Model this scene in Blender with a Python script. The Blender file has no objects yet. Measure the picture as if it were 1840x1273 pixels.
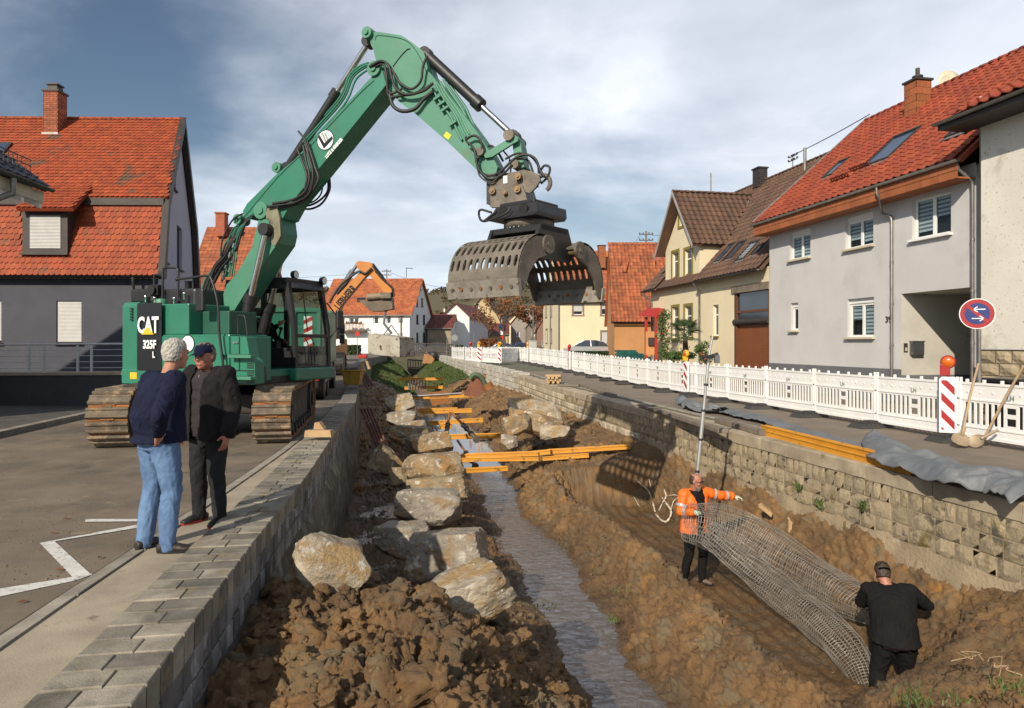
import bpy,bmesh,math,random
import numpy as np
from mathutils import Vector,Matrix,noise as mnoise
from mathutils.geometry import tessellate_polygon
R=math.radians
random.seed(7)
rs=np.random.RandomState(5)
SC=bpy.context.scene
COL=SC.collection
# --- camera, world, sun, exposure
FPX=1227.0
CAMZ=1.7
HOR=618.0
cam=bpy.data.cameras.new('camera')
cam.lens=24.0;cam.sensor_width=36.0
cam.shift_y=-(636.5-HOR)/1840.0
cam.clip_start=0.05;cam.clip_end=5000
co=bpy.data.objects.new('camera',cam);COL.objects.link(co)
co.location=(0,0,CAMZ);co.rotation_euler=(R(90),0,0)
SC.camera=co
SUN_EL=R(31)
SUN_TRAVEL=Vector((0.447,0.894,0)).normalized()
world=bpy.data.worlds.new('World');SC.world=world;world.use_nodes=True
wn=world.node_tree.nodes;wl=world.node_tree.links;wn.clear()
out=wn.new('ShaderNodeOutputWorld');bg=wn.new('ShaderNodeBackground');bg.inputs[1].default_value=0.073
sky=wn.new('ShaderNodeTexSky');sky.sky_type='NISHITA';sky.sun_disc=False
sky.sun_elevation=SUN_EL
sky.sun_rotation=math.atan2(-SUN_TRAVEL.x,-SUN_TRAVEL.y)
sky.air_density=1.1;sky.dust_density=0.6;sky.ozone_density=1.6
tc=wn.new('ShaderNodeTexCoord')
sep=wn.new('ShaderNodeSeparateXYZ');wl.new(tc.outputs['Generated'],sep.inputs[0])
def wmath(op,a,b=None,c=None):
 n=wn.new('ShaderNodeMath');n.operation=op
 for i,x in enumerate((a,b,c)):
  if x is None:continue
  if isinstance(x,(int,float)):n.inputs[i].default_value=x
  else:wl.new(x,n.inputs[i])
 return n.outputs[0]
zc=wmath('ADD',wmath('MAXIMUM',sep.outputs[2],0.0),0.16)
px_=wmath('DIVIDE',sep.outputs[0],zc);py_=wmath('DIVIDE',sep.outputs[1],zc)
cmb=wn.new('ShaderNodeCombineXYZ');wl.new(px_,cmb.inputs[0]);wl.new(py_,cmb.inputs[1])
def wnoise(scale,detail,rough,off,dist=0.0,src=None):
 mp=wn.new('ShaderNodeMapping');mp.inputs['Location'].default_value=off
 mp.inputs['Scale'].default_value=(1.0,1.0,1.0)
 wl.new(src or cmb.outputs[0],mp.inputs[0])
 n=wn.new('ShaderNodeTexNoise');n.inputs['Scale'].default_value=scale
 n.inputs['Detail'].default_value=detail;n.inputs['Roughness'].default_value=rough
 n.inputs['Distortion'].default_value=dist
 wl.new(mp.outputs[0],n.inputs[0]);return n.outputs[0]
def wramp(x,a,b):
 n=wn.new('ShaderNodeMapRange');n.interpolation_type='SMOOTHSTEP'
 n.inputs[1].default_value=a;n.inputs[2].default_value=b
 wl.new(x,n.inputs[0]);return n.outputs[0]
c1=wramp(wnoise(0.55,8,0.50,(3.15,1.2,0),0.25),0.38,0.62)
c2=wramp(wnoise(1.7,7,0.55,(7.3,2.2,0),0.4),0.44,0.80)
cov=wmath('MINIMUM',wmath('ADD',wmath('MULTIPLY',c1,0.86),wmath('MULTIPLY',c2,0.30)),0.96)
shade=wramp(wnoise(1.1,6,0.55,(1.7,8.2,0),0.3),0.34,0.7)
mixc=wn.new('ShaderNodeMix');mixc.data_type='RGBA'
mixc.inputs[6].default_value=(9.2,9.8,11.1,1);mixc.inputs[7].default_value=(14.2,14.8,16.0,1)
wl.new(shade,mixc.inputs[0])
mixs=wn.new('ShaderNodeMix');mixs.data_type='RGBA'
wl.new(cov,mixs.inputs[0]);wl.new(sky.outputs[0],mixs.inputs[6]);wl.new(mixc.outputs[2],mixs.inputs[7])
hz=wmath('POWER',wmath('SUBTRACT',1.0,wmath('MINIMUM',wmath('MULTIPLY',wmath('MAXIMUM',sep.outputs[2],0.0),3.2),1.0)),2.2)
mixh=wn.new('ShaderNodeMix');mixh.data_type='RGBA';wl.new(wmath('MULTIPLY',hz,0.85),mixh.inputs[0]);wl.new(mixs.outputs[2],mixh.inputs[6])
mixh.inputs[7].default_value=(10.0,12.0,13.6,1)
wl.new(mixh.outputs[2],bg.inputs[0]);wl.new(bg.outputs[0],out.inputs[0])
sl=bpy.data.lights.new('sun','SUN');sl.energy=5.0;sl.angle=R(0.55);sl.color=(1.0,0.885,0.72)
so=bpy.data.objects.new('sun',sl);COL.objects.link(so)
so.rotation_euler=Vector((SUN_TRAVEL.x,SUN_TRAVEL.y,-math.tan(SUN_EL))).to_track_quat('-Z','Y').to_euler()
SC.view_settings.view_transform='Standard';SC.view_settings.look='None'
SC.view_settings.exposure=0.12;SC.view_settings.gamma=1.0;SC.view_settings.use_curve_mapping=False
SC.render.engine='CYCLES'
SC.cycles.max_bounces=6;SC.cycles.transparent_max_bounces=12
# --- geometry of the picture
DD=Vector((-0.1904,0.9817,0));DD.normalize()
NN=Vector((0.9817,0.1904,0));NN.normalize()
ZZ=Vector((0,0,1))
def WP(px,py,Y):return Vector(((px-920)/FPX*Y,Y,CAMZ-(py-HOR)/FPX*Y))
def GP(px,py,z=0.0):
 Y=FPX*(CAMZ-z)/(py-HOR);return Vector(((px-920)/FPX*Y,Y,z))
def DT(D,t,z=0.0):return NN*D+DD*t+ZZ*z
def toDT(p):return(p.dot(NN),p.dot(DD))
class VP:
 def __init__(s,p0,u,nrm=None):
  s.p0=Vector((p0[0],p0[1],0));s.u=Vector((u[0],u[1],0)).normalized()
  n=Vector((s.u.y,-s.u.x,0))
  if nrm is not None and n.dot(Vector((nrm[0],nrm[1],0)))<0:n=-n
  s.n=n
 def sz(s,px,py,o=0.0):
  q=s.p0+s.n*o;k=(px-920)/FPX
  t=(k*q.y-q.x)/(s.u.x-k*s.u.y)
  Y=q.y+s.u.y*t
  return(t,CAMZ-(py-HOR)/FPX*Y)
 def p(s,a,z,o=0.0):return s.p0+s.u*a+s.n*o+ZZ*z
 def P(s,px,py,o=0.0):
  a,z=s.sz(px,py,o);return s.p(a,z,o)
 def M(s,a,z,o=0.0):
  m=Matrix.Identity(4)
  x=s.u;y=-s.n
  for i in range(3):m[i][0]=x[i];m[i][1]=y[i];m[i][2]=ZZ[i]
  q=s.p(a,z,o)
  for i in range(3):m[i][3]=q[i]
  return m
# --- objects
WM={}
def setp(o,label=None,cat=None,group=None,kind=None):
 if label:o['label']=label
 if cat:o['category']=cat
 if group:o['group']=group
 if kind:o['kind']=kind
 return o
def link(o,parent=None,M=None):
 COL.objects.link(o)
 M=M or Matrix.Identity(4)
 if parent is not None:
  o.parent=parent
  o.matrix_basis=WM[parent.name].inverted()@M
 else:o.matrix_basis=M
 WM[o.name]=M.copy()
 return o
def empty(name,loc,label=None,cat=None,group=None,rz=0.0,kind=None):
 o=bpy.data.objects.new(name,None);o.empty_display_size=0.2
 link(o,None,Matrix.Translation(Vector(loc))@Matrix.Rotation(rz,4,'Z'))
 return setp(o,label,cat,group,kind)
def inst(name,me,M,parent=None):
 o=bpy.data.objects.new(name,me);return link(o,parent,M)
def copy_tree(o,M,label=None):
 c=o.copy();COL.objects.link(c);c.matrix_basis=M;WM[c.name]=M.copy()
 if label:c['label']=label
 W0=WM[o.name]
 for ch in list(o.children):
  k=ch.copy();COL.objects.link(k);k.parent=c;WM[k.name]=M@W0.inverted()@WM[ch.name]
  for g in list(ch.children):
   q=g.copy();COL.objects.link(q);q.parent=k;WM[q.name]=M@W0.inverted()@WM[g.name]
 return c
def tri(p,q,r):return(Vector(q)-Vector(p)).cross(Vector(r)-Vector(p))
def frame_of(d):
 d=Vector(d).normalized()
 a=Vector((0,0,1)) if abs(d.z)<0.92 else Vector((1,0,0))
 x=d.cross(a).normalized();y=d.cross(x).normalized()
 return x,y,d
class MB:
 def __init__(s):s.v=[];s.f=[];s.m=[];s.s=[]
 def add(s,vs,fs,mi=0,sm=False,M=None):
  b=len(s.v)
  if M is not None:vs=[M@Vector(v) for v in vs]
  s.v.extend([tuple(v) for v in vs])
  for f in fs:s.f.append([i+b for i in f]);s.m.append(mi);s.s.append(sm)
  return s
 def box(s,a,b,M=None,mi=0):
  x0,y0,z0=a;x1,y1,z1=b
  vs=[(x0,y0,z0),(x1,y0,z0),(x1,y1,z0),(x0,y1,z0),(x0,y0,z1),(x1,y0,z1),(x1,y1,z1),(x0,y1,z1)]
  return s.add(vs,[(0,3,2,1),(4,5,6,7),(0,1,5,4),(1,2,6,5),(2,3,7,6),(3,0,4,7)],mi,False,M)
 def quad(s,a,b,c,d,mi=0):return s.add([a,b,c,d],[(0,1,2,3)],mi)
 def prism(s,pts,vec,mi=0,M=None,mi2=None):
  n=len(pts);vec=Vector(vec);A=[Vector(p) for p in pts];B=[p+vec for p in A]
  s.add(A+B,[tuple(range(n-1,-1,-1)),tuple(range(n,2*n))],mi,False,M)
  s.add(A+B,[(i,(i+1)%n,n+(i+1)%n,n+i) for i in range(n)],mi if mi2 is None else mi2,False,M)
  return s
 def tube(s,path,r,n=8,mi=0,M=None,caps=True,closed=False):
  P=[Vector(p) for p in path];k=len(P)
  if isinstance(r,(int,float)):r=[r]*k
  vs=[];fs=[]
  px=None
  for i,p in enumerate(P):
   if closed:d=P[(i+1)%k]-P[i-1]
   else:d=P[min(i+1,k-1)]-P[max(i-1,0)]
   if d.length<1e-9:d=Vector((0,0,1))
   d.normalize()
   if px is None:x,y,_=frame_of(d)
   else:
    x=px-d*px.dot(d)
    if x.length<1e-6:x,y,_=frame_of(d)
    x.normalize();y=d.cross(x)
   px=x
   for j in range(n):
    a=2*math.pi*j/n
    vs.append(p+x*(r[i]*math.cos(a))+y*(r[i]*math.sin(a)))
  rng=k if closed else k-1
  for i in range(rng):
   for j in range(n):
    a=i*n+j;b=i*n+(j+1)%n;i2=(i+1)%k
    fs.append((a,b,i2*n+(j+1)%n,i2*n+j))
  s.add(vs,fs,mi,True,M)
  if caps and not closed:
   s.add(vs[:n],[tuple(range(n-1,-1,-1))],mi,False,M);s.add(vs[-n:],[tuple(range(n))],mi,False,M)
  return s
 def cyl(s,a,b,r,r1=None,n=16,mi=0,M=None):
  return s.tube([a,b],[r,r if r1 is None else r1],n,mi,M)
 def lathe(s,prof,M=None,n=16,mi=0,sm=True):
  vs=[];fs=[];k=len(prof)
  for r,z in prof:
   for j in range(n):
    a=2*math.pi*j/n;vs.append((r*math.cos(a),r*math.sin(a),z))
  for i in range(k-1):
   for j in range(n):fs.append((i*n+j,i*n+(j+1)%n,(i+1)*n+(j+1)%n,(i+1)*n+j))
  s.add(vs,fs,mi,sm,M)
  s.add(vs[:n],[tuple(range(n-1,-1,-1))],mi,False,M);s.add(vs[-n:],[tuple(range(n))],mi,False,M)
  return s
 def ball(s,c,r,n=10,mi=0,M=None,sq=(1,1,1)):
  prof=[]
  vs=[];fs=[];c=Vector(c)
  for i in range(n+1):
   th=math.pi*i/n
   for j in range(2*n):
    a=math.pi*j/n
    vs.append(c+Vector((r*sq[0]*math.sin(th)*math.cos(a),r*sq[1]*math.sin(th)*math.sin(a),-r*sq[2]*math.cos(th))))
  for i in range(n):
   for j in range(2*n):
    fs.append((i*2*n+j,i*2*n+(j+1)%(2*n),(i+1)*2*n+(j+1)%(2*n),(i+1)*2*n+j))
  return s.add(vs,fs,mi,True,M)
 def merge(s,o,M=None):
  b=len(s.v)
  s.v.extend([tuple(M@Vector(v)) if M is not None else v for v in o.v])
  for f,m,q in zip(o.f,o.m,o.s):s.f.append([i+b for i in f]);s.m.append(m);s.s.append(q)
  return s
 def mesh(s,name,mats,c=None):
  me=bpy.data.meshes.new(name)
  v=s.v if c is None else[(a-c[0],b-c[1],d-c[2]) for a,b,d in s.v]
  me.from_pydata(v,[],s.f)
  if not isinstance(mats,(list,tuple)):mats=[mats]
  for m in mats:me.materials.append(m)
  if s.f:
   me.polygons.foreach_set('material_index',s.m)
   me.polygons.foreach_set('use_smooth',s.s)
  me.update()
  return me
 def build(s,name,mats,parent=None,bevel=0,label=None,cat=None,group=None,kind=None,seg=2):
  a=np.array(s.v);c=(a.min(0)+a.max(0))/2
  if parent is None:c[2]=a[:,2].min()
  me=s.mesh(name,mats,c)
  o=bpy.data.objects.new(name,me)
  link(o,parent,Matrix.Translation(Vector(c)))
  if bevel:
   b=o.modifiers.new('bevel','BEVEL');b.width=bevel;b.segments=seg;b.limit_method='ANGLE';b.angle_limit=R(35)
   b.harden_normals=False
  return setp(o,label,cat,group,kind)
def arr_mesh(name,V,Fq,mats,smooth=True,mi=None):
 me=bpy.data.meshes.new(name);nv=len(V);nf,k=Fq.shape
 me.vertices.add(nv);me.vertices.foreach_set('co',np.ascontiguousarray(V,dtype=np.float32).ravel())
 me.loops.add(nf*k);me.loops.foreach_set('vertex_index',np.ascontiguousarray(Fq,dtype=np.int32).ravel())
 me.polygons.add(nf);me.polygons.foreach_set('loop_start',np.arange(0,nf*k,k,dtype=np.int32))
 if mi is not None:me.polygons.foreach_set('material_index',np.asarray(mi,dtype=np.int32))
 me.polygons.foreach_set('use_smooth',np.full(nf,smooth))
 if not isinstance(mats,(list,tuple)):mats=[mats]
 for m in mats:me.materials.append(m)
 me.update(calc_edges=True)
 return me
def text_mb(txt,size,M,mb,mi=0,depth=0.003,sx=1.0,bold=0.0,align='CENTER'):
 c=bpy.data.curves.new('t','FONT');c.body=txt;c.size=size;c.extrude=depth;c.offset=bold
 c.align_x=align;c.align_y='CENTER';c.resolution_u=3
 o=bpy.data.objects.new('t',c);COL.objects.link(o)
 me=o.to_mesh()
 S=Matrix.Diagonal((sx,1,1,1))
 mb.add([M@S@v.co for v in me.vertices],[tuple(p.vertices) for p in me.polygons],mi)
 o.to_mesh_clear();COL.objects.unlink(o);bpy.data.objects.remove(o);bpy.data.curves.remove(c)
 return mb
def MX(origin,x,y,z=None):
 x=Vector(x).normalized();y=Vector(y).normalized();z=Vector(z).normalized() if z is not None else x.cross(y)
 m=Matrix.Identity(4)
 for i in range(3):m[i][0]=x[i];m[i][1]=y[i];m[i][2]=z[i];m[i][3]=origin[i]
 return m
# --- vector noise in numpy
_perm=rs.permutation(512).astype(np.int64)
_perm=np.concatenate([_perm,_perm,_perm])
_g3=rs.normal(size=(512,3));_g3/=np.linalg.norm(_g3,axis=1)[:,None]
def perlin(P):
 Pi=np.floor(P).astype(np.int64);Pf=P-Pi;Pi&=511
 u=Pf*Pf*Pf*(Pf*(Pf*6-15)+10)
 res=0
 for dx in(0,1):
  wx=u[:,0] if dx else 1-u[:,0]
  hx=_perm[(Pi[:,0]+dx)&511]
  for dy in(0,1):
   wy=u[:,1] if dy else 1-u[:,1]
   hy=_perm[hx+((Pi[:,1]+dy)&511)]
   for dz in(0,1):
    wz=u[:,2] if dz else 1-u[:,2]
    g=_g3[_perm[hy+((Pi[:,2]+dz)&511)]&511]
    dot=g[:,0]*(Pf[:,0]-dx)+g[:,1]*(Pf[:,1]-dy)+g[:,2]*(Pf[:,2]-dz)
    res=res+wx*wy*wz*dot
 return res
def fbm(P,octv=4,lac=2.03,gain=0.5,ridged=False):
 a=1.0;s=0;Q=P.copy()
 for i in range(octv):
  n=perlin(Q)
  if ridged:n=0.5-np.abs(n)*2
  s=s+a*n;a*=gain;Q=Q*lac+17.3
 return s
def cells(P,seed=3):
 Pi=np.floor(P).astype(np.int64);f1=np.full(len(P),9.0);f2=f1.copy();idv=np.zeros(len(P))
 for dx in(-1,0,1):
  for dy in(-1,0,1):
   for dz in(-1,0,1):
    c=Pi+np.array([dx,dy,dz])
    h=_perm[(_perm[(_perm[(c[:,0]+seed)&511]+c[:,1])&511]+c[:,2])&511]
    pt=c+0.5+0.42*_g3[h&511]*1.4
    d=((P-pt)**2).sum(1)
    m=d<f1
    f2=np.where(m,f1,np.minimum(f2,d));idv=np.where(m,h/511.0,idv);f1=np.where(m,d,f1)
 return np.sqrt(f1),np.sqrt(f2),idv
# --- materials
MATS={}
def mat(name,c1,c2=None,scale=3.0,rough=0.7,metal=0.0,bump=0.15,bscale=30.0,rnd=0.0,isl=0.0,spots=None,spots2=None,spec=0.5,detail=6,contrast=(0.35,0.65),coat=0.0,rvar=0.1,bdist=0.02,stretch=None,emis=None,alpha=None):
 if name in MATS:return MATS[name]
 m=bpy.data.materials.new(name);m.use_nodes=True;MATS[name]=m
 nt=m.node_tree;N=nt.nodes;L=nt.links
 b=N['Principled BSDF']
 b.inputs['Metallic'].default_value=metal
 if 'Specular IOR Level' in b.inputs:b.inputs['Specular IOR Level'].default_value=spec
 b.inputs['Coat Weight'].default_value=coat;b.inputs['Coat Roughness'].default_value=0.15
 tcn=N.new('ShaderNodeTexCoord');src=tcn.outputs['Object']
 geo=N.new('ShaderNodeNewGeometry')
 src=geo.outputs['Position']
 if stretch:
  mp=N.new('ShaderNodeMapping');mp.inputs['Scale'].default_value=stretch;L.new(src,mp.inputs[0]);src=mp.outputs[0]
 def nz(s,d=detail,r=0.6,dist=0.0):
  n=N.new('ShaderNodeTexNoise');n.inputs['Scale'].default_value=s;n.inputs['Detail'].default_value=d
  n.inputs['Roughness'].default_value=r;n.inputs['Distortion'].default_value=dist;L.new(src,n.inputs[0]);return n.outputs[0]
 def ramp(x,a,c):
  n=N.new('ShaderNodeMapRange');n.inputs[1].default_value=a;n.inputs[2].default_value=c;L.new(x,n.inputs[0]);return n.outputs[0]
 def mix(f,a,c,mode='MIX'):
  n=N.new('ShaderNodeMix');n.data_type='RGBA';n.blend_type=mode
  for i,x in((0,f),(6,a),(7,c)):
   if isinstance(x,(int,float)):n.inputs[i].default_value=x
   elif isinstance(x,(tuple,list)):n.inputs[i].default_value=(*x[:3],1)
   else:L.new(x,n.inputs[i])
  return n.outputs[2]
 c2=c2 or tuple(x*0.8 for x in c1)
 col=mix(ramp(nz(scale),*contrast),c1,c2)
 if rnd or isl:
  val=None
  if rnd:oi=N.new('ShaderNodeObjectInfo');val=oi.outputs['Random']
  if isl:
   r2=geo.outputs['Random Per Island']
   if val is not None:
    ad=N.new('ShaderNodeMath');ad.operation='ADD';L.new(val,ad.inputs[0]);L.new(r2,ad.inputs[1])
    fr=N.new('ShaderNodeMath');fr.operation='FRACT';L.new(ad.outputs[0],fr.inputs[0]);val=fr.outputs[0]
   else:val=r2
  k=max(rnd,isl)
  mr=N.new('ShaderNodeMapRange');mr.inputs[3].default_value=1-k;mr.inputs[4].default_value=1+k*0.8;L.new(val,mr.inputs[0])
  hs=N.new('ShaderNodeHueSaturation');L.new(mr.outputs[0],hs.inputs['Value']);L.new(col,hs.inputs['Color'])
  mr2=N.new('ShaderNodeMath');mr2.operation='MULTIPLY_ADD';L.new(val,mr2.inputs[0]);mr2.inputs[1].default_value=7.31;mr2.inputs[2].default_value=0
  fr2=N.new('ShaderNodeMath');fr2.operation='FRACT';L.new(mr2.outputs[0],fr2.inputs[0])
  mr3=N.new('ShaderNodeMapRange');mr3.inputs[3].default_value=0.5-0.018*k;mr3.inputs[4].default_value=0.5+0.018*k;L.new(fr2.outputs[0],mr3.inputs[0])
  L.new(mr3.outputs[0],hs.inputs['Hue'])
  col=hs.outputs[0]
 for sp in(spots,spots2):
  if sp:
   sc_,th,cc=sp[0],sp[1],sp[2]
   w=sp[3] if len(sp)>3 else 0.06
   col=mix(ramp(nz(sc_,8,0.65,0.3),th,th+w),col,cc)
 L.new(col,b.inputs['Base Color'])
 if rvar:
  rr=N.new('ShaderNodeMapRange');rr.inputs[3].default_value=max(0.02,rough-rvar);rr.inputs[4].default_value=min(1,rough+rvar)
  L.new(nz(scale*3.1),rr.inputs[0]);L.new(rr.outputs[0],b.inputs['Roughness'])
 else:b.inputs['Roughness'].default_value=rough
 if bump:
  bp=N.new('ShaderNodeBump');bp.inputs['Strength'].default_value=bump;bp.inputs['Distance'].default_value=bdist
  L.new(nz(bscale,8,0.65),bp.inputs['Height']);L.new(bp.outputs[0],b.inputs['Normal'])
 if emis:b.inputs['Emission Color'].default_value=(*emis[:3],1);b.inputs['Emission Strength'].default_value=emis[3]
 return m
def glass_mat(name,tint=(1,1,1),refl=0.12):
 if name in MATS:return MATS[name]
 m=bpy.data.materials.new(name);m.use_nodes=True;MATS[name]=m
 nt=m.node_tree;N=nt.nodes;L=nt.links;N.clear()
 o=N.new('ShaderNodeOutputMaterial');mx=N.new('ShaderNodeMixShader');t=N.new('ShaderNodeBsdfTransparent')
 g=N.new('ShaderNodeBsdfGlossy');g.inputs['Roughness'].default_value=0.02;t.inputs[0].default_value=(*tint,1)
 fr=N.new('ShaderNodeFresnel');fr.inputs[0].default_value=1.5
 ad=N.new('ShaderNodeMath');ad.operation='ADD';ad.use_clamp=True;ad.inputs[1].default_value=refl;gb=N.new('ShaderNodeNewGeometry');sb=N.new('ShaderNodeMath');sb.operation='SUBTRACT';sb.inputs[0].default_value=1.0;L.new(gb.outputs['Backfacing'],sb.inputs[1]);ml=N.new('ShaderNodeMath');ml.operation='MULTIPLY';L.new(sb.outputs[0],ml.inputs[0]);L.new(fr.outputs[0],ml.inputs[1]);L.new(ml.outputs[0],ad.inputs[0])
 L.new(ad.outputs[0],mx.inputs[0]);L.new(t.outputs[0],mx.inputs[1]);L.new(g.outputs[0],mx.inputs[2]);L.new(mx.outputs[0],o.inputs[0])
 return m
# --- base materials
asphalt=mat('asphalt',(0.180,0.142,0.102),(0.115,0.092,0.068),1.1,0.85,bump=0.5,bscale=90,spots=(0.7,0.50,(0.085,0.070,0.054),0.14),spots2=(3.2,0.60,(0.23,0.175,0.115),0.08),bdist=0.01)
asphalt2=mat('asphalt_right',(0.200,0.160,0.120),(0.145,0.118,0.092),1.4,0.85,bump=0.5,bscale=90,spots=(1.3,0.6,(0.19,0.16,0.12),0.12),spots2=(7.0,0.7,(0.05,0.04,0.03),0.04),bdist=0.01)
concrete=mat('concrete',(0.36,0.305,0.225),(0.25,0.21,0.155),2.0,0.85,bump=0.35,bscale=60,spots=(3.5,0.6,(0.13,0.11,0.08),0.1),bdist=0.01)
kerbm=mat('kerb_stone',(0.30,0.27,0.22),(0.19,0.17,0.14),4.0,0.85,bump=0.4,bscale=50,rnd=0.2,isl=0.2,bdist=0.01)
groundm=mat('ground_earth',(0.12,0.11,0.08),(0.08,0.09,0.05),0.6,0.9)
white_line=mat('road_paint',(0.62,0.61,0.57),(0.5,0.49,0.46),8,0.7,bump=0.3,bscale=80,spots=(18,0.55,(0.20,0.17,0.13),0.09),bdist=0.005)
brickm=mat('clinker_block',(0.27,0.24,0.19),(0.145,0.130,0.105),5.0,0.85,bump=0.55,bscale=70,rnd=0.38,spots=(5,0.57,(0.22,0.17,0.09),0.08),spots2=(1.6,0.54,(0.060,0.057,0.045),0.16),bdist=0.012)
facebrick=mat('face_block',(0.22,0.215,0.21),(0.11,0.105,0.10),5.0,0.85,bump=0.5,bscale=60,rnd=0.45,spots=(4,0.56,(0.34,0.33,0.32),0.1),spots2=(1.7,0.58,(0.045,0.04,0.035),0.12),bdist=0.012)
mortar=mat('mortar_shade',(0.055,0.047,0.036),(0.035,0.030,0.022),6,0.95,bump=0.5,bscale=60)
mossconc=mat('mossy_concrete',(0.16,0.14,0.11),(0.07,0.065,0.05),1.6,0.9,bump=0.7,bscale=22,spots=(2.4,0.54,(0.28,0.25,0.20),0.12),spots2=(1.5,0.56,(0.04,0.045,0.025),0.12),bdist=0.03)
stonem=mat('wall_stone',(0.39,0.315,0.205),(0.26,0.215,0.145),5.0,0.88,bump=0.9,bscale=24,rnd=0.18,spots=(1.9,0.54,(0.15,0.115,0.04),0.1),spots2=(3.4,0.58,(0.095,0.085,0.065),0.08),bdist=0.02)
capm=mat('coping_concrete',(0.42,0.35,0.25),(0.27,0.22,0.155),2.4,0.85,bump=0.5,bscale=40,rnd=0.12,spots=(3.1,0.6,(0.17,0.13,0.05),0.1),spots2=(6,0.66,(0.12,0.10,0.08),0.06),bdist=0.01)
rendm=mat('old_render',(0.38,0.30,0.20),(0.25,0.195,0.13),1.7,0.9,bump=0.7,bscale=20,spots=(2.2,0.58,(0.20,0.15,0.08),0.1),spots2=(1.2,0.62,(0.6,0.55,0.46),0.08),bdist=0.03)
def zg(t):
 k=min(1,max(0,(t-20)/28));return 0.35*k*k*(3-2*k)
def lin(tab,x):
 if x<=tab[0][0]:return tab[0][1]
 for(a,u),(b,w) in zip(tab,tab[1:]):
  if x<=b:return u+(w-u)*(x-a)/(b-a)
 return tab[-1][1]
WLT=[(-30,-1.2),(0,-1.12),(3.3,-1.08),(5.8,-1.0),(8.8,-0.86),(19.2,-0.66),(27,-0.8),(40,-1.3),(58,-0.9),(68,0.0),(80,1.6)]
WRT=[(-30,6.7),(33,6.72),(45,6.1),(72,6.3),(80,6.6)]
KRB=[(-30,-2.6),(0,-2.4),(4.4,-2.14),(6.3,-1.95),(10.8,-1.56),(16,-1.25),(22,-1.12),(27,-1.2),(40,-1.65),(58,-1.3),(68,-0.4),(80,1.2)]
def wallL(t):return lin(WLT,t)
def wallR(t):return lin(WRT,t)
def kerb(t):return lin(KRB,t)
def strip(name,tt,fa,fb,za,zb,m,nsub=1,**k):
 V=[];Fc=[]
 for t in tt:
  for j in range(nsub+1):
   w=j/nsub;D=fa(t)*(1-w)+fb(t)*w;V.append(tuple(DT(D,t,za(t)*(1-w)+zb(t)*w)))
 n=nsub+1
 for i in range(len(tt)-1):
  for j in range(nsub):Fc.append((i*n+j,i*n+j+1,(i+1)*n+j+1,(i+1)*n+j))
 mb=MB();mb.add(V,Fc,0,False)
 return mb.build(name,m,**k)
TT=[-30,-15,-6,0,2,3.3,4.4,5.8,6.3,7.5,8.8,10.8,13,16,19.2,20,22,24,27,30,33,36,40,45,50,58,63,68,72,80]
S=dict(kind='structure')
mb=MB()
def gq(a,b,c,d):mb.quad(a,b,c,d)
for t0,t1 in zip(TT,TT[1:]):
 z0,z1=zg(t0)-0.006,zg(t1)-0.006
 for lo,hi in((-900,-60),(-60,-14),(-14,None)):
  h0=wallL(t0)-0.5 if hi is None else hi;h1=wallL(t1)-0.5 if hi is None else hi
  gq(DT(lo,t0,z0),DT(h0,t0,z0),DT(h1,t1,z1),DT(lo,t1,z1))
 for lo,hi in((None,15),(15,60),(60,900)):
  l0=wallR(t0)+0.5 if lo is None else lo;l1=wallR(t1)+0.5 if lo is None else lo
  gq(DT(l0,t0,z0),DT(hi,t0,z0),DT(hi,t1,z1),DT(l1,t1,z1))
gq(DT(-900,80,0.344),DT(900,80,0.344),DT(900,2500,0.344),DT(-900,2500,0.344))
gq(DT(-900,-400,-0.006),DT(900,-400,-0.006),DT(900,-30,-0.006),DT(-900,-30,-0.006))
mb.build('ground',groundm,**S)
strip('road',TT,lambda t:-13.0,lambda t:kerb(t)-0.0,lambda t:zg(t),lambda t:zg(t),asphalt,**S)
strip('side_street',TT[:22],lambda t:wallR(t)+0.86,lambda t:14.2,zg,zg,asphalt2,**S)
PK=0.03
strip('pavement',TT[:20],lambda t:kerb(t)+0.13,lambda t:wallL(t)-0.44,lambda t:zg(t)+PK,lambda t:zg(t)+PK,concrete,**S)
mb=MB();t=-2.0;kerb_root=empty('kerb',DT(kerb(5),5,0),kind='structure')
me=None
while t<27:
 L=0.98
 a=DT(kerb(t),t);b=DT(kerb(t+L),t+L);u=(b-a).normalized();v=Vector((u.y,-u.x,0))
 mm=MB();c=0.012
 mm.add([(0,0,-.1),(L,0,-.1),(L,.12,-.1),(0,.12,-.1),(0,0,.03),(L,0,.03),(L,.12,.045),(0,.12,.045)],[(4,5,6,7),(0,1,5,4),(1,2,6,5),(2,3,7,6),(3,0,4,7)]) if me is None else None
 if me is None:me=mm.mesh('kerb_stone',kerbm)
 M=MX(a+ZZ*(zg(t)),u,v,(0,0,1))
 if t>1.5:inst('kerb_stone',me,M,kerb_root)
 t+=1.0
strip('gutter_joint',TT[3:19],lambda t:kerb(t)-0.05,lambda t:kerb(t)+0.0,lambda t:zg(t)+.004,lambda t:zg(t)+.004,mat('joint_dirt',(0.035,0.028,0.02),(0.06,0.045,0.03),9,0.95),**S)
def gpoly(pts,z=0.008):
 m_=MB();m_.add([GP(x,y,z) for x,y in pts],[tuple(range(len(pts)))]);return m_
mk=MB()
for k_,pts in enumerate((((0,1058),(0,1072),(133,1044),(165,1033),(165,1031),(130,1037)),((71,976),(133,1040),(164,1033),(97,972)),((71,976),(97,973),(258,947),(258,941)),((153,933),(153,938),(262,937),(262,933)))):
 mk.merge(gpoly(pts,0.005+0.001*k_))
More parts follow.
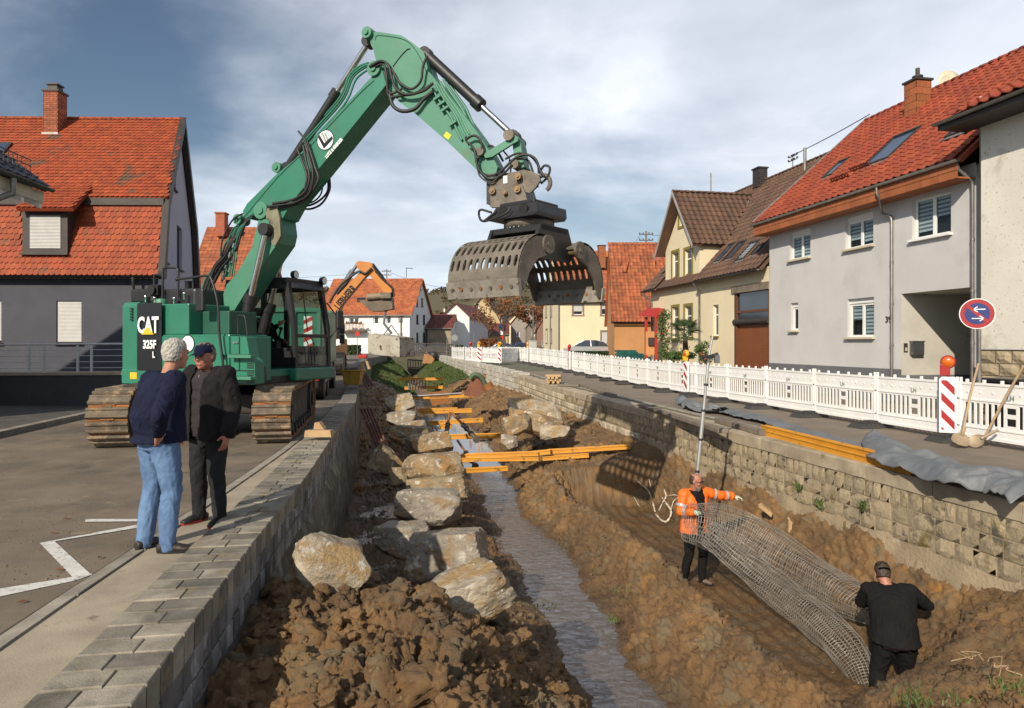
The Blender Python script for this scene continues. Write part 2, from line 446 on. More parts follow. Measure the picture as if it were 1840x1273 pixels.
for x0,y0,x1,y1 in((-60,1068,0,1058),):
 mk.merge(gpoly(((-200,1100),(-200,1118),(0,1072),(0,1058)),0.005))
mk.build('road_marking',white_line,**S)
mb=MB();
for a,b in(((0,812),(330,742)),):
 p,q=GP(*a,.006),GP(*b,.006);w=Vector((0.1,0.9,0)).normalized()*0.012
 mb.quad(p-w,p+w,q+w,q-w)
mb.build('tar_seam',mat('tar',(0.02,0.02,0.02)),**S)
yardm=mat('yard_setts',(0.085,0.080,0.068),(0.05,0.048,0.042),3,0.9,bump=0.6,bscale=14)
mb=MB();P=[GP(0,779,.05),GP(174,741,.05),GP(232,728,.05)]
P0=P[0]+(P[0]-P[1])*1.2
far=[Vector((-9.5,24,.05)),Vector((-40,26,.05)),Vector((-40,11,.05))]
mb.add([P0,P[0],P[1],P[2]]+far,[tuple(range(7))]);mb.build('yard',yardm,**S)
mb=MB()
for a,b in zip([P0,P[0],P[1]],[P[0],P[1],P[2]]):
 u=(b-a).normalized();nseg=max(1,int((b-a).length/1.0));
 for i in range(nseg):
  p=a.lerp(b,i/nseg);q=a.lerp(b,(i+0.985)/nseg);w=Vector((u.y,-u.x,0))*0.14
  mb.prism([p+ZZ*.07,q+ZZ*.07,q+w+ZZ*.06,p+w+ZZ*.06],(0,0,-0.16))
mb.build('yard_kerb',kerbm,kind='structure')
# --- river bed and excavated soil
KT={-4:[(-1.15,-.5),(-.3,-.6),(.6,-.8),(1.4,-1.1),(2.2,-2.0),(2.7,-2.25),(3.1,-2.0),(3.8,-1.4),(4.6,-1.3),(6.0,-1.2),(6.8,-.8)],3.2:[(-1.15,-.5),(-.3,-.46),(.45,-.42),(1.2,-.95),(2.15,-2.0),(2.7,-2.25),(3.05,-2.0),(3.7,-1.4),(4.6,-1.25),(6.0,-1.0),(6.8,-.7)],5.0:[(-1.15,-.46),(-.3,-.34),(.4,-.32),(1.1,-.95),(2.15,-2.0),(2.6,-2.25),(3.02,-2.0),(3.65,-1.4),(4.4,-1.65),(5.6,-1.25),(6.8,-.72)],5.9:[(-1.15,-.5),(-.3,-.46),(.4,-.52),(1.1,-1.05),(2.12,-2.0),(2.6,-2.25),(3.0,-2.0),(3.65,-1.4),(4.4,-2.05),(5.5,-1.50),(6.8,-.85)],6.8:[(-1.15,-.75),(-.3,-.85),(.6,-1.02),(1.3,-1.35),(2.1,-2.0),(2.5,-2.25),(2.98,-2.0),(3.75,-1.4),(4.4,-2.25),(5.8,-2.25),(6.8,-1.0)],7.8:[(-1.1,-1.15),(-.3,-1.3),(.5,-1.5),(1.3,-1.65),(2.08,-2.0),(2.5,-2.25),(2.92,-2.0),(3.82,-1.4),(4.45,-2.25),(5.9,-2.3),(6.8,-1.02)],9.2:[(-1.1,-1.75),(-.3,-1.9),(.5,-1.95),(1.4,-1.8),(2.15,-2.0),(2.6,-2.25),(3.1,-2.0),(3.88,-1.4),(4.45,-2.2),(5.9,-2.25),(6.8,-.95)],12.0:[(-1.0,-1.85),(-.3,-2.04),(.5,-2.0),(1.5,-1.8),(2.25,-2.0),(2.7,-2.25),(3.3,-2.0),(3.82,-1.4),(4.5,-2.2),(6.0,-2.2),(6.8,-.88)],14.8:[(-1.0,-1.8),(-.3,-2.03),(.5,-2.0),(1.6,-1.8),(2.4,-2.0),(2.8,-2.25),(3.2,-2.0),(3.85,-1.42),(4.4,-2.2),(6.1,-2.2),(6.8,-.9)],15.3:[(-1.0,-1.8),(-.3,-2.03),(.5,-2.0),(1.6,-1.8),(2.4,-2.0),(2.8,-2.25),(3.2,-2.0),(3.9,-1.42),(4.4,-2.1),(6.1,-2.1),(6.8,-.9)],15.75:[(-1.0,-1.8),(-.3,-2.02),(.5,-2.0),(1.6,-1.8),(2.4,-2.0),(2.8,-2.25),(3.2,-2.0),(3.9,-1.42),(4.4,-1.30),(6.1,-1.1),(6.8,-.9)],19:[(-.9,-1.7),(-.3,-1.95),(.5,-1.95),(1.6,-1.8),(2.5,-2.0),(2.9,-2.25),(3.55,-2.0),(4.2,-1.5),(4.8,-1.30),(6.1,-1.05),(6.8,-.85)],24:[(-.9,-1.5),(-.3,-1.8),(.5,-1.8),(1.4,-1.8),(2.3,-2.0),(2.9,-2.25),(4.1,-2.0),(4.9,-1.5),(5.4,-1.2),(6.2,-1.0),(6.9,-.8)],31:[(-1.0,-1.0),(-.3,-1.2),(.6,-1.5),(1.6,-1.85),(2.5,-2.0),(3.2,-2.25),(4.2,-2.0),(4.9,-1.4),(5.4,-1.2),(6.0,-.95),(6.9,-.6)],45:[(-1.6,-.7),(-.3,-.8),(.6,-1.2),(1.5,-1.8),(2.4,-2.0),(3.1,-2.2),(3.9,-2.0),(4.5,-1.3),(4.9,-1.0),(5.6,-.8),(6.7,-.3)],52:[(-1.6,-.45),(-.3,-.6),(.6,-.9),(1.5,-1.3),(2.2,-1.8),(2.9,-2.05),(3.5,-1.8),(4.2,-1.15),(4.9,-.9),(5.6,-.6),(6.7,-.2)],80:[(0,.15),(1.3,-.3),(2.0,-.7),(2.5,-1.1),(2.9,-1.8),(3.5,-2.05),(4.1,-1.8),(4.7,-1.1),(5.2,-.7),(6.0,-.3),(7.2,.1)],}
kt=sorted(KT);KA=np.array([KT[k] for k in kt])
segs=[40,62,62,66,16,16,62,56,96,76]
vv=np.concatenate([np.linspace(i,i+1,n,endpoint=False) for i,n in enumerate(segs)]+[[10.0]])
tl=[-4.0]
while tl[-1]<80:
 x=tl[-1];tl.append(x+(0.25 if x<2.6 else max(0.0125,0.0040*x) if x<20 else 0.0105*x))
tl=np.array(tl)
def smooth_interp(x,xp,fp):
 i=np.clip(np.searchsorted(xp,x)-1,0,len(xp)-2)
 w=(x-xp[i])/(xp[i+1]-xp[i]);w=np.clip(w,0,1);w2=w*w*(3-2*w);w=0.45*w+0.55*w2
 return fp[i]*(1-w)+fp[i+1]*w
KD=np.stack([smooth_interp(tl,np.array(kt,float),KA[:,k,0]) for k in range(11)],1)
KZ=np.stack([smooth_interp(tl,np.array(kt,float),KA[:,k,1]) for k in range(11)],1)
i0=np.clip(vv.astype(int),0,9);w=vv-i0;w=0.5*w+0.5*(w*w*(3-2*w))
TD=KD[:,i0]*(1-(vv-i0))+KD[:,i0+1]*(vv-i0)
TZ=KZ[:,i0]*(1-w)+KZ[:,i0+1]*w
nr,nc=TD.shape
Tm=np.repeat(tl[:,None],nc,1)
q=np.stack([TD.ravel()*0.15,Tm.ravel()*0.55,np.zeros(nr*nc)],1)
TD=TD+(perlin(q*1.0)*0.34+perlin(q*np.array([4,4.5,1])+5)*0.13).reshape(nr,nc)*np.clip(1-np.abs(TD-2.9)/3.2,0,1)
X=TD*NN.x+Tm*DD.x;Yw=TD*NN.y+Tm*DD.y
P3=np.stack([X,Yw,TZ],2)
du=np.gradient(P3,axis=1);dv=np.gradient(P3,axis=0)
nrm=np.cross(du,dv);nrm/=np.linalg.norm(nrm,axis=2)[:,:,None]+1e-9
nrm[nrm[:,:,2]<0]*=-1
Pf=P3.reshape(-1,3);D_=TD.ravel();T_=Tm.ravel();V_=np.repeat(vv[None,:],nr,0).ravel()
def bump01(x,a,b,c,d):return np.clip((x-a)/(b-a+1e-9),0,1)*np.clip((d-x)/(d-c+1e-9),0,1)
mound=np.clip((8.4-T_)/1.2,0,1)*np.clip((2.0-D_)/0.5,0,1)
berm=bump01(V_,6.0,6.25,7.6,8.0)
floor_=bump01(V_,7.9,8.1,8.9,9.1)*bump01(T_,6.2,7.2,15.2,15.8)
face_=np.clip(V_-8.9,0,1)
wet=bump01(V_,3.8,4.0,6.0,6.2)
amp=0.062+0.036*mound+0.032*berm-0.036*floor_+0.0*face_
amp=np.where(T_>20,amp*1.5,amp)
amp*=(1-0.45*wet)
n1=fbm(Pf*1.7,3)
f1,f2,cid=cells(Pf*np.array([4.6,4.6,4.6])+n1[:,None]*1.3)
clod=np.clip((f2-f1)*2.6,0,.62)*1.1+(cid-0.5)*0.95
f1b,f2b,cidb=cells(Pf*11.0+n1[:,None]*1.2,9)
clod2=np.clip((f2b-f1b)*2.6,0,.6)*0.9+(cidb-0.5)*0.9
fine=fbm(Pf*11.0,5,gain=0.66)
rid=fbm(Pf*5.0+7.7,4,gain=0.55,ridged=True)
k1=0.55+0.9*np.clip(fbm(Pf*0.9+3.1,2)+0.3,0,1)
disp=amp*(n1*1.5+(0.9*clod*(0.35+mound)+0.32*clod2*(0.4+0.6*mound+0.5*berm))*k1+0.6*rid+0.85*fine)-amp*0.35
disp+=(1-wet)*0.10*fbm(Pf*0.8,2)*(1-floor_)
disp=np.where(floor_>0.5,disp+0.012*np.sin(D_*26+3*fbm(Pf*0.7,2)),disp)
disp*=np.clip((V_-0.0)/0.15+0.2,0,1)
Pd=Pf+nrm.reshape(-1,3)*disp[:,None]
xp=np.array([wallL(t) for t in tl]);
Pq=Pd.reshape(nr,nc,3)
a=(np.arange(nr-1)[:,None]*nc+np.arange(nc-1)[None,:]).ravel()
FQ=np.stack([a,a+1,a+nc+1,a+nc],1)
def soil_material(name='soil'):
 m=bpy.data.materials.new(name);m.use_nodes=True
 nt=m.node_tree;N=nt.nodes;L=nt.links;b=N['Principled BSDF']
 geo=N.new('ShaderNodeNewGeometry');src=geo.outputs['Position']
 def nz(s,d=6,r=0.6,dist=0.0,off=0):
  n=N.new('ShaderNodeTexNoise');n.inputs['Scale'].default_value=s;n.inputs['Detail'].default_value=d;n.inputs['Roughness'].default_value=r;n.inputs['Distortion'].default_value=dist
  mp=N.new('ShaderNodeMapping');mp.inputs['Location'].default_value=(off,off*2,off*3);L.new(src,mp.inputs[0]);L.new(mp.outputs[0],n.inputs[0]);return n.outputs[0]
 def ramp(x,a,c):
  n=N.new('ShaderNodeMapRange');n.interpolation_type='SMOOTHSTEP';n.inputs[1].default_value=a;n.inputs[2].default_value=c;L.new(x,n.inputs[0]);return n.outputs[0]
 def mix(f,a,c):
  n=N.new('ShaderNodeMix');n.data_type='RGBA'
  for i,x in((0,f),(6,a),(7,c)):
   if isinstance(x,(int,float)):n.inputs[i].default_value=x
   elif isinstance(x,tuple):n.inputs[i].default_value=(*x,1)
   else:L.new(x,n.inputs[i])
  return n.outputs[2]
 col=mix(ramp(nz(1.3,5),.36,.64),(0.255,0.145,0.058),(0.160,0.092,0.040))
 col=mix(ramp(nz(2.6,8,.65,.4,3),.50,.64),col,(0.200,0.150,0.085))
 col=mix(ramp(nz(3.4,8,.65,.6,8),.57,.70),col,(0.36,0.180,0.045))
 col=mix(ramp(nz(7,8,.7,.3,5),.60,.74),col,(0.075,0.048,0.027))
 col=mix(ramp(nz(45,3,.6,.0,2),.66,.72),col,(0.34,0.27,0.18))
 sp=N.new('ShaderNodeSeparateXYZ');L.new(src,sp.inputs[0])
 wl_=N.new('ShaderNodeMath');wl_.operation='MULTIPLY_ADD';L.new(nz(3,4,.6,0,9),wl_.inputs[0]);wl_.inputs[1].default_value=0.30;L.new(sp.outputs[2],wl_.inputs[2])
 wetf=N.new('ShaderNodeMapRange');wetf.inputs[1].default_value=-1.66;wetf.inputs[2].default_value=-1.86;L.new(wl_.outputs[0],wetf.inputs[0])
 dk=N.new('ShaderNodeMix');dk.data_type='RGBA';dk.blend_type='MULTIPLY';L.new(wetf.outputs[0],dk.inputs[0]);L.new(col,dk.inputs[6]);dk.inputs[7].default_value=(0.60,0.60,0.62,1)
 bg2=mix(ramp(nz(.75,6,.6,.5,21),.44,.62),dk.outputs[2],(0.085,0.055,0.030));f2_=N.new('ShaderNodeMix');f2_.data_type='RGBA';f2_.inputs[0].default_value=.45;L.new(dk.outputs[2],f2_.inputs[6]);L.new(bg2,f2_.inputs[7]);L.new(f2_.outputs[2],b.inputs['Base Color'])
 ro=N.new('ShaderNodeMapRange');ro.inputs[3].default_value=0.85;ro.inputs[4].default_value=0.42;L.new(wetf.outputs[0],ro.inputs[0])
 rp=N.new('ShaderNodeMath');rp.operation='MULTIPLY_ADD';L.new(ramp(nz(2.2,5,.6,.2,12),.45,.6),rp.inputs[0]);rp.inputs[1].default_value=-0.25;L.new(ro.outputs[0],rp.inputs[2])
 L.new(rp.outputs[0],b.inputs['Roughness'])
 bp=N.new('ShaderNodeBump');bp.inputs['Strength'].default_value=0.95;bp.inputs['Distance'].default_value=0.045;L.new(nz(24,11,.74),bp.inputs['Height']);L.new(bp.outputs[0],b.inputs['Normal'])
 return m
soil=soil_material()
me=arr_mesh('excavated_soil',Pd,FQ,soil)
o=bpy.data.objects.new('excavated_soil',me);link(o);o['kind']='structure'
def soil_z(D,t):
 r=int(np.clip(np.searchsorted(tl,t),0,nr-1));j=int(np.argmin(np.abs(TD[r]-D)));return float(Pq[r,j,2])
def soil_pt(r,j):return Pq[r,j],nrm[r,j]
def ico(sub):
 bm=bmesh.new();bmesh.ops.create_icosphere(bm,subdivisions=sub,radius=1.0)
 v=np.array([tuple(x.co) for x in bm.verts]);f=np.array([[x.index for x in p.verts] for p in bm.faces]);bm.free();return v,f
I1=ico(1);I2=ico(2);I3=ico(3);I5=ico(5)
def rotm(n):
 q=rs.normal(size=(n,4));q/=np.linalg.norm(q,axis=1)[:,None];w,x,y,z=q.T
 return np.stack([1-2*(y*y+z*z),2*(x*y-z*w),2*(x*z+y*w),2*(x*y+z*w),1-2*(x*x+z*z),2*(y*z-x*w),2*(x*z-y*w),2*(y*z+x*w),1-2*(x*x+y*y)],1).reshape(n,3,3)
def scatter(name,pts,sizes,mate,base,squash=0.65,rough=0.45,kind='stuff',label=None,cat=None,smooth=True,parent=None):
 v,f=base;n=len(pts)
 Rm=rotm(n);sc_=rs.uniform(0.6,1.25,size=(n,1,3))
 V0=v[None]*sc_
 nn=fbm((V0.reshape(-1,3)*1.3+np.repeat(rs.uniform(0,90,size=(n,3)),len(v),0)),3,gain=0.6).reshape(n,-1,1)
 V0=V0*(1+rough*2*nn)
 V0=np.einsum('nij,nkj->nki',Rm,V0);V0[:,:,2]*=squash
 V0=V0*sizes[:,None,None]+pts[:,None,:]
 Fa=(f[None]+(np.arange(n)*len(v))[:,None,None]).reshape(-1,3)
 me=arr_mesh(name,V0.reshape(-1,3),Fa,mate,smooth)
 o=bpy.data.objects.new(name,me);link(o,parent);setp(o,label,cat,None,kind);return o
def pick(n,cond,power=1.0):
 out_=[]
 rr=rs.randint(0,nr,n*30);jj=rs.randint(0,nc,n*30)
 ar=np.empty(n*30)
 r2=np.clip(rr,1,nr-2);j2=np.clip(jj,1,nc-2)
 ar=np.abs(tl[r2+1]-tl[r2-1])*np.abs(TD[r2,j2+1]-TD[r2,j2-1])
 ok=rs.uniform(0,1,n*30)<ar/np.percentile(ar[cond(TD[r2,j2],tl[r2])] if cond(TD[r2,j2],tl[r2]).any() else ar,90)
 ok&=cond(TD[r2,j2],tl[r2])
 idx=np.where(ok)[0][:n]
 return np.array([Pq[r2[i],j2[i]] for i in idx])
m1=lambda D,t:(D>-0.9)&(D<2.0)&(t>2.7)&(t<7.6)
p=pick(3600,m1);s_=0.012+0.05*rs.power(0.6,len(p))**2.2
scatter('soil_clods',p,s_,soil,I2,0.75,0.42,smooth=False,label='crumbled brown soil clods lying over the foreground tip',cat='soil')
p=pick(420,m1);s_=0.03+0.10*rs.uniform(0,1,len(p))**2;p[:,2]+=0.01
scatter('soil_lumps',p,s_,soil,I3,0.8,0.46,label='larger broken lumps of clay heaped at the front',cat='soil')
m2=lambda D,t:((D>3.1)&(D<4.5)&(t>3.5)&(t<24))|((D>1.3)&(D<2.0)&(t>6)&(t<22))|((D>4.5)&(D<6.8)&(t>3)&(t<6))
p=pick(3200,m2);s_=0.01+0.035*rs.power(0.6,len(p))**2.2
scatter('soil_crumbs',p,s_,soil,I1,0.8,0.5,smooth=False,label='small soil crumbs along the banks of the trench',cat='soil')
m3=lambda D,t:(((D>3.6)&(D<6.8))|(D<1.4))&(t>16.5)&(t<44)
p=pick(1100,m3);s_=0.04+0.14*rs.power(0.7,len(p))**2
scatter('soil_heap',p,s_,soil,I2,0.7,0.5,label='heaped muddy soil further up the trench',cat='soil')
# --- water
def water_material():
 m=bpy.data.materials.new('river_water');m.use_nodes=True
 nt=m.node_tree;N=nt.nodes;L=nt.links;b=N['Principled BSDF']
 b.inputs['Base Color'].default_value=(0.082,0.064,0.047,1);b.inputs['Roughness'].default_value=0.04;b.inputs['IOR'].default_value=1.6
 b.inputs['Specular IOR Level'].default_value=1.0
 geo=N.new('ShaderNodeNewGeometry');
 mp=N.new('ShaderNodeMapping');mp.inputs['Rotation'].default_value=(0,0,R(11));mp.inputs['Scale'].default_value=(1.0,1.35,1);L.new(geo.outputs['Position'],mp.inputs[0])
 n1=N.new('ShaderNodeTexNoise');n1.inputs['Scale'].default_value=6.0;n1.inputs['Detail'].default_value=6;n1.inputs['Distortion'].default_value=1.4;L.new(mp.outputs[0],n1.inputs[0])
 sp=N.new('ShaderNodeSeparateXYZ');L.new(geo.outputs['Position'],sp.inputs[0])
 calm=N.new('ShaderNodeMapRange');calm.inputs[1].default_value=17.5;calm.inputs[2].default_value=20.5;calm.inputs[3].default_value=1.0;calm.inputs[4].default_value=0.03;L.new(sp.outputs[1],calm.inputs[0])
 bp=N.new('ShaderNodeBump');bp.inputs['Distance'].default_value=0.030
 st=N.new('ShaderNodeMath');st.operation='MULTIPLY';st.inputs[1].default_value=0.75;L.new(calm.outputs[0],st.inputs[0]);L.new(st.outputs[0],bp.inputs['Strength'])
 L.new(n1.outputs[0],bp.inputs['Height']);L.new(bp.outputs[0],b.inputs['Normal'])
 return m
watm=water_material()
mb=MB();tw=[-4,2,8,14,20,26,34,44,50]
for a_,b_ in zip(tw,tw[1:]):
 mb.quad(DT(-1.0,a_,-2.02),DT(4.6,a_,-2.02),DT(4.6,b_,-2.02),DT(-1.0,b_,-2.02))
mb.build('river_water',watm,**S)
# --- left parapet of blocks
lw=empty('brick_parapet_wall',DT(-1.1,3,-0.4),'low wall of weathered grey blocks along the left pavement edge','wall')
def chbox(l,w_,h,c,jit=0.0):
 m_=MB()
 def j():return random.uniform(-jit,jit)
 vs=[(0,0,0),(l,0,0),(l,w_,0),(0,w_,0),(0,0,h-c),(l,0,h-c),(l,w_,h-c),(0,w_,h-c),(c+j(),c+j(),h),(l-c+j(),c+j(),h),(l-c+j(),w_-c+j(),h),(c+j(),w_-c+j(),h)]
 m_.add(vs,[(0,3,2,1),(0,1,5,4),(1,2,6,5),(2,3,7,6),(3,0,4,7),(4,5,9,8),(5,6,10,9),(6,7,11,10),(7,4,8,11),(8,9,10,11)])
 return m_
PIT=0.187;HB=0.172;TOP=0.10
wide=[chbox(0.268,PIT-0.016,HB,0.006,0.003).mesh('block',brickm) for _ in range(3)]
narrow=[chbox(0.192,PIT-0.016,HB,0.006,0.003).mesh('block',brickm) for _ in range(3)]
face_me=[]
for _ in range(4):
 m_=chbox(PIT-0.016,HB-0.012,0.10,0.008,0.004);face_me.append(m_.mesh('block',facebrick))
far_mb=MB();k=0;t=2.35
while t<19.2:
 a=DT(wallL(t),t);b=DT(wallL(t+PIT),t+PIT);u=(b-a).normalized();v=Vector((-u.y,u.x,0))
 first_n=(k%2==0)
 near=k<74
 dz=[random.uniform(-.004,.004) for _ in range(4)];sh=random.uniform(-.006,.006)
 for q_ in range(2):
  nw=(q_==0)==first_n
  l=0.186 if nw else 0.262
  off=0.0 if q_==0 else(0.198 if first_n else 0.274)
  org=a+v*(off+sh*(q_==0))+ZZ*(TOP-HB+dz[q_])
  M=MX(org,v,u,(0,0,1))
  M=MX(a+v*(off)+u*0.006+ZZ*(TOP-HB+dz[q_]),v,u,(0,0,1))@Matrix.Rotation(random.uniform(-.012,.012),4,'Z')
  M=MX(a+u*(PIT-0.006)+v*off+ZZ*(TOP-HB+dz[q_]),v,-u,(0,0,1))@Matrix.Rotation(random.uniform(-.012,.012),4,'Z')
  if near:inst('block',random.choice(narrow if nw else wide),M,lw)
  else:far_mb.merge(chbox(l,PIT-0.012,HB,0.007),M)
 for c_ in range(1,3):
  zt=TOP-HB*c_-0.006*c_
  M=MX(a+u*0.008-v*0.0+v*0.10+ZZ*(zt-HB+0.012),u,(0,0,1),-v)@Matrix.Translation((0,0,random.uniform(-.006,.006)))
  if near:inst('block',random.choice(face_me),M,lw)
  else:far_mb.merge(chbox(PIT-0.016,HB-0.012,0.10,0.008),M)
 k+=1;t+=PIT
far_mb.build('block_courses',brickm,lw,kind='stuff')
mb=MB();mc=MB()
tc_=[-4,-1,2.35]+[3+i for i in range(17)]
for t0,t1 in zip(tc_,tc_[1:]):
 A=[]
 for t in(t0,t1):
  a=wallL(t);A.append([DT(a-0.025,t,TOP-0.02),DT(a-0.44,t,TOP-0.02),DT(a-0.44,t,-0.45),DT(a-0.025,t,-0.45)])
 mb.add(A[0]+A[1],[(0,1,5,4),(1,2,6,5),(3,0,4,7)])
mb.build('wall_core',mortar,lw)
V=[];nz_=26;tq=np.arange(-4,30,0.12)
for t in tq:
 for j in range(nz_):
  z=-0.33-1.85*j/(nz_-1);V.append((wallL(t)-0.03+0.09*min(1,j/4)+0.03*(j/(nz_-1)),t,z))
V=np.array(V);nzv=fbm(np.stack([V[:,0],V[:,1]*1.6,V[:,2]*1.6],1),4)
D2=V[:,0]+0.05*nzv*np.clip((-V[:,2]-.43)/.15,0,1)
PV=np.stack([D2*NN.x+V[:,1]*DD.x,D2*NN.y+V[:,1]*DD.y,V[:,2]],1)
a=(np.arange(len(tq)-1)[:,None]*nz_+np.arange(nz_-1)[None]).ravel()
me=arr_mesh('foundation',PV,np.stack([a,a+1,a+nz_+1,a+nz_],1),mossconc)
o=bpy.data.objects.new('foundation',me);link(o,lw)
mb=MB();tq=[19.2,22,24,27,31,36,40,46,52,58,63,68,74]
for t0,t1 in zip(tq,tq[1:]):
 A=[]
 for t in(t0,t1):
  a=wallL(t);z=zg(t)+0.13;A+=[DT(a+0.02,t,z),DT(a-0.40,t,z),DT(a-0.40,t,z-0.3),DT(a+0.02,t,z-2.2)]
 mb.add(A,[(0,1,5,4),(1,2,6,5),(3,0,4,7)])
mb.add([DT(wallL(19.2)+0.02,19.2,.13),DT(wallL(19.2)-.4,19.2,.13),DT(wallL(19.2)-.4,19.2,-.2),DT(wallL(19.2)+.02,19.2,-2)],[(0,1,2,3)])
mb.build('river_wall',mat('dark_coping',(0.17,0.16,0.14),(0.11,0.10,0.09),2,0.9,bump=0.5,bscale=20),None,label='dark rendered river wall curving towards the footbridge',cat='wall')
mb=MB();mb.quad(DT(-1,79.5,-3),DT(9,79.5,-3),DT(9,79.5,.35),DT(-1,79.5,.35));mb.build('embankment',groundm,**S)
# --- right stone wall
rw=empty('stone_river_wall',DT(6.7,12,-1.2),'stone river wall with concrete coping on the right side of the trench','wall')
CT=0.0;CH=0.20
t=3.6;k=0
slabs=[]
while t<34:
 L=random.choice((1.0,1.2,1.5,1.35))
 D0=wallR(t)
 a=DT(wallR(t),t);b=DT(wallR(t+L),t+L);u=(b-a).normalized();v=Vector((u.y,-u.x,0))
 m_=MB();n=6;c=0.014;w_=0.50
 prof=[(0.0,-CH),(0.0,-c),(c,0.0),(w_,0.004),(w_,-CH)]
 vs=[]
 for i in range(n+1):
  x=0.006+(L-0.012)*i/n
  for(yy,zz) in prof:vs.append((x,yy+random.uniform(-.007,.007),zz+random.uniform(-.006,.006)))
 fs=[]
 for i in range(n):
  for j in range(4):fs.append((i*5+j,i*5+j+1,(i+1)*5+j+1,(i+1)*5+j))
 m_.add(vs,[tuple(reversed(f)) for f in fs]);m_.add(vs,[tuple(range(5)),tuple(n*5+j for j in range(4,-1,-1))])
 me=m_.mesh('coping_slab',capm)
 inst('coping_slab',me,MX(a+ZZ*(CT+zg(t)+random.uniform(-.006,.006)),u,v,(0,0,1)),rw)
 t+=L
def rough_stone(l,h):
 m_=MB();nx,ny=3,3;vs=[]
 for j in range(ny+1):
  for i in range(nx+1):
   edge=i in(0,nx) or j in(0,ny)
   x=l*i/nx+(random.uniform(-.012,.012) if not(i in(0,nx)) else random.uniform(0,.008)*(1 if i==0 else-1))
   z=h*j/ny+(random.uniform(-.012,.012) if not(j in(0,ny)) else random.uniform(0,.008)*(1 if j==0 else-1))
   vs.append((x,0.0 if edge else-random.uniform(.006,.022),z))
 b0=len(vs)
 fs=[(j*(nx+1)+i,j*(nx+1)+i+1,(j+1)*(nx+1)+i+1,(j+1)*(nx+1)+i) for j in range(ny) for i in range(nx)]
 m_.add(vs,fs,0,False)
 m_.box((0.004,0.0,0.004),(l-0.004,0.08,h-0.004))
 return m_.mesh('stone',stonem)
lib1=[(w_,rough_stone(w_,0.225)) for w_ in(0.13,0.16,0.19,0.15,0.22,0.26)]
lib2=[(w_,rough_stone(w_,0.21)) for w_ in(0.24,0.30,0.36,0.28,0.42)]
count=0
for course,(zt,lib) in enumerate(((-CH-0.012,lib1),(-CH-0.25,lib2),(-CH-0.475,lib2))):
 t=5.2+course*0.13
 lim=(24.5,22,17)[course]
 while t<lim and count<298:
  l,me=random.choice(lib)
  h=0.225 if lib is lib1 else 0.21
  a=DT(wallR(t),t);u=DD;v=NN
  M=MX(DT(wallR(t)+0.012,t,zt-h+zg(t)),-u,v,(0,0,1))@Matrix.Translation((-l,random.uniform(-.006,.005),random.uniform(-.004,.004)))
  inst('stone',me,M,rw);count+=1
  t+=l+0.013
V=[];tq=np.arange(2.0,34.01,0.16);nz_=22
for t in tq:
 for j in range(nz_):
  z=-CH+0.03-1.25*j/(nz_-1);V.append((wallR(t)+0.019-0.08*max(0,(j/(nz_-1)-0.56)*2),t,z+zg(t)))
V=np.array(V);nzv=fbm(np.stack([V[:,0],V[:,1]*2.2,V[:,2]*2.6],1),4)
kk=np.clip((-V[:,2]-0.75)/0.15,0,1)
D2=V[:,0]+nzv*(0.004+0.05*kk)
PV=np.stack([D2*NN.x+V[:,1]*DD.x,D2*NN.y+V[:,1]*DD.y,V[:,2]],1)
a=(np.arange(len(tq)-1)[:,None]*nz_+np.arange(nz_-1)[None]).ravel()
me=arr_mesh('wall_body',PV,np.stack([a,a+nz_,a+nz_+1,a+1],1),rendm)
o=bpy.data.objects.new('wall_body',me);link(o,rw)
mb=MB()
for course,(z0,h,ls) in enumerate(((-CH-0.012,.225,(.2,.3)),(-CH-.25,.21,(.3,.5)),(-CH-.475,.21,(.35,.55)))):
 t=(24.5,22,17)[course]
 while t<33.8:
  l=random.uniform(*ls);z=z0+zg(t)
  mb.add([DT(wallR(t)+.01,t,z-h),DT(wallR(t)+.01,t+l-.02,z-h),DT(wallR(t)+.01,t+l-.02,z),DT(wallR(t)+.01,t,z),DT(wallR(t)-.02,t+.05,z-h+.04),DT(wallR(t)-.02,t+l-.07,z-h+.04),DT(wallR(t)-.02,t+l-.07,z-.04),DT(wallR(t)-.02,t+.05,z-.04)],[(4,7,6,5),(0,4,5,1),(1,5,6,2),(2,6,7,3),(3,7,4,0)])
  t+=l
mb.build('far_stones',mat('wall_stone_far',(0.42,0.36,0.27),(0.30,0.25,0.18),3,0.85,isl=0.3,bump=0.4),rw,kind='stuff')
fw=empty('curved_bank_wall',DT(6.2,45,0),'pale grey stone bank wall curving left beside the far barriers','wall')
palem=mat('pale_stone',(0.50,0.47,0.41),(0.34,0.32,0.28),2,0.85,isl=0.25,bump=0.5,bscale=12,spots=(1.5,0.6,(0.22,0.19,0.14),0.1))
t=33.0
while t<78:
 for c_ in range(5):
  l=random.uniform(0.9,1.7)
  m_=MB();z1=zg(t)+0.12-0.27*c_;off=-0.02*c_+random.uniform(-.03,.03)
  if t<60 or c_<3:
   A=[DT(wallR(t)+off,t,z1-.26),DT(wallR(t)+off+.6,t,z1-.26),DT(wallR(t+l)+off+.6,t+l*.99,z1-.26),DT(wallR(t+l)+off,t+l*.99,z1-.26)]
   m_.prism(A,(0,0,0.245));o=m_.build('stone',palem,fw)
 t+=1.5
strip('dirt_gutter',[2,5,8,11,14,17,20,23,26,30,34],lambda t:wallR(t)+0.50,lambda t:wallR(t)+0.74,lambda t:zg(t)-0.05,lambda t:zg(t)-0.05,mat('gutter_dirt',(0.11,0.075,0.045),(0.20,0.15,0.10),4,0.95,bump=0.8,bscale=18,bdist=.03),1,**S)
kb=empty('kerb',DT(7.5,12,0),kind='structure');me=None;t=3.0
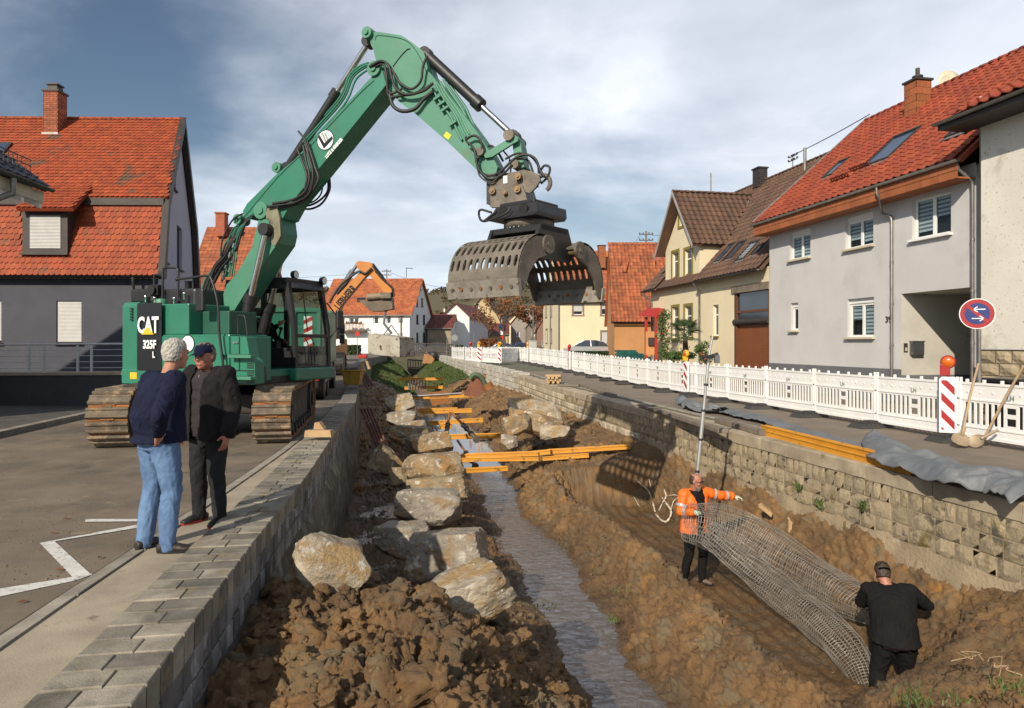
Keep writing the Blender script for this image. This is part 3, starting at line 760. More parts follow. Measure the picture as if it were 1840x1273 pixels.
while t<34:
 L=1.0;a=DT(wallR(t)+0.74,t);b=DT(wallR(t+L)+0.74,t+L);u=(b-a).normalized();v=Vector((u.y,-u.x,0))
 if me is None:
  m_=MB();m_.add([(0,0,-.12),(.985,0,-.12),(.985,.13,-.12),(0,.13,-.12),(0,.012,.012),(.985,.012,.012),(.985,.13,.018),(0,.13,.018),(0,0,0),(.985,0,0)],[(4,5,6,7),(8,9,5,4),(0,1,9,8),(1,2,6,5,9),(2,3,7,6),(3,0,8,4,7)]);me=m_.mesh('kerb_stone',kerbm)
 inst('kerb_stone',me,MX(a+ZZ*zg(t),u,v,(0,0,1)),kb);t+=L
# --- houses
tileA=mat('beaver_tail_tile',(0.31,0.056,0.013),(0.23,0.041,0.011),2.5,0.75,bump=0.3,bscale=40,rnd=0.20,isl=0.20,spots=(0.9,0.60,(0.11,0.055,0.03),0.06),spots2=(2.8,0.70,(0.07,0.045,0.03),0.04),bdist=0.008)
tileB=mat('pantile_red',(0.27,0.050,0.018),(0.20,0.037,0.016),1.5,0.7,bump=0.25,bscale=40,rnd=0.2,isl=0.2,spots=(1.8,0.66,(0.13,0.05,0.03),0.06),bdist=0.008)
tileC=mat('pantile_brown',(0.115,0.060,0.035),(0.080,0.045,0.030),1.5,0.7,bump=0.25,bscale=40,rnd=0.22,isl=0.22,spots=(14,0.66,(0.24,0.20,0.16),0.05),bdist=0.008)
tileD=mat('pantile_orange',(0.40,0.125,0.045),(0.30,0.085,0.035),0.8,0.75,bump=0.2,bscale=20,isl=0.25,rnd=0.2)
tileE=mat('pantile_old',(0.36,0.105,0.04),(0.22,0.070,0.032),1.2,0.8,bump=0.3,bscale=30,isl=0.28,rnd=0.3,spots=(1.5,0.55,(0.22,0.07,0.03),0.1))
tileF=mat('pantile_maroon',(0.17,0.045,0.03),(0.12,0.035,0.025),0.8,0.75,bump=0.2,bscale=20,isl=0.25)
tileG=mat('slate_blue_tile',(0.040,0.042,0.055),(0.028,0.03,0.04),2,0.5,bump=0.2,isl=0.2,rnd=0.2)
greyr=mat('grey_render',(0.52,0.515,0.51),(0.47,0.465,0.46),0.9,0.9,bump=0.35,bscale=150,bdist=0.006,spots=(.8,0.56,(0.42,0.41,0.40),0.2),spots2=(3.5,.68,(.38,.37,.35),.1))
dgreyr_shade=mat('dark_grey_shade_render',(0.072,0.075,0.094),(0.062,0.065,0.082),1.2,0.9,bump=0.3,bscale=120,bdist=0.006)  # dark grey paint, deepened so its colour carries the shade on the front wall
gabler=mat('gable_render',(0.40,0.40,0.47),(0.36,0.36,0.43),1.2,0.9,bump=0.3,bscale=120,bdist=0.006)
creamr=mat('cream_render',(0.66,0.58,0.40),(0.60,0.52,0.36),0.8,0.9,bump=0.4,bscale=60,bdist=0.008,spots=(1.3,0.63,(0.50,0.43,0.30),0.12))
cream2=mat('pale_yellow_render',(0.68,0.60,0.40),(0.62,0.54,0.37),0.8,0.9,bump=0.2)
oranger=mat('orange_render',(0.50,0.25,0.10),(0.42,0.21,0.085),0.7,0.9,bump=0.2,spots=(1.4,0.62,(0.35,0.19,0.10),0.1))
whiter=mat('white_render',(0.72,0.70,0.66),(0.66,0.64,0.60),0.8,0.9,bump=0.25,bscale=60)
specr=mat('speckled_render',(0.70,0.67,0.59),(0.63,0.60,0.53),1.0,0.9,bump=0.7,bscale=70,spots=(20,0.62,(0.22,0.18,0.13),0.03),spots2=(0.9,0.56,(0.44,0.40,0.33),0.15),bdist=0.012)
plinthg=mat('grey_plinth',(0.13,0.135,0.145),(0.11,0.11,0.12),1,0.85)
zinc=mat('zinc',(0.26,0.25,0.24),(0.17,0.16,0.15),3,0.45,metal=0.6,bump=0.05)
zincdk=mat('dark_gutter',(0.09,0.085,0.08),(0.06,0.055,0.05),3,0.5,metal=0.4,bump=0.05)
whitepl=mat('white_plastic',(0.74,0.74,0.72),(0.70,0.70,0.68),2,0.4,bump=0.0)
beige=mat('beige_sill',(0.50,0.45,0.33),(0.44,0.39,0.28),3,0.8)
olive=mat('olive_paint',(0.21,0.17,0.035),(0.18,0.145,0.03),3,0.7)
darkroom=mat('dark_interior',(0.018,0.017,0.017),(0.03,0.028,0.026),2,0.8,bump=0)
darkglass=mat('dark_glass',(0.035,0.045,0.06),(0.02,0.025,0.035),0.8,0.06,bump=0,spec=0.9,rvar=0.02)
skyglass=mat('roof_glass',(0.06,0.10,0.16),(0.05,0.08,0.13),0.8,0.04,bump=0,spec=1.0,rvar=0.02,metal=0.35)
winglass=glass_mat('window_glass',(0.80,0.86,0.88),0.0)
blindw=mat('blind_white',(0.66,0.67,0.66),(0.6,0.6,0.6),4,0.7,bump=0)
shutterm=mat('roller_shutter',(0.50,0.50,0.49),(0.44,0.44,0.43),3,0.6,bump=0)
darkframe=mat('dark_frame',(0.045,0.035,0.032),(0.03,0.025,0.022),3,0.6)
brownframe=mat('brown_wood',(0.14,0.055,0.025),(0.09,0.038,0.02),3,0.6,bump=0.3,stretch=(1,1,8))
brownroll=mat('brown_roller_door',(0.23,0.080,0.030),(0.19,0.065,0.027),2,0.55,bump=0.1)
greywood=mat('weathered_wood',(0.21,0.17,0.13),(0.13,0.105,0.08),3,0.85,bump=0.5,bscale=30)
cladding=mat('clay_cladding',(0.33,0.105,0.036),(0.27,0.085,0.03),3,0.7,bump=0.2,isl=0.15)
chimbrick=mat('chimney_brick',(0.34,0.105,0.05),(0.26,0.08,0.04),3,0.85,bump=0.4,isl=0.3,rnd=0.2)
leadm=mat('lead_flashing',(0.30,0.29,0.28),(0.22,0.21,0.20),5,0.5,metal=0.5)
sandst=mat('sandstone_plinth',(0.36,0.29,0.19),(0.27,0.22,0.145),2,0.9,bump=0.8,bscale=12,isl=0.15,rnd=0.2,bdist=0.03)
brownsurr=mat('brown_surround',(0.26,0.17,0.12),(0.22,0.14,0.10),3,0.8)
redpaint=mat('red_paint',(0.40,0.02,0.012),(0.32,0.018,0.012),3,0.5)
teal_tile=mat('teal_glazed_tile',(0.012,0.10,0.095),(0.012,0.075,0.07),4,0.3,isl=0.3,spec=0.6)
def holes_wall(pl,outline,holes,m,parent,name='wall',reveal=0.16,thick=0.0,mats=None,o=0.0):
 loops=[[Vector((s,z,0)) for s,z in outline]]+[[Vector((a,b,0)),Vector((c,b,0)),Vector((c,d,0)),Vector((a,d,0))] for a,b,c,d in holes]
 tris=tessellate_polygon(loops);flat=[v for l in loops for v in l]
 mb=MB();mb.add([pl.p(v.x,v.y,o) for v in flat],[tuple(t) for t in tris])
 for a,b,c,d in holes:
  q=[(a,b),(c,b),(c,d),(a,d)]
  for i in range(4):
   p0,p1=q[i],q[(i+1)%4]
   mb.quad(pl.p(*p0,o),pl.p(*p1,o),pl.p(*p1,o-reveal-.04),pl.p(*p0,o-reveal-.04))
 if thick:
  n=len(outline)
  for i in range(n):
   p0,p1=outline[i],outline[(i+1)%n];mb.quad(pl.p(*p0,o),pl.p(*p1,o),pl.p(*p1,o-thick),pl.p(*p0,o-thick))
 return mb.build(name,m,parent)
def window(pl,h,parent,frame=whitepl,glass=darkglass,fw=0.07,sashes=1,sill=beige,reveal=0.12,blind=None,shutter=0.0,surround=None,real=False,bars=False,silld=0.12,box=False):
 a,b,c,d=h;a,c=min(a,c),max(a,c);mb=MB()
 def bar(s0,z0,s1,z1,t=0.05,o=0):mb.box((s0,reveal-o,z0),(s1,reveal+t-o,z1),pl.M(0,0))
 ztop=d
 if box:bar(a,d-0.16,c,d,0.06,0.03);ztop=d-0.16
 bar(a,b,c,b+fw);bar(a,ztop-fw,c,ztop);bar(a,b+fw,a+fw,ztop-fw);bar(c-fw,b+fw,c,ztop-fw)
 if sashes==2:m_=(a+c)/2;bar(m_-fw*0.75,b+fw,m_+fw*0.75,ztop-fw,0.055,0.004)
 if bars:z_=b+(ztop-b)*0.68;bar(a+fw,z_-0.03,c-fw,z_+0.03)
 w=mb.build('window',frame,parent,bevel=0.004 if real else 0)
 mb=MB()
 if real:
  mb.box((a+fw,reveal+0.022,b+fw),(c-fw,reveal+0.028,ztop-fw),pl.M(0,0));mb.build('pane',winglass,w)
  mb=MB();mb.box((a+.01,reveal+0.20,b+.01),(c-.01,reveal+0.24,ztop),pl.M(0,0));mb.build('room',darkroom,w)
  for q in((a+.005,a+.015),(c-.015,c-.005)):pass
  if blind:
   mb=MB();mb2=MB();sp=[(a+fw+.01,(a+c)/2-fw),((a+c)/2+fw,c-fw-.01)] if sashes==2 else[(a+fw+.01,c-fw-.01)]
   for i,(x0,x1) in enumerate(sp):
    lo=b+fw+(ztop-b)*blind[i%len(blind)];z=ztop-fw
    mb2.box((x0,reveal+0.062,lo),(x1,reveal+0.066,z),pl.M(0,0))
    while z>lo+0.05:mb.box((x0,reveal+0.05,z-0.062),(x1,reveal+0.058,z),pl.M(0,0));z-=0.115
   mb.build('blind',blindw,w);mb2.build('blind_backing',mat('blind_sheer',(0.20,0.21,0.22),(0.17,0.18,0.19),4,0.8,bump=0),w)
 else:
  mb.box((a+fw*.5,reveal+0.022,b+fw*.5),(c-fw*.5,reveal+0.03,ztop-fw*.5),pl.M(0,0));mb.build('pane',glass,w)
 if shutter:
  mb=MB();z=d;lo=b+(d-b)*(1-shutter)
  while z>lo+.01:
   mb.add([pl.p(a+.02,z,-.05),pl.p(c-.02,z,-.05),pl.p(c-.02,z-.025,-.042),pl.p(a+.02,z-.025,-.042),pl.p(c-.02,z-.05,-.052),pl.p(a+.02,z-.05,-.052)],[(0,1,2,3),(3,2,4,5)]);z-=.05
  mb.build('shutter',shutterm,w)
 if sill:
  mb=MB();mb.box((a-.06,-silld,b-.07),(c+.06,reveal,b-.001),pl.M(0,0));mb.build('sill',sill,w,bevel=0.008 if real else 0)
 if surround:
  mb=MB();k=0.13
  for s0,z0,s1,z1 in((a-k,b,a,d),(c,b,c+k,d),(a-k,d,c+k,d+k),(a-k-.04,b-k,c+k+.04,b)):
   mb.box((s0,-.035,z0),(s1,.0,z1),pl.M(0,0))
  mb.build('surround',surround,w)
 return w
def hpx(pl,x0,y0,x1,y1):
 s0,_=pl.sz(x0,600);s1,_=pl.sz(x1,600);xm=(x0+x1)/2
 _,zt=pl.sz(xm,y0);_,zb=pl.sz(xm,y1)
 return(min(s0,s1),zb,max(s0,s1),zt)
# ---- tiles
def tile_geo(kind,w,l):
 if kind=='beaver':
  t=0.014;g=0.004
  pts=[(g,l),(w-g,l),(w-g,0.05),(w*0.80,0.015),(w*0.5,0),(w*0.2,0.015),(g,0.05)]
  V=[(x,y,t+0.034*(1-y/l)) for x,y in pts]+[(x,y,0.030*(1-y/l)-.012) for x,y in pts[2:]]
  Fc=[(0,6,5,4,3,2,1)]+[(2+i,3+i,8+i,7+i) for i in range(4)]+[(0,11,6),(1,2,7)]
 else:
  h=0.055 if kind=='pan' else 0.03;xs=[0,.12,.3,.5,.72,.9,1.0];zs=[.9,1,.55,.1,0,.35,.9]
  V=[(w*x,0,h*z+0.03) for x,z in zip(xs,zs)]+[(w*x,l,h*z+0.0) for x,z in zip(xs,zs)]+[(w*x,0.0,h*z+0.004) for x,z in zip(xs,zs)]
  Fc=[(i,i+1,8+i,7+i) for i in range(6)]+[(14+i,15+i,1+i,i) for i in range(6)]
 return np.array(V),Fc
def inpoly(x,y,P):
 c=False;n=len(P)
 for i in range(n):
  x1,y1=P[i];x2,y2=P[i-1]
  if(y1>y)!=(y2>y) and x<(x2-x1)*(y-y1)/(y2-y1)+x1:c=not c
 return c
def tile_roof(parent,O,u,v,poly,w,ch,kind,m,nparts=0,holes=(),name='tile',deck=True,stag=None,fade=0.02):
 u=Vector(u).normalized();v=Vector(v).normalized();n=u.cross(v).normalized()
 if n.z<0:n=-n
 V,Fc=tile_geo(kind,w,ch*1.18)
 if stag is None:stag=0.5 if kind=='beaver' else 0.0
 a0=min(p[0] for p in poly);a1=max(p[0] for p in poly);b0=min(p[1] for p in poly);b1=max(p[1] for p in poly)
 T=[]
 r=0;b=b0
 while b<b1:
  a=a0+(w*stag if r%2 else 0)-w*stag*0.5
  while a<a1:
   cx,cy=a+w/2,b+ch/2
   if inpoly(cx,cy,poly) and not any(inpoly(cx,cy,h) for h in holes):T.append((a,b))
   a+=w
  b+=ch;r+=1
 R3=np.array([[u.x,v.x,n.x],[u.y,v.y,n.y],[u.z,v.z,n.z]]);O=Vector(O)
 def dist(ab):q=O+u*ab[0]+v*ab[1];vis=abs(q.x/q.y)<0.78 if q.y>0 else False;return(not vis,q.length)
 T.sort(key=dist)
 if nparts:
  mb=MB();mb.add(V.tolist(),Fc);
  hand=u.cross(v).z<0
  if hand:mb=MB();mb.add([(w-x,y,z) for x,y,z in V.tolist()],Fc)
  me=mb.mesh(name,m);zb=[(0.0)]
  for a,b in T[:nparts]:
   q=O+u*(a+(w if hand else 0))+v*b+n*random.uniform(0,0.004)
   M=MX(q,-u if hand else u,v,n)@Matrix.Rotation(random.uniform(-fade,fade),4,'Z')
   inst(name,me,M,parent)
 rest=T[nparts:]
 if rest:
  ab=np.array(rest);k=len(rest)
  P=V[None]+np.stack([ab[:,0],ab[:,1],rs.uniform(0,0.005,k)],1)[:,None,:]
  P[:,:,0]+=rs.uniform(-.003,.003,(k,1))
  P=(P.reshape(-1,3)@R3.T)+np.array(O)
  me=bpy.data.meshes.new(name+'s');nv=len(V)
  Fall=[tuple(i+j*nv for i in f) for j in range(k) for f in Fc]
  me.from_pydata(P.tolist(),[],Fall);me.materials.append(m);me.update()
  o=bpy.data.objects.new('roof_tiles',me);link(o,parent);o['kind']='stuff'
 if deck:
  mb=MB();P=[O+u*a+v*b-n*0.01 for a,b in poly];mb.prism(P,-n*0.12);mb.build('roof',m,parent)
 return n
def ray(px,py):return Vector(((px-920)/FPX,1.0,-(py-HOR)/FPX))
CAMP=Vector((0,0,CAMZ))
def on_plane(px,py,O,n):
 d=ray(px,py);return CAMP+d*((Vector(O)-CAMP).dot(n)/d.dot(n))
def skylight(parent,O,u,v,n,px,m=skyglass,frame=darkframe,solar=False,h=0.09):
 ab=[]
 for x,y in px:
  q=on_plane(x,y,Vector(O)+n*h,n)-Vector(O);ab.append((q.dot(u),q.dot(v)))
 a0=sum(sorted(p[0] for p in ab)[:2])/2;a1=sum(sorted(p[0] for p in ab)[2:])/2
 b0=sum(sorted(p[1] for p in ab)[:2])/2;b1=sum(sorted(p[1] for p in ab)[2:])/2
 M=MX(O,u,v,n);mb=MB();k=0.075
 hh=h
 for A,B in(((a0,b0,0),(a1,b0+k,hh)),((a0,b1-k*1.5,0),(a1,b1,hh+.02)),((a0,b0+k,0),(a0+k,b1-k*1.5,hh)),((a1-k,b0+k,0),(a1,b1-k*1.5,hh))):mb.box(A,B,M)
 w=mb.build('roof_window',frame,parent)
 mb=MB();mb.box((a0+k,b0+k,hh*.3),(a1-k,b1-k*1.5,hh*.72),M);mb.build('pane',m,w)
 mb=MB();mb.box((a0-.04,b0-.14,.035),(a1+.04,b0-.002,.05),M);mb.build('flashing',leadm,w)
 if solar:
  mb=MB()
  for i in range(1,4):mb.box((a0+k+(a1-a0-2*k)*i/4-.006,b0+k,hh*.72),(a0+k+(a1-a0-2*k)*i/4+.006,b1-k*1.5,hh*.76),M)
  for i in range(1,6):mb.box((a0+k,b0+k+(b1-b0-2*k)*i/6-.006,hh*.76),(a1-k,b0+k+(b1-b0-2*k)*i/6+.006,hh*.79),M)
  mb.build('cell_grid',whitepl,w)
 return[(a0-.03,b0-.1),(a1+.03,b0-.1),(a1+.03,b1+.03),(a0-.03,b1+.03)]
def gutter(parent,a,b,r=0.07,m=zincdk):
 a=Vector(a);b=Vector(b);u=(b-a).normalized();s_=u.cross(ZZ).normalized();mb=MB();n=8
 vs=[]
 for p in(a,b):
  for rr in(r,r-0.008):
   for j in range(n+1):th=math.pi*j/n;vs.append(p+s_*(math.cos(th)*rr)-ZZ*(math.sin(th)*rr))
 k=n+1;fs=[]
 for base in(0,k):fs+=[(base+j,base+j+1,base+2*k+j+1,base+2*k+j) for j in range(n)]
 fs+=[(0,k,3*k,2*k),(n,k+n,3*k+n,2*k+n)]+[(j,j+1,k+j+1,k+j) for j in range(n)]+[(2*k+j,2*k+j+1,3*k+j+1,3*k+j) for j in range(n)]
 mb.add(vs,fs,0,True)
 return mb.build('gutter',m,parent)
def pipe(parent,pts,r=0.045,m=zinc,rings=True,name='downpipe'):
 mb=MB();mb.tube(pts,r,10)
 P=[Vector(p) for p in pts]
 if rings:
  a,b=P[-2],P[-1];L=(b-a).length;k=max(1,int(L/1.6))
  for i in range(1,k+1):q=a.lerp(b,i/(k+1));d=(b-a).normalized();mb.tube([q-d*.03,q+d*.03],r+.012,10)
 return mb.build(name,m,parent)
def chimney(parent,base,w,d,h,m=chimbrick,cap=darkframe,u=Vector((1,0,0)),bricks=True,bh=0.085,bw=0.26):
 u=Vector(u).normalized();v=Vector((-u.y,u.x,0));M=MX(base,u,v,(0,0,1))
 mb=MB();mb.box((-w/2+.012,-d/2+.012,0),(w/2-.012,d/2-.012,h),M);c=mb.build('chimney',mortar,parent)
 mb=MB();z=0;r=0
 while z<h-bh*.5:
  for side in range(4):
   L=w if side%2==0 else d;R_=Matrix.Rotation(side*math.pi/2,4,'Z');off=(d if side%2==0 else w)/2
   x=-L/2-(bw/2 if r%2 else 0)
   while x<L/2-.01:
    x0=max(x+.006,-L/2);x1=min(x+bw-.006,L/2)
    if x1-x0>.03:mb.box((x0,-off,z+.006),(x1,-off+.03,z+bh-.006),M@R_)
    x+=bw
  z+=bh;r+=1
 mb.build('brick_courses',m,c,kind='stuff')
 mb=MB();mb.box((-w/2-.05,-d/2-.05,h),(w/2+.05,d/2+.05,h+.07),M);mb.build('cap',cap,c)
 return c,M
def ridge_tiles(parent,a,b,m,r=0.11,L=0.36):
 a=Vector(a);b=Vector(b);u=(b-a).normalized();n=int((b-a).length/L);s_=u.cross(ZZ).normalized();mb=MB()
 for i in range(n):
  p=a+u*(i*L);vs=[]
  for k,(q,rr) in enumerate(((p,r*1.12),(p+u*L*1.05,r*.9))):
   for j in range(7):th=math.pi*j/6;vs.append(q+s_*(math.cos(th)*rr)+ZZ*(math.sin(th)*rr*.9-.02))
  mb.add(vs,[(j,j+1,8+j,7+j) for j in range(6)]+[tuple(range(6,-1,-1)),tuple(range(7,14))],0,True)
 return mb.build('ridge_tiles',m,parent,kind='stuff')
H=empty('grey_house',DT(15,20,0.3),'grey rendered house numbered 39 with red pantile roof and carriage passage','house')
F9=VP(DT(15,0),DD,-NN)
GZ=0.25;t0,t1=14.9,24.35;ZE=6.25
wins=[hpx(F9,1639,351,1709,425),hpx(F9,1519,385.5,1569.4,444.5),hpx(F9,1419,413.5,1456.3,465),hpx(F9,1523,536,1570.7,606),hpx(F9,1421,544.6,1434.5,594)]
sp0=F9.sz(1745,600)[0];sp1=F9.sz(1620,600)[0];zp=3.16
passage=(sp0,GZ-.3,sp1,zp)
outl=[(t0,GZ-.3),(sp0,GZ-.3),(sp0,zp),(sp1,zp),(sp1,GZ-.3),(t1,GZ-.3),(t1,ZE+.1),(t0,ZE+.1)]
holes_wall(F9,outl,wins,greyr,H,reveal=0.16)
window(F9,wins[0],H,real=True,sashes=2,blind=(0.42,0.12),sill=whitepl,box=False)
window(F9,wins[1],H,real=True,sashes=2,blind=(0.10,0.25),box=True)
window(F9,wins[2],H,real=True,sashes=2,blind=(0.0,0.02),box=True)
window(F9,wins[3],H,real=True,sashes=2,blind=(0.0,0.45),box=True)
window(F9,wins[4],H,real=True,sashes=1,box=True)
mb=MB();
mb.quad(DT(15,t1,GZ-.3),DT(24,t1,GZ-.3),DT(24,t1,ZE),DT(15,t1,ZE));mb.add([DT(15,t1,ZE),DT(24,t1,ZE),DT(19.45,t1,10.5)],[(0,1,2)])
mb.quad(DT(15,t0,GZ-.3),DT(24,t0,GZ-.3),DT(24,t0,ZE),DT(15,t0,ZE));mb.add([DT(15,t0,ZE),DT(24,t0,ZE),DT(19.45,t0,10.5)],[(0,1,2)])
mb.quad(DT(24,t0,GZ-.3),DT(24,t1,GZ-.3),DT(24,t1,ZE),DT(24,t0,ZE))
mb.build('side_wall',greyr,H)
mb=MB();d_=21.0;passr=mat('passage_render',(0.52,0.49,0.44),(0.43,0.41,0.36),1.2,0.9,bump=0.3,bscale=60,spots=(2.6,0.64,(0.24,0.22,0.19),0.06))
mb.quad(DT(15,sp1,GZ-.3),DT(d_,sp1,GZ-.3),DT(d_,sp1,zp),DT(15,sp1,zp));mb.quad(DT(15,sp0,GZ-.3),DT(d_,sp0,GZ-.3),DT(d_,sp0,zp),DT(15,sp0,zp))
mb.quad(DT(15,sp0,zp),DT(15,sp1,zp),DT(d_,sp1,zp),DT(d_,sp0,zp));mb.quad(DT(d_,sp0,GZ-.3),DT(d_,sp1,GZ-.3),DT(d_,sp1,zp),DT(d_,sp0,zp))
mb.build('passage',passr,H)
mb=MB();zpl=0.95
for a,b in((t0,sp0),(sp1,t1)):mb.box((a,-.025,GZ-.3),(b,0,zpl),F9.M(0,0))
mb.box((15.0,0,0),(15.01,.01,.01))
mb=MB()
for a,b in((t0,sp0),(sp1,t1)):mb.box((a,-.025,GZ-.3),(b-.001,0.0,zpl),F9.M(0,0))
PL=VP(DT(15,sp1),NN,-DD);mb.box((0.0,-.02,GZ-.3),(5.9,0,0.78),PL.M(0,0))
mb.build('plinth',plinthg,H)
O=DT(14.42,t1+0.2,6.40);vdir=(DT(19.47,0,10.78)-DT(14.42,0,6.40));u_=-DD;Lr=vdir.length
nr9=u_.cross(vdir.normalized());nr9=nr9 if nr9.z>0 else-nr9
hs=[skylight(H,O,u_,vdir.normalized(),nr9,q) for q in(((1481,316),(1494,314),(1520,286),(1507,288)),((1557,295),(1593,284),(1649,231),(1607,242)),((1699,244),(1752,227),(1765,205),(1730,213)))]
tile_roof(H,O,u_,vdir,[(0,0),(t1-14.62,0),(t1-14.62,Lr),(0,Lr)],0.30,0.335,'pan',tileB,298,holes=hs)
ridge_tiles(H,DT(19.47,t1+.2,10.80),DT(19.47,t0,10.80),tileB)
mb=MB();
bk=DT(24.5,0,6.4)-DT(19.47,0,10.78)
mb.prism([DT(19.47,t1+.2,10.74),DT(24.5,t1+.2,6.4),DT(24.5,t0,6.4),DT(19.47,t0,10.74)],(0,0,-.12));mb.build('back_roof',tileB,H)
gutter(H,DT(14.36,t1+.25,6.38),DT(14.36,t0-0.1,6.38),0.075,zinc)
mb=MB();x=t0;
while x<t1+.2:
 for r in range(2):
  mb.box((x+.006,-.57-(.012 if r else 0),5.93+r*.2),(min(x+.29,t1+.2)-.004,-.545,6.12+r*.2),F9.M(0,0))
 x+=.29
mb.box((t0,-.545,5.92),(t1+.2,-.002,5.96),F9.M(0,0))
mb.build('eaves_cladding',cladding,H)
mb=MB();mb.tube([DT(14.40,t1+.24,6.47),DT(19.45,t1+.24,10.84)],.04,6);mb.build('verge_trim',zinc,H)
s_=F9.sz(1606,600)[0];e_=F9.sz(1577,330,.6)[0]
pipe(H,[F9.p(e_,6.33,.63),F9.p(e_,6.12,.63),F9.p(e_-.05,5.98,.58),F9.p(s_+.25,5.62,.2),F9.p(s_+.03,5.48,.08),F9.p(s_,5.35,.07),F9.p(s_,0.45,.07)])
pipe(H,[F9.p(t0+.04,6.3,.55),F9.p(t0+.04,6.15,.5),F9.p(t0+.04,5.9,.1),F9.p(t0+.04,5.7,.07),F9.p(t0+.04,0.4,.07)])
for q in((1512,325),(1548,306)):
 p0=on_plane(*q,O,nr9)
 mb=MB();M=MX(p0,u_,vdir.normalized(),nr9)
 mb.box((-.42,0,.05),(.42,.02,.10),M);mb.box((-.42,0,.16),(.42,.02,.20),M)
 for i in range(7):mb.box((-.42+.14*i-.02,-.01,.0),(-.42+.14*i+.02,.03,.22),M)
 mb.build('snow_guard',mat('snow_guard_red',(0.16,0.03,0.015)),H)
cb=on_plane(1649,198,O,nr9);cb=Vector((cb.x,cb.y,cb.z-0.5))
cc,cM=chimney(H,cb,0.56,0.6,1.45,cladding,darkframe,u_,True,0.24,0.27)
mb=MB();mb.lathe([(.11,1.5),(.11,1.6),(.17,1.63),(.17,1.68),(.07,1.72),(.07,1.95)],cM,14);mb.build('flue',darkframe,cc)
mb=MB();mb.lathe([(0.001,0.0),(.25,.03),(.42,.12),(.43,.13),(.26,.05),(0.002,0.03)],MX(WP(1703,150,24.5),(1,0,0),(0,.2,1)),20);mb.build('satellite_dish',mat('dish_cream',(0.62,0.56,0.42)),H)
nm=MB();p0=F9.P(1597,575);text_mb('39',0.26,MX(p0-NN*.004,-DD,ZZ),nm,0,0.012,bold=0.006);nm.build('house_number',darkframe,H)
q=(1644.5,626);a_,z_=PL.sz(*q);mb=MB();M=PL.M(a_,z_)
mb.box((-.19,-.14,-.20),(.19,0,.18),M);mb.box((-.205,-.155,.18),(.205,0,.215),M);mb.box((-.16,-.148,.10),(.16,-.14,.13),M)
mb.build('mailbox',mat('mailbox_steel',(0.20,0.20,0.21),None,3,0.35,metal=0.7),None,0.012,'grey steel mailbox on the passage wall of the grey house','mailbox')
a_,z_=PL.sz(1627,625);mb=MB();M=PL.M(a_,z_);mb.box((-.06,-.03,-.13),(.06,0,.13),M);ib=mb.build('intercom',darkframe,None,0.004,'small dark intercom plate left of the grey mailbox','intercom')
mb=MB();mb.box((-.035,-.036,-.10),(.035,-.0305,.0),M);mb.build('keypad',beige,ib)
H=empty('speckled_house',DT(14.4,12,0.3),'cream speckled render house with sandstone base at the right edge','house')
F8=VP(DT(14.55,0),DD,-NN);e0=F8.sz(1763,600)[0]
ZP=1.56
holes_wall(F8,[(2,ZP),(e0,ZP),(e0,7.1),(2,7.1)],[],specr,H)
mb=MB();mb.quad(DT(14.55,e0,ZP),DT(15.2,e0,ZP),DT(15.2,e0,7.1),DT(14.55,e0,7.1));mb.quad(DT(15,14.8,6),DT(20,14.8,6),DT(20,14.8,8),DT(15,14.8,8));
mb.quad(DT(14.55,2,GZ-.3),DT(20,2,GZ-.3),DT(20,2,7.1),DT(14.55,2,7.1));mb.build('side_wall',specr,H)
mb=MB();mb.box((2,-.10,GZ-.3),(e0-.01,-.02,ZP),F8.M(0,0));mb.build('plinth',mortar,H)
r=0;z=GZ-.2
cnt=0
while z<ZP-.05:
 h=0.30 if r else .28;x=e0-.02
 while x>7.0:
  L=random.uniform(.38,.75);x0=max(7.0,x-L)
  m_=MB();n_=3;vs=[]
  for j in range(4):
   for i in range(4):
    ed=i in(0,3) or j in(0,3);vs.append((x0+.01+(x-x0-.02)*i/3,-.105 if ed else-.14-random.uniform(0,.03),z+.008+(min(h,ZP-z)-.016)*j/3))
  m_.add([F8.M(0,0)@Vector(q) for q in vs],[(j*4+i,j*4+i+1,j*4+i+5,j*4+i+4) for j in range(3) for i in range(3)])
  m_.build('stone',sandst,H);x=x0
 z+=h;r+=1
O=DT(13.72,14.45,7.27);vv_=DT(16.8,0,8.75)-DT(13.72,0,7.22)
tile_roof(H,O,-DD,vv_,[(0,0),(13,0),(13,vv_.length),(0,vv_.length)],0.30,0.33,'pan',tileB)
mb=MB();mb.prism([DT(16.8,14.75,8.7),DT(20.5,14.75,7.0),DT(20.5,2,7.0),DT(16.8,2,8.7)],(0,0,-.12));mb.build('back_roof',tileB,H)
mb=MB();mb.box((2,-.83,7.02),(14.75,-.80,7.2),F8.M(0,0));mb.box((2,-.80,7.03),(14.75,-.001,7.06),F8.M(0,0));mb.build('fascia',darkframe,H)
gutter(H,DT(13.64,14.8,7.2),DT(13.64,2,7.2),0.07,zincdk)
H=empty('cream_gabled_house',DT(15,31,0.3),'cream house with olive window surrounds, steep brown gable and roller garage door','house')
g0,g1=F9.sz(1257,600)[0],F9.sz(1196,600)[0];gm=(g0+g1)/2
za=8.75;ze=6.62;G0=0.1
ow=[hpx(F9,1208.5,453.5,1219.5,504),hpx(F9,1231,448,1243.5,501),hpx(F9,1208.5,552,1219.5,608),hpx(F9,1231,550,1243.5,606),hpx(F9,1221,383,1229.5,406)]
ends=F9.sz(1170,600)[0]
gar=hpx(F9,1319.6,523,1381,660);gar=(t1+.02,G0,gar[2],gar[3]);gw=hpx(F9,1281,548,1291,604)
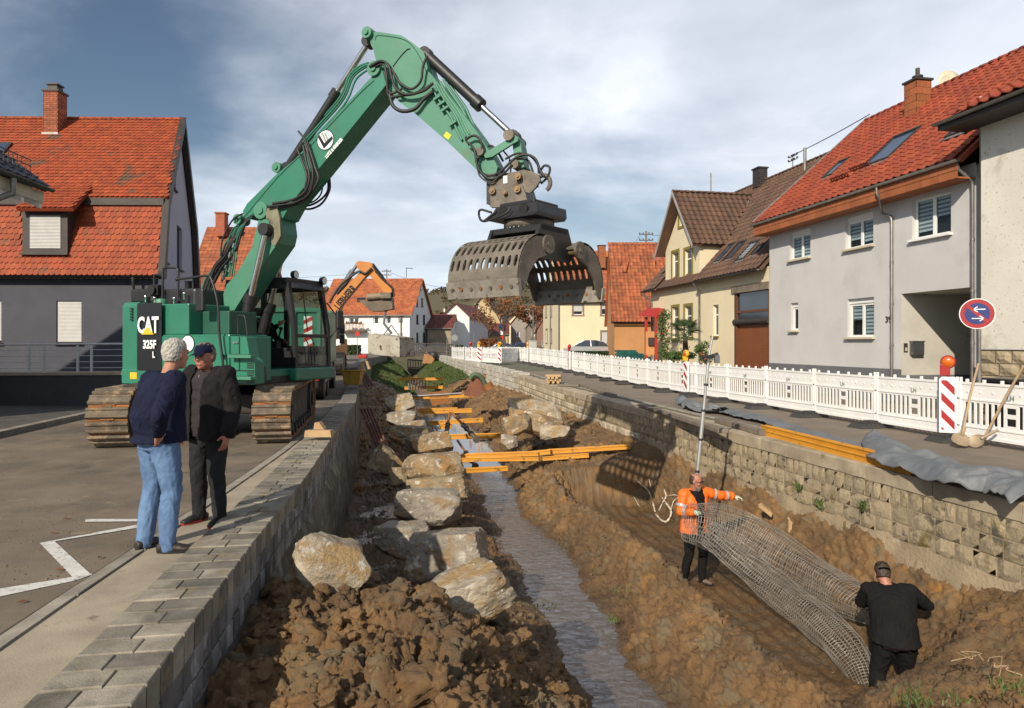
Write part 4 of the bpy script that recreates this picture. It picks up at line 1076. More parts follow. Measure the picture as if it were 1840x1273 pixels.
outl=[(t1+.01,G0),(gar[0],G0),(gar[0],gar[3]),(gar[2],gar[3]),(gar[2],G0),(ends,G0),(ends,4.75),(g1,4.75),(g1,ze),(gm,za),(g0,ze),(g0,4.75),(t1+.01,4.75)]
holes_wall(F9,outl,ow+[gw],creamr,H)
for i,h in enumerate(ow):window(F9,h,H,sill=None,surround=olive,fw=0.05,bars=True,reveal=.1)
window(F9,gw,H,sill=olive,fw=0.06,bars=True)
mb=MB()
mb.quad(DT(15,g0,4.6),DT(17.4,g0,4.6),DT(17.4,g0,ze),DT(15,g0,ze));mb.quad(DT(15,g1,4.6),DT(17.4,g1,4.6),DT(17.4,g1,ze),DT(15,g1,ze))
mb.add([DT(15,ends,G0),DT(24,ends,G0),DT(24,ends,4.7),DT(19.8,ends,10.1),DT(15,ends,4.7)],[(0,1,2,3,4)]);mb.quad(DT(24,ends,G0),DT(24,t1,G0),DT(24,t1,4.7),DT(24,ends,4.7))
mb.build('side_wall',creamr,H)
zr_=9.38;hw=(g1-g0)/2+.28;zel=6.42
for sgn in(-1,1):
 O=DT(14.5,gm+sgn*hw,zel);v_=DT(14.5,gm,zr_)-O
 Lv=v_.length
 poly=[(0,0),(1.85,0),(4.4,Lv),(0,Lv)]
 tile_roof(H,O,NN,v_,poly,0.30,0.33,'pan',tileC,150 if sgn<0 else 0)
mb=MB()
for sgn in(-1,1):
 a=DT(14.47,gm+sgn*hw,zel);b=DT(14.47,gm,zr_+.02);up=Vector((0,0,.09));mb.prism([a,b,b-ZZ*.22,a-ZZ*.2],NN*.03)
mb.build('barge_board',mat('grey_board',(0.33,0.32,0.31)),H)
mb=MB()
for sgn in(-1,1):
 a=DT(14.5,gm+sgn*(hw-.02),zel-.05);b=DT(14.5,gm,zr_-.12);mb.prism([a,b,b+NN*.5,a+NN*.5],-ZZ*.02)
mb.build('soffit',brownframe,H)
ridge_tiles(H,DT(14.5,gm,zr_+.02),DT(18.9,gm,zr_+.02),tileC)
O=DT(14.58,t1+.02,4.66);v_=DT(19.84,0,10.25)-DT(14.58,0,4.66);Lv=v_.length;vn=v_.normalized();nb=DD.cross(vn);nb=nb if nb.z>0 else-nb
def bt(Dx):return(Dx-14.58)/(19.84-14.58)*Lv
ga,gb=g0-.25-t1,g1+.25-t1;gmm=gm-t1
sk=[skylight(H,O,DD,vn,nb,[(1040+x/3.183,300+y/3.183) for x,y in q],solar=sol) for q,sol in((((780,540),(812,530),(880,437),(852,440)),0),(((845,525),(878,515),(943,422),(915,425)),0),(((900,533),(945,523),(1025,420),(975,430)),1),(((988,500),(1012,495),(1058,437),(1035,440)),0))]
cut=[(ga,-.1),(gb,-.1),(gb,bt(16.6)),(gmm,bt(18.8)),(ga,bt(16.6))]
tile_roof(H,O,DD,v_,[(0,0),(ends+.2-t1,0),(ends+.2-t1,Lv),(0,Lv)],0.30,0.33,'pan',tileC,145,holes=sk+[cut])
ridge_tiles(H,DT(19.84,t1,10.27),DT(19.84,ends+.2,10.27),tileC)
mb=MB();mb.prism([DT(19.84,t1,10.2),DT(19.84,ends+.2,10.2),DT(24.5,ends+.2,4.6),DT(24.5,t1,4.6)],(0,0,-.1));mb.build('back_roof',tileC,H)
for a,b in((t1+.03,g0-.27),(g1+.27,ends+.25)):gutter(H,DT(14.52,a,4.64),DT(14.52,b,4.64),0.075,zincdk)
sp_=F9.sz(1259,600)[0]
pipe(H,[F9.p(g0-.35,4.6,.48),F9.p(g0-.35,4.45,.45),F9.p(sp_-.1,4.2,.12),F9.p(sp_,4.05,.07),F9.p(sp_,0.4,.07)])
pipe(H,[F9.p(ends-.1,4.6,.48),F9.p(ends-.1,4.4,.45),F9.p(ends-.25,4.1,.12),F9.p(ends-.25,4.0,.07),F9.p(ends-.25,0.4,.07)])
for a in(g0-.12,):
 mb=MB();mb.tube([DT(15.05,a,4.85),DT(16.6,a,6.45)],.035,6);mb.build('flashing',leadm,H)
mb=MB();mb.tube([DT(16.7,g0-.28,6.5),DT(18.8,gm,9.35)],.04,6);mb.build('valley_flashing',leadm,H)
mb=MB();A_,B_,C_,D_2=gar
mb.box((A_,-.06,D_2-.02),(C_+.18,.04,D_2+.28),F9.M(0,0));mb.build('lintel',greywood,H)
mb=MB();zr2=1.7+(618-574)/1227*28
for a0_,a1_ in((A_,A_+.12),(C_-.14,C_)):mb.box((a0_,.02,G0),(a1_,.14,D_2-.02),F9.M(0,0))
mb.box((A_+.12,.05,3.0),(C_-.14,.14,3.1),F9.M(0,0))
gd=mb.build('garage_door',brownframe,H)
mb=MB();mb.tube([F9.p(A_,2.62,-.02),F9.p(C_,2.62,-.02)],.13,10);mb.build('roller_box',darkframe,gd)
mb=MB();z=G0
while z<2.52:mb.prism([F9.p(A_+.12,z,-.12),F9.p(C_-.14,z,-.12),F9.p(C_-.14,z+.03,-.105),F9.p(C_-.14,z+.055,-.12),F9.p(A_+.12,z+.055,-.12),F9.p(A_+.12,z+.03,-.105)][:2]+[F9.p(C_-.14,z+.056,-.112),F9.p(A_+.12,z+.056,-.112)],NN*.02);z+=.06
mb.build('slats',brownroll,gd)
mb=MB();mb.box((A_+.12,.10,2.72),(C_-.14,.12,D_2-.02),F9.M(0,0));mb.build('fanlight',darkglass,gd)
cb=DT(19.6,32.7,9.9);chimney(H,cb,.6,.5,.95,darkframe,darkframe,DD,True,.12,.3)
pipe(H,[DT(19.3,28.4,9.3),DT(19.3,28.4,10.6),DT(19.3,28.4,10.75)],.07,zinc,False,'vent_pipe')
pipe(H,[DT(16.6,gm,9.4),DT(16.6,gm,10.2),DT(16.6,gm,10.4)],.03,zinc,False,'vent_pipe')
mb=MB();b0_=DT(19.8,30.1,10.2);mb.tube([b0_,b0_+ZZ*.75],.02,6)
for z_ in(.45,.65):mb.tube([b0_+ZZ*z_-DD*.35,b0_+ZZ*z_+DD*.35],.02,6);[mb.ball(b0_+ZZ*(z_+.06)+DD*q_,.05,5) for q_ in(-.35,-.1,.1,.35)]
mb.build('wire_bracket',darkframe,H)
H=empty('orange_house',(8,46,0.35),'orange rendered house with old steep red roof and teal tiled base','house')
A=Vector((6.75,45,0));B=Vector((7.25,52,0));C=Vector((13.2,45,0));E=Vector((13.2,52,0));zb=.3;ze=3.25;zr3=8.75;mY=48.5
FO=VP(A,(1,0,0),(0,-1,0))
holes_wall(FO,[(0,zb),(6.45,zb),(6.45,ze),(0,ze)],[],oranger,H)
mb=MB();mb.add([Vector((A.x,A.y,zb)),Vector((B.x,B.y,zb)),Vector((B.x,B.y,ze)),Vector((6.98,mY,zr3-.1)),Vector((A.x,A.y,ze))],[(0,1,2,3,4)])
mb.add([Vector((C.x,C.y,zb)),Vector((E.x,E.y,zb)),Vector((E.x,E.y,ze)),Vector((C.x,mY,zr3-.1)),Vector((C.x,C.y,ze))],[(0,1,2,3,4)])
mb.quad(Vector((B.x,B.y,zb)),Vector((E.x,E.y,zb)),Vector((E.x,E.y,ze)),Vector((B.x,B.y,ze)))
mb.build('side_wall',oranger,H)
O=Vector((6.55,44.75,3.12));v_=Vector((0,mY-44.75,zr3-3.12))
tile_roof(H,O,(1,0,0),v_,[(0,0),(6.8,0),(6.8,v_.length),(0.30,v_.length)],.26,.30,'pan',tileE,0)
mb=MB();mb.prism([Vector((6.85,mY,zr3-.03)),Vector((13.3,mY,zr3-.03)),Vector((13.3,52.2,3.1)),Vector((7.05,52.2,3.1))],(0,0,-.1));mb.build('back_roof',tileE,H)
mb=MB();mb.prism([Vector((6.5,44.72,3.15)),Vector((6.5,44.72,3.0)),Vector((6.85,mY,zr3-.15)),Vector((6.85,mY,zr3+.03))],(0.04,0,0));mb.build('barge_board',darkframe,H)
ridge_tiles(H,Vector((6.8,mY,zr3)),Vector((13.3,mY,zr3)),tileE)
gutter(H,Vector((6.5,44.68,3.1)),Vector((13.3,44.68,3.1)),.07,zincdk)
mb=MB();z=zb;r=0
while z<1.25:
 x=0.0+(.12 if r%2 else 0)
 lim=2.5-(.25*max(0,r-3))
 while x<lim:mb.box((x+.006,-.03,z+.005),(x+.234,0,z+.105),FO.M(0,0));x+=.24
 z+=.11;r+=1
mb.build('tile_base',teal_tile,H,kind='stuff')
for px_,py_,rr in((1180,462,.32),):
 q=WP(px_,py_,45.3);mb=MB();mb.lathe([(0.001,0.0),(rr*.6,.03),(rr,.12),(rr*.98,.13),(rr*.5,.05),(0.002,0.03)],MX(q,(1,0,0),(0,.3,1)),18);mb.tube([q-Vector((0,-.1,0)),q+Vector((0,.5,-.7))],.03,6);mb.build('satellite_dish',mat('dish_red',(0.30,0.10,0.06)),H)
pipe(H,[WP(1115,478,46.5),WP(1117,470,46),WP(1117,440,46)],.05,tileE,False,'vent_pipe')
H=empty('pale_yellow_house',(6,64,0.35),'pale yellow house with brown window surrounds behind the parked car','house')
A=WP(1005,600,62);A.z=0;C=Vector((9.4,62,0));B=WP(976,600,76);B.z=0
FY=VP(A,(1,0,0),(0,-1,0));W_=C.x-A.x;ze=5.74;Ls=(B-A).length;FS=VP(A,(B-A),(-1,-.2,0))
yw=[hpx(FY,1030,545,1047,566),hpx(FY,1081,545,1094,566),hpx(FY,1081,596,1093,616)]
holes_wall(FY,[(0,.3),(W_,.3),(W_,ze),(0,ze)],yw,cream2,H)
for i,h in enumerate(yw):window(FY,h,H,surround=brownsurr,sill=None,shutter=(.7,.5,1.0)[i],fw=.06)
sw=[hpx(FS,980,547,983,570),hpx(FS,989,547,992,569),hpx(FS,981,593,984,616),hpx(FS,989,593,992,616)]
holes_wall(FS,[(0,.3),(Ls,.3),(Ls,ze),(0,ze)],sw,cream2,H)
for h in sw:window(FS,h,H,surround=brownsurr,sill=None,shutter=1.0,fw=.06)
ys=67.5
for(xa,ridge_,nm_) in((A.x-.3,10.9,'roof'),):
 O=Vector((xa,61.6,5.62));v_=Vector((0,ys-61.6,ridge_-5.62))
 tile_roof(H,O,(1,0,0),v_,[(0,0),(5.6,0),(5.6,v_.length),(0,v_.length)],.30,.34,'flat',tileD,0)
mb=MB();mb.prism([Vector((A.x-.3,ys,10.85)),Vector((9.7,ys,10.85)),Vector((9.7,76,5.6)),Vector((B.x-.3,76,5.6))],(0,0,-.1));mb.build('back_roof',tileD,H)
mb=MB();mb.quad(C+ZZ*.3,Vector((9.4,76,.3)),Vector((9.4,76,ze)),C+ZZ*ze);mb.quad(Vector((B.x,B.y,.3)),Vector((9.4,76,.3)),Vector((9.4,76,ze)),Vector((B.x,B.y,ze)))
mb.add([Vector((A.x,62,ze)),Vector((B.x,76,ze)),Vector((A.x-.2,ys,10.7))],[(0,1,2)]);mb.build('side_wall',cream2,H)
gutter(H,Vector((A.x-.3,61.5,5.6)),Vector((9.5,61.5,5.6)),.09,zincdk)
chimney(H,WP(1081,520,65)+ZZ*2.0,.7,.7,2.1,cladding,darkframe)
pipe(H,[A+Vector((-.05,-.1,5.5)),A+Vector((-.05,-.1,5.2)),A+Vector((-.05,-.1,.3))],.06,zinc,False)
pipe(H,[FS.p(Ls*.45,5.5,.1),FS.p(Ls*.45,5.2,.1),FS.p(Ls*.45,.3,.1)],.06,zinc,False)
H=empty('grey_mansard_house',(-16,26,0),'dark grey house with orange beaver-tail mansard roof and white roller shutters','house')
u_=Vector((1,.02,0)).normalized();A=WP(284,600,25);A.z=0;A0=A-u_*11.5;gd_=Vector((-.3,.954,0)).normalized();B=A+gd_*9.2;B0=B-u_*11.5
FL=VP(A0,u_,(0,-1,0));FG=VP(A,gd_,(1,.3,0));LW=11.5
def lw_(x0,y0,x1,y1):return hpx(FL,x0,y0,x1,y1)
lws=[lw_(101,541,146,616),lw_(-45,541,2,616)]
holes_wall(FL,[(0,-.1),(LW,-.1),(LW,4.3),(0,4.3)],lws,dgreyr_shade,H)
for h in lws:window(FL,h,H,frame=darkframe,sill=darkframe,shutter=.96,fw=.06)
gws=[hpx(FG,311,292,316,341),hpx(FG,289.5,388,300.5,470),hpx(FG,317.6,408,326.7,484)]
zk=7.2;zr4=11.35
holes_wall(FG,[(0,-.1),(9.2,-.1),(9.2,4.3),(8.0,zk),(4.6,zr4-.1),(1.0,zk),(0,4.3)],gws,gabler,H)
for h in gws:window(FG,h,H,frame=darkframe,sill=darkframe,fw=.05,silld=.1)
mb=MB();mb.add([FG.p(a,z,-11.4) for a,z in[(0,-.1),(9.2,-.1),(9.2,4.3),(8.0,zk),(4.6,zr4-.1),(1.0,zk),(0,4.3)]],[tuple(range(7))]);mb.quad(B-ZZ*.1,B0-ZZ*.1,B0+ZZ*4.3,B+ZZ*4.3);mb.build('side_wall',dgreyr_shade,H)
gv=Vector((gd_.x,gd_.y,0))
O1=FL.p(0,4.16,.28);lo_v=Vector((0,0,0))+gd_*1.05+ZZ*3.05;sk_=lo_v.length
lowp=[(0,0),(LW+.30,0),(LW+.30,sk_),(0,sk_)]
def perp(u,v):v=Vector(v);return v-u*v.dot(u)
v1=perp(u_,lo_v);lean1=lo_v.dot(u_);n1=u_.cross(v1.normalized())
dm=[]
q0=[on_plane(x,y,O1,n1)-O1 for x,y in((40,378),(121,378),(121,458),(40,458))];dm=[(q.dot(u_),q.dot(v1.normalized())) for q in q0]
tile_roof(H,O1,u_,v1,[(0,0),(LW+.12,0),(LW+.12+lean1,v1.length),(0,v1.length)],.195,.235,'beaver',tileA,298,holes=[dm])
O2=FL.p(0,zk-.03,-.55);up_v=(FG.p(4.6,zr4,0)-FG.p(.55,zk-.03,0));v2=perp(u_,up_v);lean2=up_v.dot(u_)
x2=(FG.p(.55,0,0)-FL.p(0,0,-.55)).dot(u_)+.2
n2=u_.cross(v2.normalized())
cbq=on_plane(89,243,O2,n2)
tile_roof(H,O2,u_,v2,[(0,0),(x2,0),(x2+lean2,v2.length),(0,v2.length)],.185,.215,'beaver',tileA,0)
mb=MB();a=FG.p(4.6,zr4-.05,0.2);
mb.prism([a,a-u_*12,FG.p(8.6,zk,.2)-u_*12,FG.p(8.6,zk,.2)],-ZZ*.1);mb.prism([FG.p(8.4,zk,.2),FG.p(8.4,zk,.2)-u_*12,FG.p(9.5,4.2,.2)-u_*12,FG.p(9.5,4.2,.2)],-ZZ*.1);mb.build('back_roof',tileA,H)
ridge_tiles(H,FG.p(4.6,zr4+.02,.2)-u_*11.5,FG.p(4.6,zr4+.02,.2),tileA,.12,.37)
mb=MB();vp_=[(-.35,4.1),(-.35,4.32),(.62,zk+.05),(4.6,zr4+.12),(8.5,zk+.05),(9.55,4.3),(9.55,4.1),(9.0,4.1),(8.15,zk-.25),(4.6,zr4-.28),(.95,zk-.25),(.05,4.1)]
mb.prism([FG.p(a,z,.05) for a,z in vp_],FG.n*.22);mb.build('barge_board',darkframe,H)
mb=MB();mb.prism([FL.p(0,zk-.32,-.50),FL.p(x2-.1,zk-.32,-.50),FL.p(x2-.1,zk-.06,-.50),FL.p(0,zk-.06,-.50)],Vector((0,.5,0)));mb.build('fascia',darkframe,H)
mb=MB();mb.box((0,-.16,4.06),(LW+.25,0,4.14),FL.M(0,0));mb.build('eaves_board',darkframe,H)
gutter(H,FL.p(-.2,4.16,.36),FL.p(LW+.3,4.16,.36),.07,zincdk)
pd=FL.sz(248,500)[0]
pipe(H,[FL.p(pd,4.1,.36),FL.p(pd,3.9,.34),FL.p(pd-.1,3.5,.1),FL.p(pd-.12,3.3,.06),FL.p(pd-.12,.2,.06)],.05,zincdk,False)
a0,z0=FL.sz(40,455,.1);a1,z1=FL.sz(121,380,.1)
mb=MB();mb.box((a0,-.1,z0),(a1,1.5,z1),FL.M(0,0));dr=mb.build('dormer',darkframe,H)
b0,y0=FL.sz(54,447,.1);b1,y1=FL.sz(109,388,.1)
mb=MB();z=y1
while z>y0+.02:mb.add([FL.p(b0,z,.115),FL.p(b1,z,.115),FL.p(b1,z-.03,.128),FL.p(b0,z-.03,.128),FL.p(b1,z-.052,.112),FL.p(b0,z-.052,.112)],[(0,1,2,3),(3,2,4,5)]);z-=.052
mb.build('shutter',shutterm,dr)
mb=MB();mb.box((a0-.05,-.2,z0-.07),(a1+.05,-.1,z0),FL.M(0,0));mb.build('sill',darkframe,dr)
O3=FL.p(FL.sz(28,373,.45)[0],FL.sz(75,374,.45)[1],.45);L3=FL.sz(130,373,.45)[0]-FL.sz(28,373,.45)[0];v3=Vector((0,1,.0))*1.6+ZZ*1.25
tile_roof(H,O3,u_,perp(u_,v3),[(0,0),(L3,0),(L3-.15,v3.length),(.15,v3.length)],.185,.215,'beaver',tileA,0)
cb=Vector((cbq.x,cbq.y+.35,cbq.z-.5));cc,cM=chimney(H,cb,.60,.62,2.35,chimbrick,darkframe,u_,True,.085,.27)
mb=MB();mb.box((-.2,-.2,2.42),(.2,.2,2.62),cM);mb.box((-.24,-.24,2.66),(.24,.24,2.72),cM);mb.build('flue',darkframe,cc)
mb=MB();mb.box((-.34,-.36,.30),(.34,-.30,.62),cM);mb.build('flashing',leadm,cc)
mb=MB();q=on_plane(-2,272,O2,n2);mb.box((-.5,-.35,0),(.35,.5,.12),MX(q,u_,v2,n2));w_=mb.build('roof_window',darkframe,H)
mb=MB();mb.box((-.42,-.27,.12),(.27,.4,.13),MX(q,u_,v2,n2));mb.build('pane',skyglass,w_)
H=empty('ramp_wall',(-13,18,0),'low dark ramp wall in front of the mansard house','wall')
P1=WP(-60,675,18.3);P2=WP(232,671,18.0)
mb=MB();ud=(P2-P1).normalized();ud.z=0
a=Vector((P1.x,P1.y,-.02));b=Vector((P2.x,P2.y,-.02));bk=Vector((0,.9,0))
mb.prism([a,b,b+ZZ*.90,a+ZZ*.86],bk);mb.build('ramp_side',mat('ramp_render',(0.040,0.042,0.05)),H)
mb=MB();mb.prism([a-Vector((0,.05,0))+ZZ*.86,b-Vector((0,.05,0))+ZZ*.90,b-Vector((0,.05,0))+ZZ*.97,a-Vector((0,.05,0))+ZZ*.93],bk+Vector((0,.1,0)));mb.build('ramp_coping',concrete,H)
steel=mat('galvanised_steel',(0.60,0.61,0.62),(0.50,0.51,0.52),4,0.4,metal=0.2,bump=0.02)
rl=empty('steel_railing',a+ZZ*.9,'galvanised steel railing with thin horizontal rods on the ramp wall','railing')
L=(b-a).length
def rp(s,z):return a.lerp(b,s/L)+ZZ*(.93+.04*s/L+z)+Vector((0,.06,0))
for x in(46,74,137,163,228,-18,-45):
 s_=(WP(x,650,18.1).x-a.x)/(b.x-a.x)*L
 mb=MB();mb.box((-.025,-.02,0),(.025,.02,.72),Matrix.Translation(rp(s_,0)));mb.build('post',steel,rl)
mb=MB();mb.tube([rp(0,.75),rp(L*.4,.755),rp(L,.75)],.026,8);mb.build('handrail',steel,rl)
for k_ in range(4):
 mb=MB();mb.tube([rp(0,.12+k_*.16),rp(L,.12+k_*.16)],.009,6);mb.build('rod',steel,rl)
H=empty('dark_roofed_house',(-14,14,0),'dark blue tiled roof corner with pale rafters and gutter at the left border','house')
Ec=WP(88,338,16.0);ue=Vector((0.1,-1,0)).normalized();zE=Ec.z;vr=Vector((-1.0,0,0.73));L4=3.6
nv_=tile_roof(H,Ec,ue,vr,[(0,0),(L4,0),(L4,6),(0,6)],.30,.34,'flat',tileG,0)
gutter(H,Ec-ue*.05-Vector((-.05,0,.03)),Ec+ue*L4-Vector((-.05,0,.03)),.07,zincdk)
mb=MB();q=Ec+Vector((-.12,0,-.10));mb.prism([q,q+ue*L4,q+ue*L4-ZZ*.26,q-ZZ*.26],Vector((-.04,0,0)));mb.build('fascia',beige,H)
for i in range(6):
 mb=MB();q=Ec+ue*(.02+.66*i)+Vector((-.17,0,-.36));mb.prism([q,q+ue*.1,q+ue*.1-ZZ*.13,q-ZZ*.13],Vector((-1.25,0,.5)));mb.build('rafter',whiter,H)
mb=MB();q=Ec+Vector((-.17,0,-.15));mb.prism([q,q+ue*L4,q+ue*L4+Vector((-5.8,0,4.2)),q+Vector((-5.8,0,4.2))],ZZ*-.03);mb.build('soffit',darkframe,H)
mb=MB();xw=-13.0
mb.box((xw-9,12.5,-.1),(xw,15.7,zE+.5));mb.build('wall',whiter,H)
mb=MB();mb.add([Vector((xw,15.7,zE+.4)),Vector((xw-9,15.7,zE+.4)),Vector((xw-4.5,15.7,zE+4.2)),Vector((xw,12.5,zE+.4)),Vector((xw-9,12.5,zE+.4)),Vector((xw-4.5,12.5,zE+4.2))],[(0,1,2),(3,5,4)]);mb.build('gable',whiter,H)
mb=MB();a=Ec+vr*6;mb.prism([a,a+ue*L4,a+ue*L4+Vector((-5,0,-3.6)),a+Vector((-5,0,-3.6))],ZZ*-.1);mb.build('back_roof',tileG,H)
mb=MB()
for i in range(19):p=Ec+ue*(.05+.16*i)+vr*.42;mb.tube([p,p+ZZ*.34],.012,5)
for z_ in(.06,.2,.34):mb.tube([Ec+ue*.0+vr*.42+ZZ*z_,Ec+ue*3.2+vr*.42+ZZ*z_],.013,5)
mb.build('snow_fence',zincdk,H)
pipe(H,[Ec+ue*1.35-ZZ*.1,Ec+ue*1.35-ZZ*.42,Ec+ue*1.6-ZZ*.7+Vector((-.5,0,0)),Ec+ue*1.7-ZZ*.9+Vector((-1.2,0,0))],.07,zinc,False)
# --- machines
teal=mat('teal_paint',(0.022,0.175,0.108),(0.018,0.145,0.090),1.2,0.45,bump=0.04,bscale=8,spots=(2.4,0.55,(0.040,0.125,0.080),0.18),spots2=(11,0.63,(0.070,0.095,0.058),0.06),coat=0.12)
tealold=mat('worn_teal_paint',(0.062,0.215,0.138),(0.044,0.175,0.110),1.6,0.5,bump=0.05,bscale=12,spots=(3.0,0.57,(0.085,0.150,0.095),0.16),spots2=(14,0.64,(0.075,0.075,0.045),0.05))
blackm=mat('black_metal',(0.018,0.018,0.020),(0.012,0.012,0.013),3,0.45,bump=0.05)
blackp=mat('black_panel',(0.012,0.012,0.014),(0.010,0.010,0.011),2,0.3,bump=0,spots=(5,0.66,(0.04,0.035,0.03),0.1))
rubber=mat('black_rubber',(0.022,0.021,0.021),(0.015,0.015,0.015),6,0.55,bump=0.05,spots=(7,0.62,(0.06,0.05,0.04),0.1))
chrome=mat('chrome_rod',(0.62,0.60,0.58),(0.55,0.53,0.51),3,0.16,metal=1.0,bump=0)
whitep=mat('white_decal',(0.78,0.78,0.78),(0.74,0.74,0.74),3,0.4,bump=0)
yellowp=mat('yellow_decal',(0.75,0.45,0.02),(0.7,0.42,0.02),3,0.4,bump=0)
lemon=mat('lemon_decal',(0.62,0.56,0.02),(0.58,0.52,0.02),20,0.5,bump=0,spots=(30,0.60,(0.1,0.1,0.02),0.03))
dirtysteel=mat('muddy_steel',(0.17,0.145,0.115),(0.10,0.088,0.072),4,0.65,metal=0.25,bump=0.4,bscale=20,spots=(5.5,0.58,(0.075,0.045,0.025),0.08),spots2=(9,0.64,(0.27,0.20,0.13),0.06))
shoem=mat('track_shoe',(0.150,0.120,0.082),(0.080,0.066,0.050),6,0.8,metal=0.1,bump=0.6,bscale=22,rnd=0.25,spots=(5,0.53,(0.28,0.20,0.12),0.1),spots2=(3,0.62,(0.24,0.095,0.025),0.08))
rustm=mat('rusty_track',(0.30,0.120,0.030),(0.20,0.075,0.022),5,0.85,bump=0.5,bscale=25,spots=(7,0.6,(0.10,0.07,0.05),0.08))
trackdark=mat('track_frame_mud',(0.055,0.046,0.038),(0.032,0.027,0.023),4,0.85,bump=0.6,bscale=15,spots=(3,0.6,(0.15,0.10,0.06),0.1))
cabglass=glass_mat('cab_glass',(0.72,0.80,0.78),0.0)
jawm=mat('jaw_plate',(0.175,0.152,0.122),(0.115,0.099,0.080),3.5,0.6,metal=0.2,bump=0.35,bscale=30,spots=(4.5,0.63,(0.075,0.048,0.026),0.05),spots2=(8,0.66,(0.12,0.085,0.05),0.05))
lipm=mat('jaw_lip',(0.29,0.265,0.225),(0.19,0.17,0.145),5,0.55,metal=0.3,bump=0.3,bscale=30,spots=(7,0.60,(0.10,0.06,0.03),0.04))
def crv(pts,n=6):
 P=[Vector(p) for p in pts];P=[P[0]*2-P[1]]+P+[P[-1]*2-P[-2]];o_=[]
 for i in range(1,len(P)-2):
  a,b,c,d=P[i-1:i+3]
  for k in range(n):
   t=k/n;o_.append(((b*2)+(c-a)*t+(a*2-b*5+c*4-d)*t*t+(b*3-a-c*3+d)*t**3)*0.5)
 o_.append(P[-2]);return o_
C0=Vector((-5.68,13.4,0));TH=R(22);fw_=Vector((math.cos(TH),-math.sin(TH),0));rt_=Vector((-math.sin(TH),-math.cos(TH),0))
BM=MX(C0,fw_,-rt_,ZZ)
BP=VP(C0,fw_,rt_)
EX=empty('green_excavator',C0,'large green tracked excavator with raised boom and black CAT 325F L counterweight','excavator')
YS=1.38
def sp(px,py,o=YS):return BP.sz(px,py,o)
# --- turntable and deck
mb=MB();mb.lathe([(.62,.78),(.62,.98)],Matrix.Translation(C0),28);mb.build('turntable',blackm,EX)
mb=MB();mb.box((-1.0,-1.3,.97),(1.45,1.3,1.10),BM);mb.build('deck',blackm,EX)
# --- counterweight: curved block
arc=[]
a_s=math.atan2(-YS,-1.02)
N_=22
pr=[]
for i in range(N_+1):
 a=math.pi+(a_s+math.pi)*1.0*(1-2*i/N_)*-1 if False else None
ang0=math.pi-math.asin(YS/1.72);
pts=[(1.72*math.cos(ang0+(2*math.pi-2*ang0)*i/N_),1.72*math.sin(ang0+(2*math.pi-2*ang0)*i/N_)) for i in range(N_+1)]
def cw_ring(sc,z):return[(x*sc if x<-1.0 else x,y*sc,z) for x,y in pts]+[(-.62,-YS*sc,z),(-.62,YS*sc,z)]
rings=[cw_ring(.96,.93),cw_ring(1.0,.98),cw_ring(1.0,1.22),cw_ring(.992,1.24),cw_ring(.992,2.38),cw_ring(.97,2.45),cw_ring(.94,2.46)]
k=len(rings[0]);vs=[v for r_ in rings for v in r_];fs=[(i*k+j,i*k+(j+1)%k,(i+1)*k+(j+1)%k,(i+1)*k+j) for i in range(len(rings)-1) for j in range(k)]
mb=MB();mb.add(vs,fs,0,False,BM);mb.add(rings[0],[tuple(range(k-1,-1,-1))],0,False,BM);mb.add(rings[-1],[tuple(range(k))],0,False,BM)
cw=mb.build('counterweight',teal,EX)
def cyl_hit(px,rad=1.72):
 k_=(px-920)/FPX;d=Vector((k_,1,0));c=C0
 A=d.dot(d);B_=-2*d.dot(c);Cc=c.dot(c)-rad*rad;disc=B_*B_-4*A*Cc
 if disc<0:return None
 return d*((-B_-math.sqrt(disc))/(2*A))
loc=BM.inverted()
def side_pt(px):
 h=cyl_hit(px);q=loc@h if h is not None else None
 if q is None or q.y<-YS:
  s_,_=sp(px,600);return Vector((s_,-YS,0)),Vector((0,-1,0))
 return Vector((q.x,q.y,0)),Vector((q.x,q.y,0)).normalized()
def wrap(px0,px1,z0,z1,off,m,name,parent,n=10):
 vs=[];
 for i in range(n+1):
  p,nn_=side_pt(px0+(px1-px0)*i/n);q=p+nn_*off;vs+=[(q.x,q.y,z0),(q.x,q.y,z1)]
 mb=MB();mb.add(vs,[(2*i,2*i+2,2*i+3,2*i+1) for i in range(n)],0,True,BM)
 b=len(mb.v);vs2=[]
 for i in range(n+1):
  p,nn_=side_pt(px0+(px1-px0)*i/n);vs2+=[(p.x,p.y,z0),(p.x,p.y,z1)]
 mb.add(vs+vs2,[(2*i+1,2*i+3,2*(n+1)+2*i+3,2*(n+1)+2*i+1) for i in range(n)]+[(0,1,2*n+3,2*n+2),(2*n,2*n+1,4*n+3,4*n+2)],0,False,BM)
 return mb.build(name,m,parent)
lp=wrap(247,291,1.22,2.43,.012,blackp,'logo_panel',cw)
p,nn_=side_pt(263);q,_=side_pt(274);tx=(q-p).normalized();mid=(p+q)/2
nrm_=Vector((-tx.y,tx.x,0));nrm_=nrm_ if nrm_.dot(nn_)>0 else-nrm_
def LM(z,dx=0,off=.032):return BM@MX(mid+tx*dx+nrm_*off+ZZ*z,tx,ZZ,nrm_)
hlf=(q-p).length*26.0/11/2
mb=MB();text_mb('CAT',.40,LM(2.02),mb,0,.006,sx=0.66,bold=.012)
text_mb('325F',.205,LM(1.68,.04),mb,0,.005,sx=0.80,bold=.008);text_mb('L',.15,LM(1.50,.14),mb,0,.005,sx=.8,bold=.006);mb.build('lettering',whitep,cw)
